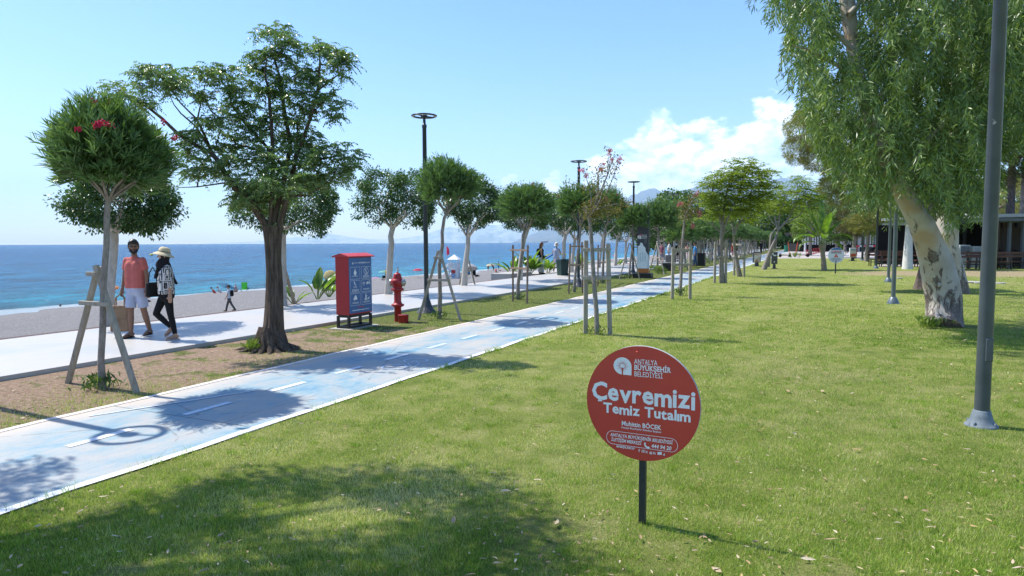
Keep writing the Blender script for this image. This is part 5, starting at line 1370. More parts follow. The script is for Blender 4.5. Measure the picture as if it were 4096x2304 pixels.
def chubby(s, x, y, size, width, hgt, jit):
    """rounded hand-drawn looking lettering, letter by letter"""
    wds = []
    for ch in s:
        if ch == ' ': wds.append((None, .30)); continue
        vs, fs = text_mesh(ch, 1.0, .030)
        xs_ = [v[0] for v in vs]; wds.append(((vs, fs, min(xs_)), max(xs_) - min(xs_) + .030))
    tot = sum(w_ for _, w_ in wds); kx = width * 1.066 / tot; cx = 0
    for i, (g_, w_) in enumerate(wds):
        if g_:
            vs, fs, x0 = g_; a, b = unskew(x, y)
            jz = jit * math.sin(i * 2.1) * size
            mb.add([(a + (cx + v[0] - x0) * kx * sc, y_, b + (v[1] * hgt * size + jz) * sc) for v in vs], fs)
        cx += w_
chubby('Çevremizi', 2368, 1583, 96, 396, 1.06, .025)
chubby('Temiz Tutalım', 2414, 1641, 56, 333, 1.02, .02)
tx('Muhittin BÖCEK', 2487, 1696, 26, .5, 151); tx('Antalya Büyükşehir Belediye Başkanı', 2486, 1708, 11, .1, 153)
tx('ANTALYA BÜYÜKŞEHİR BELEDİYESİ', 2443, 1741, 19, .35, 240, sh=.15); tx('İLETİŞİM MERKEZİ', 2446, 1761, 19, .35, 119, sh=.15); tx('444 94 20', 2602, 1787, 22, .5, 75, sh=.15)
tx('antalya.bel.tr', 2467, 1787, 16, .3, 73, sh=.15)
po = []
for i in range(48):
    a = 2 * math.pi * i / 48; cxp = 2452 if math.cos(a) < 0 else 2676; po.append((cxp + 24 * math.cos(a), 1762 - 27 * math.sin(a)))
for i in range(48):
    (x1, y1), (x2, y2) = po[i], po[(i + 1) % 48]
    d = Vector((x2 - x1, y2 - y1))
    if d.length < .1: continue
    nn = Vector((-d.y, d.x)).normalized() * .9
    q = [brd(x1 - nn.x, y1 - nn.y), brd(x2 - nn.x, y2 - nn.y), brd(x2 + nn.x, y2 + nn.y), brd(x1 + nn.x, y1 + nn.y)]
    mb.add([(a, y_, b) for a, b in q], [(0, 1, 2, 3)])
def blob(pts):
    q = [unskew(*p) for p in pts]; mb.add([(a, y_, b) for a, b in q], [tuple(range(len(q)))])
blob([(2575, 1768), (2579, 1765), (2582, 1770), (2580, 1774), (2584, 1780), (2589, 1784), (2593, 1782), (2597, 1787), (2594, 1791), (2587, 1790), (2579, 1784), (2575, 1776)])
ICY = lambda x: 1806 + (x - 2556) * SKEW
for g_, x, s_ in (('f', 2554, 18), ('X', 2580, 14), ('@', 2595, 12), ('in', 2609, 16), ('d', 2647, 14)): tx(g_, x, ICY(x), s_, .3)
x = 2566; yb = ICY(x)
for a, b in (((0, -11), (11, -9.5)), ((0, -1.5), (11, 0)), ((0, -11), (1.5, 0)), ((9.5, -11), (11, 0))):
    blob([(x + a[0], yb + a[1]), (x + b[0], yb + a[1]), (x + b[0], yb + b[1]), (x + a[0], yb + b[1])])
blob([(x + 5.5 + 2.6 * math.cos(i), yb - 5.5 + 2.6 * math.sin(i)) for i in (0, 1.05, 2.1, 3.14, 4.2, 5.2)])
x = 2626; yb = ICY(x); blob([(x, yb - 11), (x + 16, yb - 11), (x + 16, yb), (x, yb)])
mb.build('lettering', WH, t)
def emblem(name, cx, cy, s, ya, parent, white, red, conv):
    """white disc with one square corner and a red sunburst on a stem"""
    mb = MB()
    pts_ = [(cx + s, cy + s)] + [(cx + s * math.cos(a), cy - s * math.sin(a)) for a in [i / 36 * 1.5 * math.pi for i in range(37)]]
    q = [conv(*p) for p in pts_]; mb.add([(a, ya, b) for a, b in q], [tuple(range(len(q)))], 0)
    n = 20
    for i in range(n):
        a = 2 * math.pi * i / n; r1 = s * .26; r2 = s * (.78 if i % 2 == 0 else .62); w_ = .11
        q = [conv(cx + r1 * math.cos(a - w_), cy + r1 * math.sin(a - w_)), conv(cx + r2 * math.cos(a), cy + r2 * math.sin(a)), conv(cx + r1 * math.cos(a + w_), cy + r1 * math.sin(a + w_))]
        mb.add([(p[0], ya - .0008, p[1]) for p in q], [(0, 1, 2)], 1)
    q = [conv(cx - s * .07, cy + s * .2), conv(cx + s * .07, cy + s * .2), conv(cx + s * .07, cy + s), conv(cx - s * .07, cy + s)]
    mb.add([(p[0], ya - .0008, p[1]) for p in q], [(0, 1, 2, 3)], 1)
    mb.build(name, [white, red], parent)
emblem('emblem', 2489, 1454 + 81 * SKEW, 35, y_, t, WH, RED, brd)
mb = MB(); mb.ball((X(2545), -.019, Z(1405)), (.008, .005, .008), 0, 5); mb.build('bolt', RED, t)

# ------------------------------------------------------------------ blue and red notice box
BLUE = basic('notice_blue', (.055, .14, .34), .4, .05, 3, .45); REDP = basic('box_red', (.40, .018, .022), .42, .08, 4, .45)
REDR = basic('box_roof_red', (.50, .045, .045), .5, .08, 5, .4); BLK = basic('black_metal', (.012, .013, .015), .45, .2, 8, .5)
c1 = G(1397, 1318); L1, S1 = LS(c1)
Lb = .34; Wb = .80
ctr = PS(L1 + Lb / 2, S1 + Wb / 2)
t = thing('notice_box', 'red metal notice box with blue pictogram panel and pitched roof on a black frame', 'notice box', ctr, R(90) - TH)
# local +X runs along the path, local -Y faces the blue path
H = Vector(Pz(1397, 1005, c1.y)).z; zb = Pz(1397, 1262, c1.y).z
hb = Pz(1397, 1030, c1.y).z
mb = MB(); mb.box((0, 0, (zb + hb) / 2), (Wb - .02, Lb, hb - zb)); mb.build('cabinet', REDP, t, bevel=.006)
mb = MB(); a = Lb / 2 + .045; w2 = Wb / 2 + .045; e = hb + .002
mb.add([(-w2, -a, e), (w2, -a, e), (w2, a, e), (-w2, a, e), (-w2, -a, e + .022), (w2, -a, e + .022), (w2, a, e + .022), (-w2, a, e + .022), (-w2, 0, e + .085), (w2, 0, e + .085)],
       [(0, 3, 2, 1), (0, 1, 5, 4), (3, 7, 6, 2), (4, 5, 9, 8), (7, 8, 9, 6), (0, 4, 8, 7, 3), (1, 2, 6, 9, 5)]); mb.build('roof', REDR, t)
mb = MB(); fr = .05
for sx in (-1, 1):
    for sy in (-1, 1): mb.box((sx * (Wb / 2 - .035), sy * (Lb / 2 - .03), zb / 2 - .012), (fr, fr, zb - .025))
for z in (.035, zb - .03):
    for sy in (-1, 1): mb.box((0, sy * (Lb / 2 - .03), z), (Wb - .07 - fr - .002, fr * .9, .05))
    for sx in (-1, 1): mb.box((sx * (Wb / 2 - .035), 0, z), (fr * .9, Lb - .06 - fr - .002, .05))
mb.build('frame', BLK, t)
mb = MB(); pz0 = zb + .03; pz1 = hb - .01; ph = pz1 - pz0; pw = Wb - .04
mb.box((0, -Lb / 2 - .004, (pz0 + pz1) / 2), (pw, .006, ph)); mb.build('panel', BLUE, t)
mb = MB(); yy = -Lb / 2 - .0085; PU = lambda u: (u - .5) * pw; PV = lambda v: pz1 - v * ph
def pl(pts, y=yy, m=0): mb.add([(PU(u), y, PV(v)) for u, v in pts], [tuple(range(len(pts)))], m)
def ln_(a, b, w_=.006, m=0):
    A = Vector((PU(a[0]), PV(a[1]))); Bq = Vector((PU(b[0]), PV(b[1]))); d = (Bq - A); 
    if d.length < 1e-5: return
    d.normalize(); n_ = Vector((-d.y, d.x)) * w_ / 2
    mb.add([(q.x, yy, q.y) for q in (A - n_, Bq - n_, Bq + n_, A + n_)], [(0, 1, 2, 3)], m)
def circ(c, r_, w_=.006, n=20, fill=False):
    asp = pw / ph; P_ = [(c[0] + r_ * math.cos(2 * math.pi * i / n), c[1] + r_ * asp * math.sin(2 * math.pi * i / n)) for i in range(n)]
    if fill: pl(P_); return
    for i in range(n): ln_(P_[i], P_[(i + 1) % n], w_)
for r0_, v0 in enumerate((.17, .41, .645)):
    for c0, u0 in enumerate((.05, .54)):
        u1 = u0 + .42; v1 = v0 + .215
        for a_, b_ in (((u0, v0), (u1, v0)), ((u1, v0), (u1, v1)), ((u1, v1), (u0, v1)), ((u0, v1), (u0, v0))): ln_(a_, b_, .005)
        for q in range(1 if (r0_, c0) == (0, 0) else 2 + (r0_ + c0 == 1)): 
            for sgm in range(5): ln_((u0 + .07 + sgm * .058, v1 - .052 + q * .016), (u0 + .115 + sgm * .058, v1 - .052 + q * .016), .0085)
asp = pw / ph
# flame
pl([(.26, .19), (.235, .235), (.21, .255), (.205, .285), (.22, .315), (.245, .33), (.24, .305), (.255, .275), (.265, .30), (.262, .33), (.29, .32), (.315, .295), (.32, .26), (.30, .235), (.295, .26), (.285, .245), (.28, .215)])
# prohibition of camp fire
circ((.75, .255), .10, .010); ln_((.685, .215), (.815, .295), .009); ln_((.74, .215), (.75, .28), .012); ln_((.70, .29), (.80, .29), .01); ln_((.75, .25), (.78, .28), .008)
# surfer-like shower figure with three arrows
circ((.22, .44), .022, fill=True); ln_((.22, .45), (.29, .50), .016); ln_((.24, .47), (.20, .485), .008); 
for k in range(3): ln_((.19 + .055 * k, .515), (.21 + .055 * k, .515), .008); ln_((.21 + .055 * k, .515), (.19 + .055 * k, .54), .008); ln_((.19 + .055 * k, .54), (.215 + .055 * k, .54), .008)
# bicycle and scooter
for cx_ in (.60, .67): circ((cx_, .475), .026, .005, 12)
ln_((.60, .475), (.625, .45), .005); ln_((.625, .45), (.66, .45), .005); ln_((.66, .45), (.67, .475), .005); ln_((.625, .45), (.64, .475), .005); ln_((.60, .515), (.67, .515), .004)
for cx_ in (.78, .90): circ((cx_, .48), .026, .010, 12)
pl([(.765, .46), (.80, .445), (.84, .455), (.85, .475), (.88, .45), (.87, .42), (.89, .42), (.905, .455), (.88, .485), (.80, .485), (.76, .475)])
# tent
pl([(.17, .735), (.26, .67), (.31, .70), (.34, .755), (.24, .765), (.25, .725), (.215, .775)]); ln_((.17, .735), (.205, .79), .006); ln_((.26, .67), (.255, .76), .004)
# person with bin and dog
circ((.72, .675), .02, fill=True); pl([(.70, .692), (.74, .692), (.75, .735), (.745, .79), (.70, .79), (.695, .735)]); ln_((.74, .70), (.79, .715), .01); pl([(.66, .755), (.69, .755), (.685, .79), (.665, .79)])
pl([(.79, .75), (.85, .745), (.875, .725), (.885, .74), (.865, .76), (.865, .79), (.855, .79), (.85, .765), (.81, .765), (.80, .79), (.79, .79)])
put_text(mb, 'ANTALYA ', PU(.23), PV(.105), yy, .036, 0, 0, 'LEFT', .20 * pw); put_text(mb, 'BÜYÜKŞEHİR', PU(.445), PV(.105), yy, .038, 0, .0012, 'LEFT', .27 * pw); put_text(mb, 'BELEDİYESİ', PU(.73), PV(.105), yy, .036, 0, 0, 'LEFT', .20 * pw)
for k in range(9): ln_((.12 + k * .058, .95), (.17 + k * .058, .95), .016)
put_text(mb, '444 94 20', PU(.68), PV(.958), yy, .036, 0, .0008, 'LEFT', .17 * pw); circ((.655, .948), .012, fill=True)
mb.build('pictograms', WH, t)
mb = MB(); mb.add([(PU(.38), yy, PV(.905)), (PU(.62), yy, PV(.905)), (PU(.62), yy, PV(.89)), (PU(.38), yy, PV(.89))], [(0, 1, 2, 3)]); mb.build('red_stripe', RED, t)
emblem('emblem', .165, .10, .028, yy, t, WH, BLUE, lambda a, b: (PU(a), PV(.10 + (b - .10) * asp)))
mb = MB(); mb.box((0, 0, -.004), (Wb + .22, Lb + .22, .03)); o = mb.build('concrete_pad', CONC); o.location = ctr; o.rotation_euler = (0, 0, R(90) - TH)
tag(o, 'thin concrete pad under the red and blue notice box', 'pad')

# ------------------------------------------------------------------ red hydrant and pot
HYD = basic('hydrant_red', (.34, .018, .022), .45, .12, 8, .45, bump=.25, bscale=60); ALU = basic('dull_aluminium', (.42, .42, .41), .38, .1, 10, .5, .8)
B = G(1592, 1286); Hh = HT(B, 1088)
t = thing('fire_hydrant', 'tall red fire hydrant with two silver side caps', 'hydrant', B); q = Hh / 1.14
mb = MB(); mb.lathe([(.085, -.03), (.085, .36), (.10, .365), (.155, .39), (.158, .43), (.11, .445), (.095, .48), (.088, .50), (.088, .73), (.10, .76), (.15, .775), (.152, .82), (.115, .835), (.12, .86), (.155, .93), (.165, 1.0), (.15, 1.04), (.118, 1.06), (.116, 1.08)], 20)
mb.v = [(x * .93, y * .93, z * q * .93) for x, y, z in mb.v]; mb.build('body', HYD, t)
mb = MB(); mb.lathe([(.12, 1.0), (.125, 1.03), (.11, 1.06), (.105, 1.11), (.09, 1.17), (.07, 1.20), (0, 1.205)], 18); mb.lathe([(.03, 1.20), (.03, 1.225), (0, 1.225)], 8)
mb.v = [(x * .93, y * .93, z * q * .93) for x, y, z in mb.v]; mb.build('cap', HYD, t)
va = Vector((.95, -.25, 0)).normalized()
for s in (-1, 1):
    M = Matrix.Translation((0, 0, .90 * q)) @ (va * s).to_track_quat('Z', 'Y').to_matrix().to_4x4()
    mb = MB(); mb.lathe([(.06, .06), (.056, .125), (.06, .13)], 14, 0, M); mb.build('outlet', HYD, t)
    mb = MB(); mb.lathe([(.078, .128), (.08, .133), (.08, .170), (.072, .178), (.036, .182), (.036, .198), (0, .198)], 18, 0, M); mb.build('outlet_cap', ALU, t)
    e = va * s * .17 + Vector((0, 0, .82 * q)); mb = MB()
    mb.tube([e + va * s * .0 + Vector((0, 0, .0)), e + va * s * -.01 + Vector((0, 0, -.10)), e - va * s * .05 + Vector((0, 0, -.16)), e - va * s * .10 + Vector((0, 0, -.12)), e - va * s * .12], .004, 5); mb.build('chain', ALU, t)
B = G(1614, 1291); t = tag(MB().lathe([(.105, -.01), (.11, .01), (.12, .175), (.125, .18), (.115, .185), (0, .18)], 20).build('red_pot', HYD), 'short red metal drum at the foot of the hydrant', 'pot'); t.location = B

# ------------------------------------------------------------------ dark totem
TOT = basic('totem_grey', (.055, .062, .075), .5, .1, 3, .4); TOTB = basic('totem_side', (.016, .018, .021), .5, .15, 6, .4)
c = G(2573, 1113); ang = R(-22); Ht = HT(c, 828); wf = .56; wd = .34
t = thing('totem', 'tall dark grey information totem with white gate drawing and orange band', 'totem', c + Vector((.02, .18, 0)), ang)
mb = MB(); mb.box((0, 0, .11), (wf + .34, wd + .34, .26)); mb.build('plinth', TOTB, t, bevel=.01)
mb = MB(); mb.box((0, 0, (Ht + .24) / 2), (wf, wd, Ht - .24)); mb.build('column', TOT, t, bevel=.01)
mb = MB()
for i in range(22): mb.box((wf / 2 + .002, 0, 1.0 + i * .10), (.012, wd - .08, .045))
mb.build('side_slats', TOTB, t)
mb = MB(); yf = -wd / 2 - .004
mb.box((0, 0, .37), (wf + .006, wd + .006, .20)); mb.build('orange_band', basic('orange', (.50, .17, .04), .5), t)
mb = MB(); g = lambda x, z: (x * wf / 2, z)
mb.add([(x * wf / 2, yf, z) for x, z in [(-.96, .48), (.96, .48), (.98, 1.15), (.55, 1.35), (.5, 1.5), (.1, 1.62), (.0, 1.72), (-.35, 1.76), (-.5, 1.62), (-.85, 1.58), (-.9, 1.2), (-.98, 1.0)]], [tuple(range(12))], 0)
for x in (-.62, -.32, -.02, .28, .58):
    mb.add([(q_ * wf / 2, yf - .0015, z) for q_, z in [(x - .05, .82), (x + .05, .82), (x + .05, 1.30 - .12 * abs(x)), (x - .05, 1.32 - .12 * abs(x))]], [(0, 1, 2, 3)], 1)
mb.add([(wf / 2 + .012, -wd / 2, .48), (wf / 2 + .012, wd / 2 - .05, .48), (wf / 2 + .012, wd / 2 - .09, .8), (wf / 2 + .012, -.02, 1.0), (wf / 2 + .012, -wd / 2, 1.2)], [tuple(range(5))], 0)
mb.build('gate_drawing', [basic('drawing_white', (.74, .80, .82), .6, .12, 6), basic('drawing_shadow', (.36, .50, .57), .6)], t)
mb = MB(); zt = HT(c, 948)
for s, dz in (('ANTALYA', .10), ('BÜYÜKŞEHİR', .03), ('BELEDİYESİ', -.04)): put_text(mb, s, -.05, zt + dz - .03, yf, .06, 0, .001, 'LEFT', .26)
mb.build('lettering', WH, t)
emblem('emblem', -.16, -zt - .0, .09, yf, t, WH, TOT, lambda a, b: (a, -b))
mb = MB(); mb.add([(-.27, yf, 2.03), (-.05, yf, 2.12), (-.05, yf, 2.19), (-.27, yf, 2.09)], [(0, 1, 2, 3)], 0); mb.add([(-.17, yf, 1.96), (-.11, yf, 1.98), (-.13, yf, 2.07), (-.18, yf, 2.06)], [(0, 1, 2, 3)], 1); mb.build('sticker', [basic('sticker_red', (.6, .10, .12), .5), WH], t)
mb = MB(); mb.box((.15, yf - .03, 1.82), (.12, .06, .22)); mb.box((.15, yf - .065, 1.80), (.06, .02, .08)); mb.build('call_box', basic('call_box_grey', (.10, .11, .12), .4), t, bevel=.01)

# ------------------------------------------------------------------ white round sign, light boxes
B = G(3342, 1094); k = B.y / F; cz = HT(B, 1021); Rr = 31 * k
t = thing('round_sign', 'white round sign with blue top and red warning triangle on the far lawn', 'sign', B, R(-8))
mb = MB(); mb.tube([(0, .03, -.05), (0, .03, cz)], .04, 4, smooth=False, ang0=math.pi / 4); mb.build('post', POSTM, t)
mb = MB(); n = 40; mb.prism([(Rr * math.cos(2 * math.pi * i / n), cz + Rr * math.sin(2 * math.pi * i / n)) for i in range(n)], -.02, .01); mb.build('board', basic('sign_board_white', (.62, .66, .70), .5, .03), t)
mb = MB(); seg = [(Rr * .985 * math.cos(a), cz + Rr * .985 * math.sin(a)) for a in np.linspace(R(44), R(136), 16)]
mb.add([(x, -.0225, z) for x, z in seg], [tuple(range(len(seg)))], 0); mb.build('blue_cap', BLUE, t)
mb = MB(); put_text(mb, '23.00-06.00', 0, cz + Rr * .40, -.023, Rr * .30, 0, .004, 'CENTER', Rr * 1.25); mb.add([(-Rr * .28, -.023, cz - Rr * .28), (Rr * .28, -.023, cz - Rr * .28), (0, -.023, cz + Rr * .20)], [(0, 1, 2)]); mb.build('red_warning', RED, t)
mb = MB(); put_text(mb, 'SAATLERİ ARASI', 0, cz + Rr * .24, -.023, Rr * .2, 0, .003, 'CENTER', Rr * 1.2)
for i in range(4):
    w_ = Rr * (1.1, 1.3, 1.2, .9)[i] / 2; z = cz - Rr * (.42 + .11 * i)
    for j in range(6): mb.add([(-w_ + j * w_ / 3, -.023, z), (-w_ + (j + .8) * w_ / 3, -.023, z), (-w_ + (j + .8) * w_ / 3, -.023, z + Rr * .05), (-w_ + j * w_ / 3, -.023, z + Rr * .05)], [(0, 1, 2, 3)])
emb = [(Rr * .10 * math.cos(i * .7), cz - Rr * .86 + Rr * .10 * math.sin(i * .7)) for i in range(9)]; mb.add([(x, -.023, z) for x, z in emb], [tuple(range(9))])
mb.build('lettering', basic('ink', (.03, .05, .14), .6), t)
mb = MB(); mb.box((0, -.0245, cz - Rr * .12), (Rr * .045, .002, Rr * .16)); mb.box((0, -.0245, cz - Rr * .24), (Rr * .05, .002, Rr * .035)); mb.build('exclamation_mark', WH, t)
def display(label, u0, u1, v0, v1, vb, kind, rz=0):
    """small street display: framed face on a waisted foot"""
    B = G((u0 + u1) / 2, vb); k = B.y / F; w_ = (u1 - u0) * k; z0 = HT(B, v1); z1 = HT(B, v0)
    t = thing('display_box', label, 'display', B, rz)
    fr = TOT if kind != 'white' else basic('box_white', (.6, .62, .64), .5)
    mb = MB(); mb.box((0, 0, (z0 + z1) / 2), (w_, .16, z1 - z0)); mb.build('case', fr, t, bevel=.03)
    mb = MB(); mb.box((0, 0, z0 / 2 - .02), (w_ * .55, .12, z0 + .03), taper=.7); mb.box((0, 0, .02), (w_ * .9, .4, .05)); mb.build('foot', TOT, t)
    mt = Mat('poster_' + kind); n1 = mt.noise(3.2, 4, .6, dist=.6); n2 = mt.noise(7, 3)
    if kind == 'food': c = mt.mix(mt.ramp(n1, [(.46, (0, 0, 0)), (.54, (1, 1, 1))]), mt.ramp(n2, [(.3, (.28, .10, .06)), (.7, (.55, .30, .18))]), (.60, .56, .52))
    elif kind == 'white':
        s_ = mt.n('ShaderNodeSeparateXYZ'); mt.l(mt.co, s_.inputs[0])
        c = mt.mix(mt.math('MULTIPLY', mt.math('SUBTRACT', mt.math('ADD', mt.math('MULTIPLY', s_.outputs[2], 1.0 / z1), mt.math('MULTIPLY', n1, .25)), .68), 30, True), (.62, .12, .07), mt.mix(mt.math('GREATER_THAN', mt.math('MULTIPLY', s_.outputs[2], 1.0 / z1), .80), (.75, .70, .67), (.38, .50, .60)))
    else: c = mt.mix(mt.ramp(n1, [(.58, (0, 0, 0)), (.62, (.7, .7, .7))]), (.055, .06, .07), (.35, .27, .25))
    mt.col(c).rough(.35)
    mb = MB(); mb.box((0, -.083, (z0 + z1) / 2 - (z1 - z0) * .02), (w_ * .84, .012, (z1 - z0) * .84)); mb.build('poster', mt.m, t)
    if kind == 'dark':
        mb = MB(); mb.box((.02 * w_, -.092, z1 - (z1 - z0) * .28), (w_ * .5, .01, (z1 - z0) * .10)); mb.box((-.3 * w_, -.092, z1 - (z1 - z0) * .16), (w_ * .22, .01, (z1 - z0) * .14)); mb.box((-.05 * w_, -.092, z0 + (z1 - z0) * .18), (w_ * .18, .01, (z1 - z0) * .09)); mb.build('stickers', WH, t)
    return t
display('dark framed display showing food pictures at the lawn edge', 3010, 3043, 1008, 1050, 1065, 'food', R(8))
display('narrow dark grey display with white stickers beside the leaning jacaranda', 3085, 3108, 1008, 1056, 1075, 'dark', R(-10))
display('white and orange display standing near the parked bicycles', 3397, 3423, 992, 1029, 1044, 'white')

# ------------------------------------------------------------------ bench, bins
B = G(2672, 1083)
t = thing('bench', 'black box bench with raised wooden back on the promenade edge', 'bench', B, -TH + R(8))
mb = MB(); mb.box((0, 0, .22), (.80, .95, .45)); mb.build('seat_block', BLK, t, bevel=.02)
mb = MB(); mb.box((0, .06, .475), (.90, .62, .05)); mb.build('seat', basic('bench_slats', (.10, .10, .10), .5, .3, 20), t, bevel=.01)
mb = MB(); M = Mt((.15, .36, .74), rx=R(-12)); mb.box((0, 0, 0), (.65, .06, .45), 0, M); mb.build('backrest', basic('bench_back', (.13, .12, .11), .5, .3, 20), t, bevel=.01)
B = G(2806, 1064); k = B.y / F
t = thing('planter_box', 'square black planter box beyond the black bench', 'planter', B, -TH)
mb = MB(); mb.box((0, 0, .45), (.52, .52, .9)); mb.build('box', BLK, t, bevel=.02); mb = MB(); mb.box((0, 0, .92), (.58, .58, .05)); mb.build('rim', BLK, t, bevel=.01)
GBIN = basic('bin_green', (.022, .05, .042), .45, .15, 6, .4)
def wheelie(label, B, h, rz, mat):
    t = thing('wheeled_bin', label, 'bin', B, rz); w_ = h * .55
    mb = MB(); mb.box((0, 0, h * .47), (w_ * .78, w_ * .82, h * .86), taper=1.22); mb.build('body', mat, t, bevel=.02)
    mb = MB(); mb.box((0, .01, h * .93), (w_ * 1.06, w_ * 1.12, h * .05)); mb.box((0, .02, h * .975), (w_ * .98, w_ * 1.05, h * .04), taper=.9); mb.build('lid', mat, t, bevel=.01)
    for s in (-1, 1):
        M = Mt((s * w_ * .42, w_ * .42, h * .10), ry=R(90)); mb = MB(); mb.lathe([(h * .1, -.03), (h * .1, .03)], 16, 0, M); mb.build('wheel', BLK, t)
    return t
B = G(2250, 1106); wheelie('dark green wheeled bin beside the promenade next to the pale ficus trunk', B, HT(B, 1036), R(-60), GBIN)
B = G(3145, 1008); wheelie('small bright green bin far along the promenade behind the scooters', B, 1.1, 0, basic('bin_bright_green', (.02, .17, .10), .5))

# ------------------------------------------------------------------ scooters, bicycles, rack
ORG = basic('scooter_orange', (.60, .10, .03), .5); RUB = basic('rubber', (.012, .012, .013), .7); REDM = basic('rack_red', (.48, .03, .03), .5); WHM = basic('rack_white', (.6, .6, .6), .5)
def wheel(mb, c, r_, m=0, th=.02):
    M = Mt(c, rx=R(90)); mb.ring((0, 0, 0), r_, th, 22, 6, m, M)
    for i in range(8):
        a = math.pi * i / 4; mb.tube([c, (c[0] + r_ * math.cos(a), c[1], c[2] + r_ * math.sin(a))], .003, 3, m)
def scooter(label, B, rz, s=1.0):
    t = thing('electric_scooter', label, 'scooter', B, rz); t.scale = (s, s, s)
    for x in (-.45, .45):
        mb = MB(); M = Mt((x, 0, .13), rx=R(90)); mb.lathe([(.02, -.03), (.12, -.03), (.13, 0), (.12, .03), (.02, .03)], 18, 0, M); mb.build('wheel', RUB, t)
    mb = MB(); mb.box((-.02, 0, .16), (.75, .17, .06)); mb.build('deck', RUB, t, bevel=.01)
    mb = MB(); mb.tube([(.42, 0, .14), (.38, 0, .35), (.27, 0, 1.12)], .028, 8); mb.build('stem', ORG, t)
    mb = MB(); mb.tube([(.27, -.24, 1.14), (.27, .24, 1.14)], .016, 6); mb.build('handlebar', RUB, t)
    mb = MB(); mb.box((-.45, 0, .28), (.30, .10, .03)); mb.build('mudguard', ORG, t); return t
scooter('parked scooter with leaning orange stem nearer the path', G(3140, 1029), R(20), 1.5)
scooter('parked scooter with orange mudguard beside the red cycle rack', G(3205, 1028), R(150), 1.5)
def bicycle(label, B, rz, mat, s=1.0, basket=False):
    t = thing('bicycle', label, 'bicycle', B, rz); t.scale = (s, s, s)
    for x in (-.53, .53): mb = MB(); wheel(mb, (x, 0, .34), .32); mb.build('wheel', RUB, t)
    mb = MB(); bb = (-.08, 0, .30); st_ = (-.20, 0, .78); hd = (.36, 0, .80); rw = (-.53, 0, .34); fwh = (.53, 0, .34)
    for a, b in ((bb, st_), (bb, hd), (st_, hd), (rw, st_), (rw, bb), (hd, fwh)): mb.tube([a, b], .02, 6)
    mb.build('frame', mat, t)
    mb = MB(); mb.box((-.22, 0, .90), (.26, .14, .05)); mb.tube([(-.20, 0, .78), (-.22, 0, .88)], .014, 5); mb.build('saddle', RUB, t)
    mb = MB(); mb.tube([(.36, 0, .80), (.33, 0, .98)], .014, 5); mb.tube([(.40, -.26, 1.0), (.33, -.1, .98), (.33, .1, .98), (.40, .26, 1.0)], .013, 5); mb.build('handlebar', mat, t); return t
bicycle('dark bicycle parked left of the white and orange display', G(3392, 1025), R(5), BLK, 1.25)
bicycle('dark bicycle parked against the red and white barrier by the lawn lamp', G(3492, 1025), R(-5), BLK, 1.3)
t = thing('cycle_rack', 'long red cycle rack with a row of hoops on the pale paving', 'cycle rack', (0, 0, 0))
a = G(3222, 1025); b = G(3302, 1003)
mb = MB(); mb.tube([a + Vector((0, 0, .08)), b + Vector((0, 0, .08))], .05, 6); mb.build('rail', REDM, t)
for i in range(14):
    p = a.lerp(b, (i + .3) / 14); d = Vector((.25, .1, 0)); mb = MB(); mb.tube([p, p + Vector((0, 0, .75)), p + d + Vector((0, 0, .75)), p + d], .035, 6); mb.build('hoop', REDM, t)
t = thing('barrier', 'low red and white striped barrier behind the far bicycle', 'barrier', G(3490, 1022))
mb = MB()
for i in range(8): mb.box((-1.9 + i * .55, 0, 1.15), (.549, .06, .20), i % 2)
mb.build('rail', [REDM, WHM], t)
for x in (-1.9, 2.0): mb = MB(); mb.tube([(x, .06, 0), (x, .06, 1.05)], .04, 6); mb.build('post', REDM, t)

# ------------------------------------------------------------------ people
SKIN = basic('skin_tan', (.40, .235, .165), .5, .06, 8, .35); SKIN2 = basic('skin_brown', (.235, .125, .08), .5, .08, 8, .35); SKINP = basic('skin_pink', (.55, .32, .25), .5, .06, 8, .35)
HAIR = basic('black_hair', (.012, .010, .009), .45, .3, 30, .4); HAIRB = basic('brown_hair', (.07, .035, .02), .5, .3, 30, .4)
_cl = {}
def cloth(c, name=None):
    k = name or '%.2f_%.2f_%.2f' % c
    if k not in _cl: _cl[k] = basic('cloth_' + (name or 'plain'), c, .85, .10, 10, .2, bump=.35, bscale=9, bd=.02)
    return _cl[k]
def capsule(a, b, ra, rb, ea=True, eb=True, n=12, k=4):
    a = Vector(a); b = Vector(b); d = b - a; L = max(d.length, 1e-4); d = d / L if d.length > 1e-5 else Vector((0, 0, 1))
    x, y = frame_of(d); prof = []
    if ea: prof += [(ra * math.sin(math.pi / 2 * i / k), -ra * math.cos(math.pi / 2 * i / k)) for i in range(k)]
    else: prof += [(0, 0)]
    prof += [(ra, 0), (rb, L)]
    if eb: prof += [(rb * math.cos(math.pi / 2 * i / k), L + rb * math.sin(math.pi / 2 * i / k)) for i in range(1, k + 1)]
    else: prof += [(0, L)]
    vs = []; fs = []
    for r_, z in prof:
        for j in range(n):
            t = 2 * math.pi * j / n; vs.append(a + d * z + x * (r_ * math.cos(t)) + y * (r_ * math.sin(t)))
    for i in range(len(prof) - 1):
        for j in range(n): fs.append((i * n + j, i * n + (j + 1) % n, (i + 1) * n + (j + 1) % n, (i + 1) * n + j))
    return vs, fs
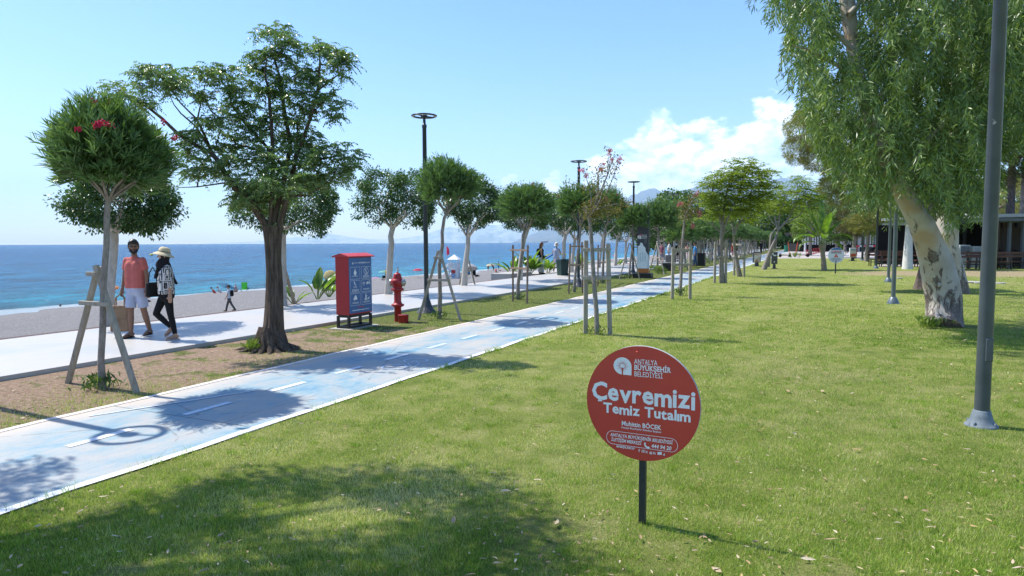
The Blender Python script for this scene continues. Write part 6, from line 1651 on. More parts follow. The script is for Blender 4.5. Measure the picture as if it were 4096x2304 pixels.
def fuse(name, caps, voxel, mat, parent=None, smooth=4, ells=()):
    """tapered limbs and rounded masses fused into one continuous surface"""
    bm = bmesh.new()
    def addm(vs, fs):
        bv = [bm.verts.new(v) for v in vs]
        for f in fs:
            try: bm.faces.new([bv[i] for i in f])
            except ValueError: pass
    for c in caps: addm(*capsule(*c))
    for (cx, cy, cz), (rx, ry, rz) in ells:
        m_ = MB(); m_.ball((cx, cy, cz), (rx, ry, rz), 0, 8); addm([Vector(v) for v in m_.v], m_.f)
    bmesh.ops.remove_doubles(bm, verts=bm.verts, dist=1e-6)
    me = bpy.data.meshes.new(name); bm.to_mesh(me); bm.free()
    ob = bpy.data.objects.new(name + '_tmp', me); C.objects.link(ob)
    md = ob.modifiers.new('r', 'REMESH'); md.mode = 'VOXEL'; md.voxel_size = voxel; md.use_smooth_shade = True
    if smooth: s_ = ob.modifiers.new('s', 'SMOOTH'); s_.factor = .5; s_.iterations = smooth
    bpy.context.view_layer.update()
    out = bpy.data.meshes.new_from_object(ob.evaluated_get(bpy.context.evaluated_depsgraph_get())); out.name = name
    bpy.data.objects.remove(ob); out.materials.clear(); out.materials.append(mat)
    out.polygons.foreach_set('use_smooth', [True] * len(out.polygons))
    return link(name, out, parent)
def person(label, loc, yaw, Hh, legs=((0, 0), (0, 0)), arms=((0, 8, 10), (0, 8, 10)), lean=0, head=0, skin=None, top=None, sleeve=.5, bottom=('shorts', None), shoes=None,
           hair=('short', None), hat=None, vox=.028, female=False, fat=1.0, extra=None, fingers=False, nod=0, group=None, seat=None, lie=None):
    """local frame: faces +Y; legs = (thigh swing, knee bend) right then left; arms = (swing, abduction, elbow)"""
    s = Hh / 1.75; skin = skin or SKIN; V = Vector
    P = V((0, 0, .93)); rl = Matrix.Rotation(R(-lean), 3, 'X')
    Cc = P + rl @ V((0, 0, .38)); Nk = P + rl @ V((0, 0, .56)); hc = Nk + rl @ V((0, .015, .155))
    sh = .155 if female else .165; hw = .10 if female else .09
    J = {}; caps = []; top_c = []; bot_c = []; bk = 0.0
    b = 1.0 * fat
    caps += [((-.05, 0, .93), tuple(Cc + V((-.06, 0, 0))), .105 * b, .105 * b), ((.05, 0, .93), tuple(Cc + V((.06, 0, 0))), .105 * b, .105 * b), (tuple(Nk - V((0, 0, .045))), tuple(Cc + V((-sh + .02, 0, .088))), .055, .052), (tuple(Nk - V((0, 0, .045))), tuple(Cc + V((sh - .02, 0, .088))), .055, .052), (tuple(Cc), tuple(Nk), .09, .052), (tuple(Nk - V((0, 0, .02))), tuple(hc - V((0, 0, .06))), .052, .05)]
    for i, sx in enumerate((1, -1)):
        th, kb = legs[i]; th = R(th); kb = R(kb)
        hip = V((sx * hw, 0, .90)); kn = hip + V((sx * .008, math.sin(th), -math.cos(th))) * .43; an = kn + V((0, math.sin(th - kb), -math.cos(th - kb))) * .41
        fdir = V((sx * .12, math.cos(th - kb) if kb > .4 else 1, math.sin(th - kb) if kb > .4 else 0)).normalized()
        hl = an + V((0, 0, -.035)) - fdir * .035; toe = an + fdir * .16 + V((0, 0, -.055 if kb < .5 else -.03))
        J['leg', i] = (hip, kn, an, hl, toe, fdir)
        caps += [(hip, kn, .085 * b, .056), (kn, kn.lerp(an, .35), .054, .057), (kn.lerp(an, .35), an, .057, .038), (an, hl, .038, .034), (hl, toe, .036, .026), (an, toe, .036, .026)]
        a, ab, eb = (R(q) for q in arms[i])
        S_ = Cc + rl @ V((sx * sh, 0, .10)); d1 = V((sx * math.sin(ab), math.sin(a) * math.cos(ab), -math.cos(a) * math.cos(ab))); el_ = S_ + d1 * .28
        d2 = V((sx * math.sin(ab) * .4, math.sin(a + eb), -math.cos(a + eb))).normalized(); wr = el_ + d2 * .25
        J['arm', i] = (S_, el_, wr, d2)
        caps += [(S_, el_, .050 * b, .040), (el_, wr, .040, .026)]
        # palm, five fingers
        pd = V((0, 1, 0)) if abs(d2.y) < .8 else V((0, 0, 1)); side = d2.cross(V((sx, 0, 0))).normalized()
        pm = wr + d2 * .085
        caps += [(wr, pm, .026, .030), (wr + side * .015, pm + side * .022, .022, .020), (wr - side * .015, pm - side * .022, .022, .020)]
        if fingers:
            curl = d2 * .75 - V((sx * .5, 0, 0))
            for f, (o_, L_) in enumerate(((-.030, .062), (-.010, .076), (.010, .072), (.030, .056))):
                f0 = pm + side * o_; f1 = f0 + d2 * L_ * .55; f2 = f1 + curl.normalized() * L_ * .5; caps += [(f0, f1, .0095, .009), (f1, f2, .009, .0078)]
            t0 = wr + d2 * .035 + side * .028; t1 = t0 + (side * .8 + d2 * .6).normalized() * .035; caps += [(t0, t1, .0115, .0105), (t1, t1 + (d2 * .9 - V((sx * .4, 0, 0)) + side * .1).normalized() * .028, .0105, .009)]
    hm = Matrix.Rotation(R(head), 3, 'Z') @ Matrix.Rotation(R(nod), 3, 'X')
    hp = lambda x, y, z: tuple(hc + hm @ V((x, y, z)))
    caps += [(hp(0, -.02, .035), hp(0, .015, .04), .088, .083), (hp(0, .02, -.01), hp(0, .035, -.055), .070, .050), (hp(0, .03, .0), hp(0, .055, -.075), .05, .034),
             (hp(0, .085, .02), hp(0, .112, -.012), .010, .016), (hp(-.086, -.005, .01), hp(-.088, -.008, -.02), .013, .010), (hp(.086, -.005, .01), hp(.088, -.008, -.02), .013, .010), (hp(-.03, .085, .045), hp(.03, .085, .045), .012, .012)]
    if female: caps += [(Cc + rl @ V((-.07, .06, .02)), Cc + rl @ V((-.07, .075, .01)), .06, .055), (Cc + rl @ V((.07, .06, .02)), Cc + rl @ V((.07, .075, .01)), .06, .055), ((-.05, -.03, .88), (.05, -.03, .88), .11, .11)]
    zmin = min([min(J['leg', i][3].z, J['leg', i][4].z) for i in (0, 1)]) - .034
    if seat is not None: zmin = .93 - .11 - seat
    off = V((0, 0, -zmin))
    T = lambda v: (V(v) + off) * s
    tc_ = lambda cs: [(T(c[0]), T(c[1]), c[2] * s, c[3] * s) + tuple(c[4:]) for c in cs]
    body = fuse('person', tc_(caps), vox, skin); body.location = loc; body.rotation_euler = (0, 0, R(yaw)) if lie is None else lie
    tag(body, label, 'person', group)
    e = .016
    if top:
        cs = [((-.055, .0, .90), tuple(Cc + V((-.065, 0, 0))), (.125 if not female else .13) * b + e * .6, .104 * b + e, False, True), ((.055, .0, .90), tuple(Cc + V((.065, 0, 0))), (.125 if not female else .13) * b + e * .6, .104 * b + e, False, True),
              (tuple(Nk - V((0, 0, .06))), tuple(Cc + V((-sh + .02, 0, .085))), .062, .058 + e * .4), (tuple(Nk - V((0, 0, .06))), tuple(Cc + V((sh - .02, 0, .085))), .062, .058 + e * .4), (tuple(Cc), tuple(Nk - V((0, 0, .035))), .10 + e * .6, .066)]
        if female: cs += [(Cc + V((-.07, .06, .02)), Cc + V((-.07, .075, .01)), .072, .066), (Cc + V((.07, .06, .02)), Cc + V((.07, .075, .01)), .072, .066)]
        for i in (0, 1):
            S_, el_, wr, d2 = J['arm', i]
            if sleeve > 0:
                if sleeve <= 1.0: cs += [(S_, S_.lerp(el_, min(sleeve, 1) if sleeve < 1 else 1), .052 * b + e * .6, .050 + e * .9, True, False)]
                else: cs += [(S_, el_, .056 * b + e, .050 + e * .8), (el_, el_.lerp(wr, sleeve - 1), .050 + e * .8, .05 + e * .6, True, False)]
        fuse('shirt', tc_(cs), vox, top, body, 3)
    kind, bm_ = bottom
    if bm_:
        cs = [((-.05, 0, .86), (-.05, 0, .97), .118 * b, .112 * b, True, False), ((.05, 0, .86), (.05, 0, .97), .118 * b, .112 * b, True, False)]
        if kind == 'skirt': cs += [((0, 0, .95), (0, .02, .52), .14, .24, True, False)]
        if kind == 'dress': cs += [((0, 0, 1.25), (0, 0, .95), .13, .15), ((0, 0, .95), (0, .02, .42), .15, .25, True, False)]
        for i in (0, 1):
            hip, kn, an, hl, toe, fdir = J['leg', i]
            if kind == 'shorts': cs += [(hip, hip.lerp(kn, .86), .090 * b, .092, True, False)]
            elif kind == 'briefs': cs += [(hip, hip.lerp(kn, .40), .092 * b, .090, True, False)]
            elif kind == 'leggings': cs += [(hip, kn, .090 * b, .062), (kn, kn.lerp(an, .35), .060, .062), (kn.lerp(an, .35), kn.lerp(an, .93), .062, .044, True, False)]
            elif kind == 'trousers': cs += [(hip, kn, .098 * b, .076), (kn, kn.lerp(an, .97), .076, .068, True, False)]
            elif kind == 'wide': cs += [(hip, kn, .105 * b, .105), (kn, kn.lerp(an, .98), .105, .135, True, False)]
        if female and kind in ('leggings', 'trousers', 'wide'): cs += [((-.05, -.03, .88), (.05, -.03, .88), .12, .12)]
        fuse({'shorts': 'shorts', 'briefs': 'swimwear', 'leggings': 'leggings', 'trousers': 'trousers', 'wide': 'trousers', 'skirt': 'skirt', 'dress': 'dress'}[kind], tc_(cs), vox, bm_, body, 3)
    if shoes:
        smat, st = shoes
        for i in (0, 1):
            hip, kn, an, hl, toe, fdir = J['leg', i]
            if st == 'shoe': fuse('shoe', tc_([(hl, toe, .046, .036), (an - V((0, 0, .02)), hl, .046, .044)]), max(vox * .8, .012), smat, body, 2)
            else:
                mb = MB(); up_ = V((1, 0, 0)).cross(fdir).normalized(); up_ = up_ if up_.z > 0 else -up_; sd = fdir.cross(up_)
                base_ = (hl + toe) / 2 - up_ * .042; o = []
                for q in range(20):
                    t = 2 * math.pi * q / 20; o.append(base_ + fdir * (.145 * math.cos(t)) + sd * (.05 * math.sin(t) * (1 + .15 * math.cos(t))))
                vs = [T(p) for p in o] + [T(p + up_ * .016) for p in o]
                mb.add(vs, [tuple(range(20))[::-1], tuple(range(20, 40))] + [(k, (k + 1) % 20, 20 + (k + 1) % 20, 20 + k) for k in range(20)])
                for sg in (-1, 1): mb.tube([T(base_ + fdir * .085 + up_ * .045), T(base_ + fdir * .03 + sd * .04 * sg + up_ * .055), T(base_ - fdir * .03 + sd * .048 * sg + up_ * .02)], .006 * s, 5)
                mb.build('sandal', smat, body)
    hk, hmx = hair; hmx = hmx or HAIR
    hs = lambda cs: [(T(hp(*c[0])), T(hp(*c[1])), c[2] * s, c[3] * s) for c in cs]
    if hk == 'short': fuse('hair', hs([((0, -.035, .060), (0, .020, .090), .090, .080), ((0, -.06, .0), (0, -.05, .05), .06, .07), ((-.062, .0, .03), (-.055, .045, .085), .036, .036), ((.062, .0, .03), (.055, .045, .085), .036, .036), ((-.03, .055, .115), (.045, .075, .105), .034, .028)]), min(vox, .016), hmx, body, 2)
    elif hk == 'long': fuse('hair', hs([((0, -.035, .055), (0, .015, .07), .092, .082), ((0, -.07, .0), (0, -.10, -.22), .075, .06), ((0, -.10, -.22), (0, -.12, -.36), .06, .035), ((-.07, -.02, .02), (-.07, -.05, -.12), .03, .025), ((.07, -.02, .02), (.07, -.05, -.12), .03, .025)]), min(vox, .016), hmx, body, 2)
    elif hk == 'bun': fuse('hair', hs([((0, -.035, .05), (0, .015, .07), .092, .080), ((0, -.10, .10), (0, -.11, .11), .045, .045)]), min(vox, .016), hmx, body, 2)
    if hat:
        hmat, br, tall = hat
        M = Matrix.Translation(T(hp(0, 0, .07))) @ (hm.to_4x4() @ Matrix.Rotation(R(8), 4, 'X')) @ Matrix.Scale(s, 4)
        mb = MB(); mb.lathe([(br, -.055), (br * .92, -.03), (br * .7, -.005), (.112, .012), (.110, .05), (.098, .09), (.065, .118), (0, .125 + tall)], 28, 0, M); mb.lathe([(br * .99, -.060), (br * .7, -.012), (.108, .0), (.1, .05)], 28, 0, M); mb.build('hat', hmat, body)
    if extra: extra(body, T, hp, J, s, hm)
    return body

CORAL = cloth((.50, .135, .115), 'coral'); LTBLUE = cloth((.42, .46, .60), 'pale_blue'); BLKC = cloth((.012, .012, .014), 'black')
WHITEC = cloth((.62, .62, .62), 'white'); STRAW = basic('straw', (.60, .50, .32), .8, .12, 40, .2, bump=.3, bscale=120)
m = Mat('geometric_print'); v1 = m.voro(7.5, metric='CHEBYCHEV', rand=.6); st_ = m.math('SINE', m.math('MULTIPLY', v1, 30.0)); n_ = m.noise(14, 2)
m.col(m.mix(m.math('MULTIPLY', m.math('ADD', st_, m.math('MULTIPLY', m.math('SUBTRACT', n_, .5), 1.6)), 7, True), (.012, .012, .014), (.60, .58, .56))).rough(.8); PRINT = m.m

# the couple
Pm = G(552, 1349, .065)
GLAS = basic('sunglasses', (.01, .01, .011), .2, 0, 4, .6)
def man_extra(body, T, hp, J, s, hm):
    fuse('beard', [(T(hp(x1, .035, z1)), T(hp(x2, .062, z2)), .020 * s, .022 * s) for x1, z1, x2, z2 in ((-.06, -.03, -.045, -.07), (.06, -.03, .045, -.07), (-.045, -.07, 0, -.105), (.045, -.07, 0, -.105))] + [(T(hp(-.025, .080, -.036)), T(hp(.025, .080, -.036)), .010 * s, .010 * s), (T(hp(0, .06, -.085)), T(hp(0, .06, -.10)), .036 * s, .030 * s)], .009, HAIR, body, 2)
    for sx in (-1, 1):
        mb = MB(); mb.ball(T(hp(sx * .033, .096, .024)), (.027 * s, .010 * s, .019 * s), 0, 6); mb.tube([T(hp(sx * .055, .09, .03)), T(hp(sx * .088, .0, .025))], .003, 4); mb.build('sunglasses', GLAS, body)
    mb = MB(); mb.tube([T(hp(-.018, .100, -.053)), T(hp(0, .104, -.056)), T(hp(.018, .100, -.053))], .004, 4); mb.build('mouth', basic('lips', (.42, .20, .17), .5), body)
man = person('person in a coral t-shirt and pale shorts with sunglasses and beard, carrying a woven tote', Pm, 170, 1.74, legs=((6, 4), (-9, 10)), arms=((4, 9, 8), (-4, 12, 14)), head=38, skin=SKIN2, top=CORAL, sleeve=.62,
             bottom=('shorts', LTBLUE), shoes=(BLKC, 'sandal'), hair=('short', HAIR), vox=.0095, fat=1.04, fingers=True, extra=man_extra)
Pw = G(672, 1358, .065)
SCARF = basic('black_scarf', (.014, .014, .018), .75, .2, 10, .2, bump=.6, bscale=7, bd=.03)
def woman_extra(body, T, hp, J, s, hm):
    fuse('headscarf', [(T(hp(0, -.03, .03)), T(hp(0, -.005, .03)), .10 * s, .094 * s), (T(hp(0, -.02, -.03)), T(hp(0, -.01, -.12)), .088 * s, .095 * s), (T(hp(0, .01, -.12)), T(hp(0, .03, -.17)), .10 * s, .11 * s), (T(hp(-.03, .06, -.16)), T(hp(-.05, .12, -.42)), .05 * s, .035 * s),
        (T(hp(.02, -.08, -.15)), T(hp(.07, -.20, -.45)), .055 * s, .05 * s), (T(hp(.07, -.20, -.45)), T(hp(.09, -.27, -.52)), .05 * s, .03 * s)], .012, SCARF, body, 3)
    M = Matrix.Translation(T(hp(0, 0, .085))) @ (hm.to_4x4() @ Matrix.Rotation(R(8), 4, 'X')) @ Matrix.Scale(s, 4)
    mb = MB(); mb.ring((0, 0, .012), .112, .006, 28, 5, 0, M); mb.build('hat_band', HAIRB, body)
wom = person('person in a straw hat, black headscarf, black and white patterned blouse and black leggings', Pw, 130, 1.58, legs=((24, 66), (-6, 4)), arms=((10, 14, 26), (-6, 10, 8)), head=-8, nod=6, skin=SKIN, top=PRINT, sleeve=1.45,
             bottom=('leggings', BLKC), shoes=(basic('sandal_pink', (.5, .38, .34), .6), 'sandal'), hair=(None, None), hat=(STRAW, .20, 0), vox=.0095, female=True, fat=1.10, fingers=True, extra=woman_extra)
# tote bag held by the man
m = Mat('woven_tote'); c = m.ramp(m.noise(6, 5), [(.3, (.20, .12, .07)), (.7, (.34, .22, .13))]); c = m.mix(m.math('MULTIPLY', m.voro(60), .35), c, (.10, .05, .03)); m.col(c).rough(.8); TOTE = m.m
bag = Pz(482, 1300, Pm.y - .02); bag = Vector((bag.x, bag.y, 0)); zt = Pz(484, 1222, bag.y).z; zb_ = Pz(484, 1326, bag.y).z
t = thing('tote_bag', 'brown woven tote bag hanging from the hand of the walker in coral', 'bag', (bag.x, bag.y, zb_), R(12))
hgt = zt - zb_; mb = MB(); mb.box((0, 0, hgt / 2), (.33, .13, hgt), taper=.90); mb.build('bag_body', TOTE, t, bevel=.03)
for dy in (-.045, .045): mb = MB(); mb.tube([(-.07, dy, hgt - .03), (-.06, dy * .6, hgt + .14), (.04, 0, hgt + .24), (.09, dy * .6, hgt + .12), (.09, dy, hgt - .03)], .010, 6); mb.build('handle', TOTE, t)
hb_ = Pz(612, 1158, Pw.y - .05)
t = thing('handbag', 'black shoulder bag between the two nearest walkers', 'bag', hb_, R(70)); mb = MB(); mb.box((0, 0, 0), (.26, .09, .26), taper=.9); mb.build('bag_body', BLKC, t, bevel=.025)
mb = MB(); mb.tube([(-.09, 0, .12), (-.07, -.01, .30), (0, -.01, .40), (.07, -.01, .30), (.09, 0, .12)], .010, 6); mb.build('strap', BLKC, t)

def back_pack(mat):
    def f(body, T, hp, J, s, hm): fuse('backpack', [(T((-.06, -.20, 1.12)), T((-.06, -.19, 1.36)), .10 * s, .09 * s), (T((.06, -.20, 1.12)), T((.06, -.19, 1.36)), .10 * s, .09 * s)], .02, mat, body, 2)
    return f
GREYT = cloth((.10, .09, .08), 'dark_khaki')
person('person with a black backpack striding across the shingle beach', GB(918, 1246), 95, 1.76, legs=((20, 6), (-24, 8)), arms=((-8, 8, 20), (6, 8, 25)), top=WHITEC, sleeve=.6, bottom=('trousers', GREYT), shoes=(BLKC, 'shoe'), extra=back_pack(BLKC), nod=-12, vox=.022)
person('person with long hair, black top, white wide trousers and black backpack by the banana plants', G(2166, 1096), -95, 1.72, legs=((4, 2), (-5, 4)), arms=((2, 6, 10), (0, 6, 8)), top=BLKC, sleeve=0, bottom=('wide', WHITEC), shoes=(BLKC, 'shoe'), hair=('long', HAIRB), extra=back_pack(BLKC), female=True, vox=.022)
def float_extra(body, T, hp, J, s, hm):
    mb = MB(); mb.tube([T((-.35, .05, 1.12)), T((.05, .12, 1.12))], .045, 8); mb.tube([T((.2, .12, 1.12)), T((.6, .1, 1.10))], .045, 8); mb.build('foam_noodle', basic('noodle_yellow', (.55, .60, .12), .6), body)
    mb = MB(); mb.tube([T((-.20, 0, 1.12)), T((-.75, .05, .78))], .05, 8); mb.build('foam_noodle', basic('noodle_blue', (.03, .15, .55), .6), body)
person('person in a white sun hat and pale blue dress carrying yellow and blue foam noodles', G(2226, 1092), -10, 1.68, legs=((8, 4), (-22, 30)), arms=((10, 22, 60), (10, 22, 60)), top=LTBLUE, sleeve=0, bottom=('skirt', LTBLUE), shoes=(SKIN2, 'shoe'), hair=('short', None), hat=(basic('hat_white', (.62, .60, .55), .8), .16, 0), female=True, extra=float_extra, vox=.024)
FL = basic('floral_dark', (.16, .05, .08), .8, .6, 22); TEAL = cloth((.02, .16, .20), 'teal'); PURP = cloth((.16, .16, .22), 'grey_violet'); PINKC = cloth((.60, .25, .32), 'pink'); BLUEC = cloth((.05, .22, .50), 'mid_blue'); YEL = cloth((.60, .45, .05), 'yellow'); REDC = cloth((.55, .06, .05), 'red')
pp = [('person in a dark floral top with hair tied up beside the totem', 2646, 1056, -60, 1.64, dict(top=FL, sleeve=1.0, bottom=('shorts', PURP), hair=('bun', None), female=True)),
      ('person with dark beard in a white t-shirt and pale blue shorts behind the black bench', 2676, 1056, 70, 1.78, dict(top=WHITEC, sleeve=.7, bottom=('shorts', LTBLUE), fat=1.1)),
      ('person in black top and short black skirt walking away past the bench', 2710, 1046, 10, 1.68, dict(top=BLKC, sleeve=.8, bottom=('shorts', BLKC), hair=('bun', None), female=True, legs=((14, 6), (-14, 20)))),
      ('barefoot person with long dark hair in teal shorts standing in the sun', 2746, 1038, -60, 1.72, dict(top=None, bottom=('briefs', TEAL), hair=('long', None), female=True, skin=SKINP)),
      ('person in white blouse and beige trousers carrying a bag beside the planter box', 2790, 1052, 60, 1.72, dict(top=WHITEC, sleeve=1.6, bottom=('trousers', cloth((.45, .38, .30), 'beige')), legs=((-6, 6), (12, 4)))),
      ('person in dark blue trousers mostly hidden by the props behind the twisted crape myrtle', 2779, 1066, 80, 1.70, dict(top=BLUEC, sleeve=1.0, bottom=('trousers', cloth((.03, .07, .16), 'navy')))),
      ('person in a loose white dress walking between the props', 2842, 1030, 30, 1.72, dict(top=WHITEC, sleeve=.6, bottom=('dress', WHITEC), legs=((12, 4), (-12, 12)))),
      ('person in grey partly hidden behind a dark lamp post', 2877, 1030, 0, 1.74, dict(top=PURP, sleeve=.8, bottom=('trousers', PURP))),
      ('person in an orange-red top behind the curved jacaranda posts', 2930, 1040, 40, 1.60, dict(top=REDC, sleeve=.4, bottom=('skirt', WHITEC), hair=('short', HAIRB), female=True)),
      ('child in a pink and white top with arms raised near the jacaranda posts', 2934, 1050, 0, 1.15, dict(top=PINKC, sleeve=.5, bottom=('skirt', WHITEC), female=True, arms=((30, 30, 40), (30, 30, 40)))),
      ('person in a blue t-shirt far along the promenade', 2971, 1018, 0, 1.78, dict(top=BLUEC, sleeve=.6, bottom=('shorts', BLKC))),
      ('person dressed in black far along the promenade', 3044, 1013, 0, 1.78, dict(top=BLKC, sleeve=1.6, bottom=('trousers', BLKC)))]
for lab, u, v, yaw, hh, kw in pp:
    kw.setdefault('legs', ((6, 4), (-6, 6))); kw.setdefault('vox', .034); kw.setdefault('shoes', (BLKC, 'shoe') if 'barefoot' not in lab else None)
    p = G(u, v); p = G(u, v, .065) if 9.6 < LS(p)[0] < 13.7 else p
    person(lab, p, yaw, hh, **kw)
# beach figures
sit = ((88, 60), (80, 70)); sitf = ((85, 10), (80, 20))
bp_ = [('person sunbathing at the left end of a red towel near the waterline', 862, 1180, -80, 1.65, dict(top=REDC, sleeve=0, bottom=('briefs', REDC), legs=sitf, lean=-38, skin=SKINP), .11),
       ('person with light hair sitting at the right end of the red towel', 884, 1178, -80, 1.65, dict(top=WHITEC, sleeve=.3, bottom=('briefs', REDC), legs=sitf, lean=-30, hair=('short', cloth((.35, .25, .15), 'blond'))), .11),
       ('bare-backed person sitting on the shingle beside a green chair', 943, 1172, 20, 1.75, dict(top=None, bottom=('shorts', BLKC), legs=sit, skin=SKINP, hair=('short', cloth((.4, .38, .36), 'grey'))), .12),
       ('bare-backed person sitting under the striped yellow parasol', 1337, 1140, 20, 1.78, dict(top=None, bottom=('shorts', BLKC), legs=sit), .12),
       ('person in a yellow top with a pushchair under the pale green parasol', 1546, 1121, 0, 1.72, dict(top=YEL, sleeve=.5, bottom=('trousers', BLKC)), None),
       ('bare-chested person in dark shorts standing between hydrant and lamp post', 1592, 1111, 90, 1.75, dict(top=None, bottom=('shorts', BLKC)), None),
       ('bare-backed person in blue shorts standing near the waterline by the cream parasol', 1994, 1083, 10, 1.78, dict(top=None, bottom=('shorts', BLUEC)), None),
       ('person standing in the shade of the cream parasol, left', 1953, 1086, 0, 1.7, dict(top=None, bottom=('shorts', GREYT), skin=SKIN2), None),
       ('person bending in the shade of the cream parasol, right', 1975, 1090, 60, 1.6, dict(top=FL, sleeve=.5, bottom=('shorts', BLKC), lean=40), None),
       ('person in a red swimsuit sitting on a towel below the cream parasol', 1984, 1092, -50, 1.6, dict(top=REDC, sleeve=0, bottom=('briefs', REDC), legs=sitf, female=True), .1),
       ('lifeguard in a pale cap standing at the foot of the white tower stairs', 1787, 1092, 60, 1.75, dict(top=WHITEC, sleeve=.5, bottom=('shorts', BLUEC)), None),
       ('person in a blue top seated under the white parasol right of the tower', 1876, 1106, 0, 1.7, dict(top=BLUEC, sleeve=.5, bottom=('shorts', BLKC), legs=sit), .35)]
for lab, u, v, yaw, hh, kw, seat in bp_:
    kw.setdefault('vox', .045); kw.setdefault('legs', ((5, 3), (-5, 4)))
    person(lab, GB(u, v), yaw, hh, seat=seat, **kw)
# swimmers' heads
for lab, u, v in (('swimmer whose dark head shows left of the walking couple', 241, 1225), ('swimmer farther out left of the yellow parasol', 1268, 1108), ('swimmer next to another one left of the yellow parasol', 1258, 1107), ('swimmer close to shore right of the green chair', 993, 1155), ('swimmer lying on a pink float off the beach behind the notice box', 1503, 1112)):
    p = G(u, v, -4.0); o = fuse('person', [(Vector((0, 0, .10)), Vector((0, .02, .12)), .10, .10), (Vector((0, 0, .0)), Vector((0, 0, -.2)), .08, .10), (Vector((-.2, -.05, -.16)), Vector((.2, -.05, -.16)), .10, .10)], .03, HAIR if 'float' not in lab else SKINP); o.location = p; tag(o, lab, 'person')
p = G(1500, 1113, -4.0); mb = MB(); mb.ball((0, 0, 0), (.9, .35, .12), 0, 8); o = mb.build('pool_float', basic('float_pink', (.6, .12, .35), .5)); o.location = p; tag(o, 'pink inflatable float on the water behind the notice box', 'float')
p = G(606, 1022, -4.0); mb = MB(); mb.ball((0, 0, .2), (.85, .85, .75), 0, 8); o = mb.build('buoy', basic('buoy_yellow', (.60, .45, .05), .5)); o.location = p; tag(o, 'yellow buoy on the sea just left of the straw hat', 'buoy')

# ------------------------------------------------------------------ beach things
def parasol(label, u, v, wpx, vg, mat, tilt=0, dist=None, flat=.28, mat2=None, az_=0):
    """u,v centre of the canopy; vg row of the foot"""
    B = GB(u, vg); k = B.y / F; Rr = wpx * k / 2; h = max(1.2, HTz(B, v)); t = thing('parasol', label, 'parasol', B)
    M = Mt((0, 0, h), rx=R(tilt), rz=R(az_)); n = 16; mb = MB(); vs = [(0, 0, Rr * flat)]; fs = []
    for j, (rr_, zz) in enumerate(((.35, .90), (.7, .60), (1.0, 0.0))):
        for i in range(n):
            a = 2 * math.pi * i / n; sc_ = 1 - (.05 if i % 2 and j == 2 else 0); vs.append((Rr * rr_ * math.cos(a) * sc_, Rr * rr_ * math.sin(a) * sc_, Rr * flat * zz - (.04 * Rr if i % 2 == 0 and j == 2 else 0)))
    for i in range(n):
        fs.append((0, 1 + i, 1 + (i + 1) % n))
        for j in range(2): fs.append((1 + j * n + i, 1 + (j + 1) * n + i, 1 + (j + 1) * n + (i + 1) % n, 1 + j * n + (i + 1) % n))
    mb.add(vs, fs, 0, M)
    if mat2: mb.m = [1 if (i // 3) % 2 else 0 for i in range(len(mb.m))]
    o = mb.build('canopy', [mat, mat2 or mat], t); sd_ = o.modifiers.new('solid', 'SOLIDIFY'); sd_.thickness = .015
    mb = MB(); mb.tube([(0, 0, -.1), (0, 0, h + Rr * flat * .5)], .022, 6); mb.build('pole', WHM, t); return t
def HTz(p, v): return Pz(proj(p)[0], v, p[1]).z - p[2]
def fab(name, c): 
    m = Mat(name); m.col(m.ramp(m.noise(4, 3), [(.3, tuple(x * .9 for x in c)), (.7, c)])).rough(.8); t_ = m.n('ShaderNodeBsdfTranslucent'); t_.inputs[0].default_value = (*c, 1); x = m.n('ShaderNodeMixShader'); x.inputs[0].default_value = .4
    m.l(m.b.outputs[0], x.inputs[1]); m.l(t_.outputs[0], x.inputs[2]); m.l(x.outputs[0], m.out.inputs[0]); return m.m
FY = fab('parasol_yellow', (.62, .46, .14)); FY2 = fab('parasol_cream_stripe', (.60, .52, .30)); FG = fab('parasol_green', (.25, .58, .45)); FR = fab('parasol_red', (.60, .04, .09)); FC = fab('parasol_cream', (.62, .56, .38)); FW = fab('parasol_white', (.62, .60, .60)); FB = fab('parasol_blue', (.05, .22, .36)); FO = fab('parasol_orange', (.65, .25, .08))
parasol('tilted yellow striped parasol seen left of the notice box', 1322, 1107, 54, 1138, FY, tilt=58, mat2=FY2, az_=15, flat=.22)
parasol('pale green parasol left of the ficus trunk behind the hydrant', 1533, 1096, 38, 1120, FG)
parasol('bright red parasol right of the hydrant at the waterline', 1672, 1089, 42, 1112, FR, flat=.35)
parasol('cream parasol behind the white parasol right of the lifeguard tower', 1885, 1066, 44, 1100, FC)
parasol('white dome parasol low on the beach right of the lifeguard tower', 1880, 1082, 66, 1106, FW, tilt=-20, flat=.55)
parasol('cream parasol with people under it left of the banana plants', 1964, 1066, 42, 1090, FC, flat=.40)
parasol('orange parasol seen between the couple and the leaning prop', 452, 1182, 50, 1200, FO, tilt=20)
parasol('small red parasol showing between the walking couple', 575, 1178, 26, 1196, FR)
parasol('white parasol behind the white trousers of the long-haired walker', 2148, 1052, 40, 1066, FW)
parasol('red parasol low over the beach left of the totem', 2462, 1027, 26, 1040, FR)
parasol('small orange parasol behind the crape myrtle posts', 2421, 1028, 16, 1040, FO)
parasol('white parasol at the waterline beyond the promenade walkers', 2808, 982, 16, 1000, FW)
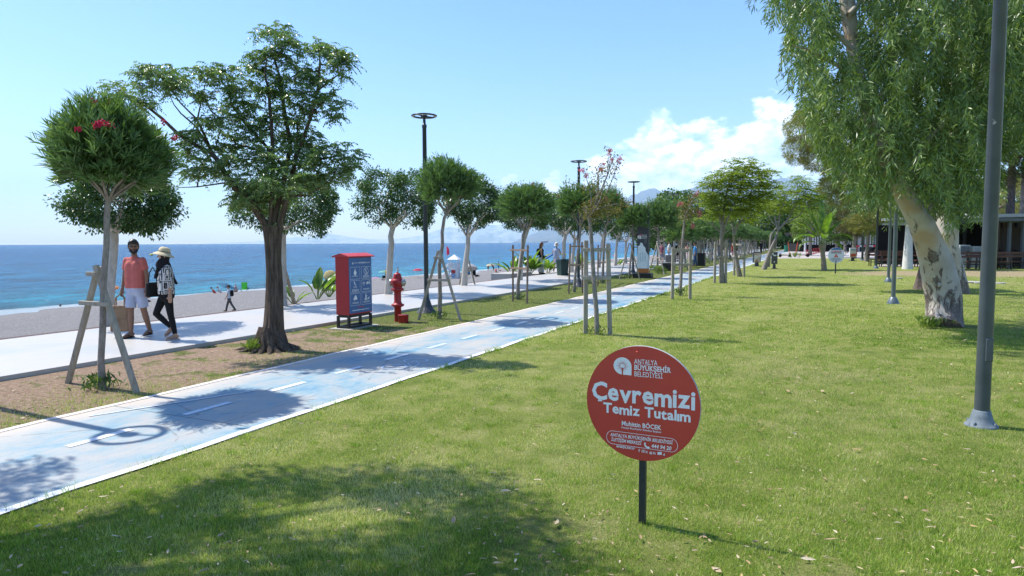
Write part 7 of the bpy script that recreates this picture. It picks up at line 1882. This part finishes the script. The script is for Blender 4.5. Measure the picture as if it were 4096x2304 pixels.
# half-open blue beach tent
B = GB(905, 1176); t = thing('beach_shelter', 'blue fabric sun shelter behind the walker with the backpack', 'sun shelter', B)
mb = MB(); mb.add([(-1.1, 0, 1.25), (.1, -.6, .75), (.1, .6, .75), (1.2, 0, .55), (.1, 0, 1.22)], [(0, 1, 4), (0, 4, 2), (4, 1, 3), (4, 3, 2)], 0); o = mb.build('canopy', FB, t); sd_ = o.modifiers.new('solid', 'SOLIDIFY'); sd_.thickness = .02
mb = MB(); mb.tube([(.1, 0, -.1), (.1, 0, 1.22)], .02, 5); mb.build('pole', WHM, t)
B = GB(862, 1182); mb = MB(); mb.box((0, 0, .03), (2.6, 1.2, .05)); o = mb.build('beach_towel', REDC, bevel=.02); o.location = B + Vector((.2, 0, 0)); tag(o, 'long red towel under the two sunbathers', 'towel')
def chair(label, B, mat, rz=0, s=1.0):
    t = thing('beach_chair', label, 'beach chair', B, rz); t.scale = (s, s, s)
    mb = MB(); mb.box((0, 0, .30), (.5, .5, .03)); mb.build('seat', mat, t); mb = MB(); mb.box((0, .27, .62), (.5, .03, .62), 0); mb.build('backrest', mat, t)
    for x in (-.25, .25): mb = MB(); mb.tube([(x, -.25, 0), (x, .25, .3), (x, .28, .9)], .015, 5); mb.tube([(x, .25, 0), (x, -.25, .3)], .015, 5); mb.build('leg', BLK, t)
    return t
chair('bright green folding chair on the beach right of the thick trunk walker', GB(976, 1170), basic('chair_green', (.12, .60, .06), .6), R(10), 1.25)
chair('blue folding lounger beside the person under the yellow parasol', GB(1352, 1142), BLUEC, R(30), 1.1)
chair('dark folding chair right of the lifeguard tower', GB(1900, 1110), BLKC, R(30), 1.1)
for lab, u, v, m_, s in (('black bag on the shingle below the green chair', 968, 1172, BLKC, .5), ('dark pile of bags right of the lifeguard tower', 1908, 1108, BLKC, .8), ('pink bag on the shingle left of the low wall', 2010, 1093, PINKC, .6), ('dark bag beside the standing bather in blue shorts', 2001, 1085, BLKC, .5), ('pile of bags and towels behind the walking couple', 585, 1212, BLKC, .9), ('pink towel bundle behind the walking couple', 568, 1208, PINKC, .6)):
    p = GB(u, v); o = fuse('beach_bag', [(Vector((-.25 * s, 0, .16 * s)), Vector((.3 * s, 0, .14 * s)), .22 * s, .18 * s), (Vector((0, 0, .2 * s)), Vector((.05, 0, .38 * s)), .18 * s, .12 * s)], .05, m_); o.location = p; tag(o, lab, 'beach bag')
# pushchair
B = GB(1537, 1122); t = thing('pushchair', 'dark pushchair beside the person in yellow', 'pushchair', B)
mb = MB(); mb.box((0, 0, .55), (.5, .45, .4)); mb.build('seat', BLKC, t, bevel=.05)
for x, y in ((-.25, -.25), (.25, -.25), (-.25, .3), (.25, .3)): mb = MB(); wheel(mb, (x, y, .14), .13); mb.build('wheel', RUB, t)
mb = MB(); mb.tube([(-.25, -.2, .3), (-.25, .45, 1.0), (.25, .45, 1.0), (.25, -.2, .3)], .015, 5); mb.build('handle', BLK, t)
# lifeguard tower
B = GB(1818, 1116); k = B.y / F; Hh = HTz(B, 1018); wd = 38 * k
t = thing('lifeguard_tower', 'white lifeguard tower with pointed roof and side stairs on the beach', 'lifeguard tower', B, R(-12))
TW = basic('tower_white', (.66, .66, .66), .6, .05, 6); dk = Hh * .40
mb = MB(); mb.box((0, 0, dk), (wd, wd, .10)); mb.build('deck', TW, t)
for sx in (-1, 1):
    for sy in (-1, 1): mb = MB(); mb.box((sx * (wd / 2 - .06), sy * (wd / 2 - .06), Hh * .40), (.12, .12, Hh * .80)); mb.build('post', TW, t)
mb = MB(); w2 = wd * .62; mb.add([(-w2, -w2, Hh * .80), (w2, -w2, Hh * .80), (w2, w2, Hh * .80), (-w2, w2, Hh * .80), (0, 0, Hh)], [(0, 3, 2, 1), (0, 1, 4), (1, 2, 4), (2, 3, 4), (3, 0, 4)]); mb.build('roof', TW, t)
mb = MB()
for i in range(9): mb.box((-wd / 2 + wd * i / 8, -wd / 2 + .03, dk + .42), (.05, .04, .75)); mb.box((-wd / 2 + wd * i / 8 * .98, wd / 2 - .03, dk + .42), (.05, .04, .75)); mb.box((-wd / 2 + .02, -wd / 2 + wd * i / 8 * .98 + .02, dk + .42), (.04, .05, .75))
for y in (-wd / 2 + .03, wd / 2 - .03): mb.box((0, y, dk + .82), (wd - .13, .07, .06))
mb.build('railing', TW, t)
mb = MB(); mb.box((wd * .10, 0, dk * .48), (wd * .7, wd * .8, dk * .95)); mb.build('wall_panel', TW, t)
mb = MB(); mb.box((wd / 2 + .02, 0, Hh * .52), (.05, wd - .14, Hh * .22)); mb.build('side_wall', TW, t)
mb = MB()
for i in range(8): f = i / 8; mb.box((-wd / 2 - .15 - (1 - f) * dk * 1.1, 0, dk * f + .04), (.26, .8, .05))
for y in (-.42, .42): mb.tube([(-wd / 2 - .15 - dk * 1.15, y, 0), (-wd / 2, y, dk)], .05, 4); mb.tube([(-wd / 2 - .15 - dk * 1.1, y, .9), (-wd / 2, y, dk + .85)], .035, 4)
mb.build('stairs', TW, t)
mb = MB(); mb.box((0, -wd * .42 - .03, dk * .78), (wd * .42, .04, dk * .30)); mb.build('red_notice', REDM, t)
mb = MB(); mb.ring((0, 0, 0), .22, .05, 16, 6, 0, Mt((.0, -wd * .42 - .1, dk * .40), rx=R(90))); mb.build('lifebuoy', BLUEC, t)
pB = GB(1787, 1106); hf = HTz(pB, 980)
t = thing('flagpole', 'thin pole with a limp red flag left of the lifeguard tower', 'flag', pB)
mb = MB(); mb.tube([(0, 0, -.2), (0, 0, hf)], .03, 6); mb.build('pole', WHM, t); mb = MB(); mb.add([(0, 0, hf - .1), (.35, .1, hf - .5), (.5, .0, hf - 1.4), (.1, 0, hf - 1.7), (0, 0, hf - 1.2)], [(0, 1, 2, 3, 4)]); o = mb.build('flag', FR, t)
bicycle('bicycle parked at the foot of the lifeguard tower, left one', GB(1806, 1115), R(-5), WHM, 1.1); bicycle('bicycle parked at the foot of the lifeguard tower, right one with dark frame', GB(1829, 1115), R(5), BLK, 1.15)

# ships on the horizon
def ship(label, u, v, wpx, y, hull, big=True):
    p = G(u, 1000); x = (u - 2048) / F * y; t = thing('cargo_ship' if big else 'sailing_boat', label, 'ship' if big else 'sailboat', (x, y, -4), R(4)); k = y / F; w_ = wpx * k
    if big:
        mb = MB(); mb.prism([(-w_ / 2, w_ * .15), (-w_ * .46, -1), (w_ * .44, -1), (w_ / 2, w_ * .15), (w_ * .42, w_ * .13), (-w_ * .3, w_ * .13)], -w_ * .07, w_ * .07); mb.build('hull', hull, t)
        mb = MB()
        for i, c_ in enumerate((-.25, -.08, .09, .22)): mb.box((c_ * w_, 0, w_ * .17), (w_ * .13, w_ * .11, w_ * .09))
        mb.build('cargo', WHITEC, t); mb = MB(); mb.box((w_ * .36, 0, w_ * .23), (w_ * .12, w_ * .11, w_ * .22)); mb.build('bridge', WHITEC, t)
        mb = MB(); mb.tube([(-.1 * w_, 0, .15 * w_), (-.1 * w_, 0, .33 * w_)], w_ * .012, 5); mb.build('mast', WHITEC, t)
    else:
        mb = MB(); mb.prism([(-w_ / 2, w_ * .10), (-w_ * .35, -.5), (w_ * .4, -.5), (w_ / 2, w_ * .12)], -w_ * .1, w_ * .1); mb.build('hull', WHITEC, t)
        mb = MB(); mb.prism([(-w_ * .35, w_ * .15), (w_ * .05, w_ * .15), (w_ * .05, w_ * 1.3)], -.2, .2); mb.build('sail', WHITEC, t)
ship('orange and white cargo ship on the horizon above the banana plants', 2178, 966, 31, 7800, basic('ship_red', (.45, .14, .09), .6))
ship('long pale cargo ship on the horizon behind the pale ficus trunks', 2480, 965, 38, 8200, basic('ship_grey', (.25, .27, .30), .6))
ship('tiny sailing boat on the horizon left of the brown posts', 2005, 967, 9, 7600, None, False)

# ------------------------------------------------------------------ restaurant terraces
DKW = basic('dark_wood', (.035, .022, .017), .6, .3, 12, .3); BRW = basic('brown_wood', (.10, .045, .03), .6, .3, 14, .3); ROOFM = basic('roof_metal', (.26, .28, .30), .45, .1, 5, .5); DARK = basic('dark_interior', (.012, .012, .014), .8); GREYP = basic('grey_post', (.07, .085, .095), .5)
UX = lambda u, y: (u - 2048) / F * y
t = thing('restaurant_pavilion', 'open dark pavilion with pale metal roof at the right edge', 'pavilion', (UX(4010, 42), 42, 0))
o0 = Vector((UX(4010, 42), 42, 0)); h1 = Pz(4010, 868, 42).z
mb = MB(); mb.add([(-1.1, -.6, h1 - .05), (14, -.6, h1 + .25), (14, 12, h1 + .45), (-1.1, 12, h1 + .15), (-1.1, -.6, h1 + .16), (14, -.6, h1 + .46), (14, 12, h1 + .65), (-1.1, 12, h1 + .35)], [(0, 3, 2, 1), (4, 5, 6, 7), (0, 1, 5, 4), (1, 2, 6, 5), (2, 3, 7, 6), (3, 0, 4, 7)]); mb.build('roof', ROOFM, t)
mb = MB(); mb.box((6.4, -.45, h1 - .17), (14.8, .16, .22)); mb.box((-.95, 6, h1 - .17), (.16, 12, .22)); mb.build('beam', GREYP, t)
for x, y in ((-.4, 0), (.35, 0), (1.3, .1), (2.4, 0), (4.8, 0), (8, 0), (-.4, 4), (1.8, 4), (4, 4), (-.4, 8), (3, 8)): mb = MB(); mb.box((x, y, h1 / 2 - .05), (.16, .16, h1 - .1)); mb.build('post', DKW if (x * 10) % 3 > 1 else GREYP, t)
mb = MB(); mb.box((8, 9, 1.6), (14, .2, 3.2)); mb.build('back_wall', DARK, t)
mb = MB(); mb.box((8.2, 3.2, 1.9), (12.5, .12, 1.5)); mb.box((8.2, 3.1, .55), (12.5, .10, 1.0)); mb.build('screen', DKW, t)
mb = MB()
for i in range(5): mb.box((1.2 + 1.9 * i, 1.2, .74), (1.5, .8, .06)); mb.box((1.2 + 1.9 * i, 1.2, .37), (.1, .1, .70))
mb.build('counter', DKW, t)
t = thing('restaurant_canopy', 'long low dark pergola between the second eucalyptus and the tall lamp post', 'pergola', (UX(3830, 44), 44, 0)); h2 = Pz(3830, 883, 44).z
mb = MB(); mb.box((3.1, 0, h2), (7.6, .2, .30)); mb.build('beam', GREYP, t); mb = MB(); mb.box((3.1, 5, h2 + .3), (7.6, .2, .30)); mb.build('beam', GREYP, t)
mb = MB(); mb.add([(-.6, -.1, h2 + .16), (7, -.1, h2 + .16), (7, 7, h2 + .75), (-.6, 7, h2 + .75)], [(0, 1, 2, 3)]); o = mb.build('roof', basic('canvas_grey', (.30, .30, .29), .8), t); sd_ = o.modifiers.new('s', 'SOLIDIFY'); sd_.thickness = .06
for x, y in ((-.4, 0), (3.0, 0), (6.4, 0), (-.4, 5), (3, 5), (6.4, 5)): mb = MB(); mb.box((x, y, h2 / 2), (.14, .14, h2 - .2)); mb.build('post', DKW, t)
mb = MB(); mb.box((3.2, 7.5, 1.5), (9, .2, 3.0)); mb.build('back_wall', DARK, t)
# picnic benches in front
def picnic(label, x, y, rz=0, group='picnic tables with brown benches in front of the terrace'):
    t = thing('picnic_table', label, 'picnic table', (x, y, 0), rz, group=group)
    mb = MB(); mb.box((0, 0, .76), (1.7, .75, .06)); mb.build('table_top', BRW, t)
    for yy_ in (-.75, .75):
        mb = MB(); mb.box((0, yy_, .46), (1.7, .32, .05)); mb.build('bench_seat', BRW, t)
        mb = MB(); s_ = -1 if yy_ < 0 else 1; mb.box((0, yy_ + s_ * .2, .80), (1.7, .045, .13)); mb.box((0, yy_ + s_ * .2, 1.0), (1.7, .045, .13)); mb.build('bench_back', BRW, t)
    for x_ in (-.75, .75):
        mb = MB(); mb.box((x_, 0, .37), (.07, .07, .72)); mb.box((x_, 0, .30), (.05, 1.6, .05))
        for yy_ in (-.92, -.62, .62, .92): mb.box((x_, yy_, .25 + (.28 if abs(yy_) > .8 else 0)), (.05, .05, .5 + (.56 if abs(yy_) > .8 else 0)))
        mb.build('leg', BLK, t)
    return t
pt = picnic('brown picnic table with bench backs, directly right of the second eucalyptus trunk', UX(3872, 40.5), 41.5, R(3))
PG = 'picnic tables with brown benches in front of the terrace'
for lab, u, y in (('brown picnic table with bench backs, seen just left of the tall foreground lamp post', 3955, 41.8), ('brown picnic table with bench backs, partly behind the tall foreground lamp post', 4035, 42.5), ('brown picnic table between the whitewashed trunk and the pine trunk', 3680, 45.5), ('dark picnic table beside the slim lawn lamp, left of the whitewashed trunk', 3545, 46.5), ('dark picnic table behind the one beside the slim lawn lamp', 3570, 50), ('brown picnic table farther back left of the restaurant pavilion', 3900, 46), ('brown picnic table farther back under the pergola', 3990, 46.5)):
    c_ = copy_tree(pt); c_.location = (UX(u, y), y, 0); c_.rotation_euler = (0, 0, random.uniform(-.08, .08)); c_['label'] = lab
for lab, u0, u1, v0, v1, y in (('pale grey slatted cooler box on the terrace left of the tall lamp post', 3880, 3935, 985, 1030, 44), ('dark-fronted grey oven box next to the second eucalyptus trunk', 3826, 3868, 980, 1030, 44.2)):
    x0 = UX(u0, y); x1 = UX(u1, y); h_ = Pz(u0, v0, y).z
    t = thing('cooler_box', lab, 'cooler', ((x0 + x1) / 2, y, 0)); mb = MB(); mb.box((0, 0, h_ / 2), (x1 - x0, .6, h_)); mb.build('case', basic('case_grey', (.42, .46, .48), .5), t, bevel=.02)
    mb = MB()
    for i in range(6): mb.box((0, -.31, h_ - .12 - i * .075), ((x1 - x0) * .82, .02, .04))
    mb.build('front', DARK if 'oven' in lab else basic('slat_grey', (.30, .33, .35), .5), t)
# far restaurant with white-fringed canopy
t = thing('restaurant_canopy', 'distant dark restaurant terrace with pale hanging curtains behind the parked bicycles', 'pergola', (UX(3390, 112), 112, 0)); hT = Pz(3390, 940, 112).z
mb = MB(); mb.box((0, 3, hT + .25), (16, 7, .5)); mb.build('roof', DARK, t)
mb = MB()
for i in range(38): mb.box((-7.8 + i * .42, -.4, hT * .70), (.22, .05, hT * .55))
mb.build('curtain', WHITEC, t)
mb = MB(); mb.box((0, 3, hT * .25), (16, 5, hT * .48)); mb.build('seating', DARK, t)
for i in range(6): mb = MB(); mb.box((-7.5 + i * 3, -.6, hT / 2), (.25, .2, hT)); mb.build('post', WHITEC, t)
# flat stones on the lawn by the terrace
STN = basic('stone_slab', (.48, .45, .41), .8, .15, 5, bump=.4)
for i, (u, v, w_) in enumerate(((3880, 1130, 1.0), (3925, 1132, .8), (3999, 1134, .5), (3597, 1114, .35))):
    p = G(u, v); mb = MB(); n = 9; rs = random.Random(i); mb.add([(w_ * .5 * rs.uniform(.7, 1) * math.cos(2 * math.pi * j / n), w_ * .35 * rs.uniform(.7, 1) * math.sin(2 * math.pi * j / n), z) for z in (-.02, .05) for j in range(n)], [tuple(range(n, 2 * n))] + [(j, (j + 1) % n, n + (j + 1) % n, n + j) for j in range(n)])
    o = mb.build('flat_stone', STN); o.location = p
    tag(o, ['largest flat pale stone on the lawn right of the second eucalyptus', 'pale stone slab beside the largest one, left of the tall lamp post', 'small white stone on the lawn right of the tall lamp post', 'small tan stone at the foot of the slim lawn lamps'][i], 'stone')
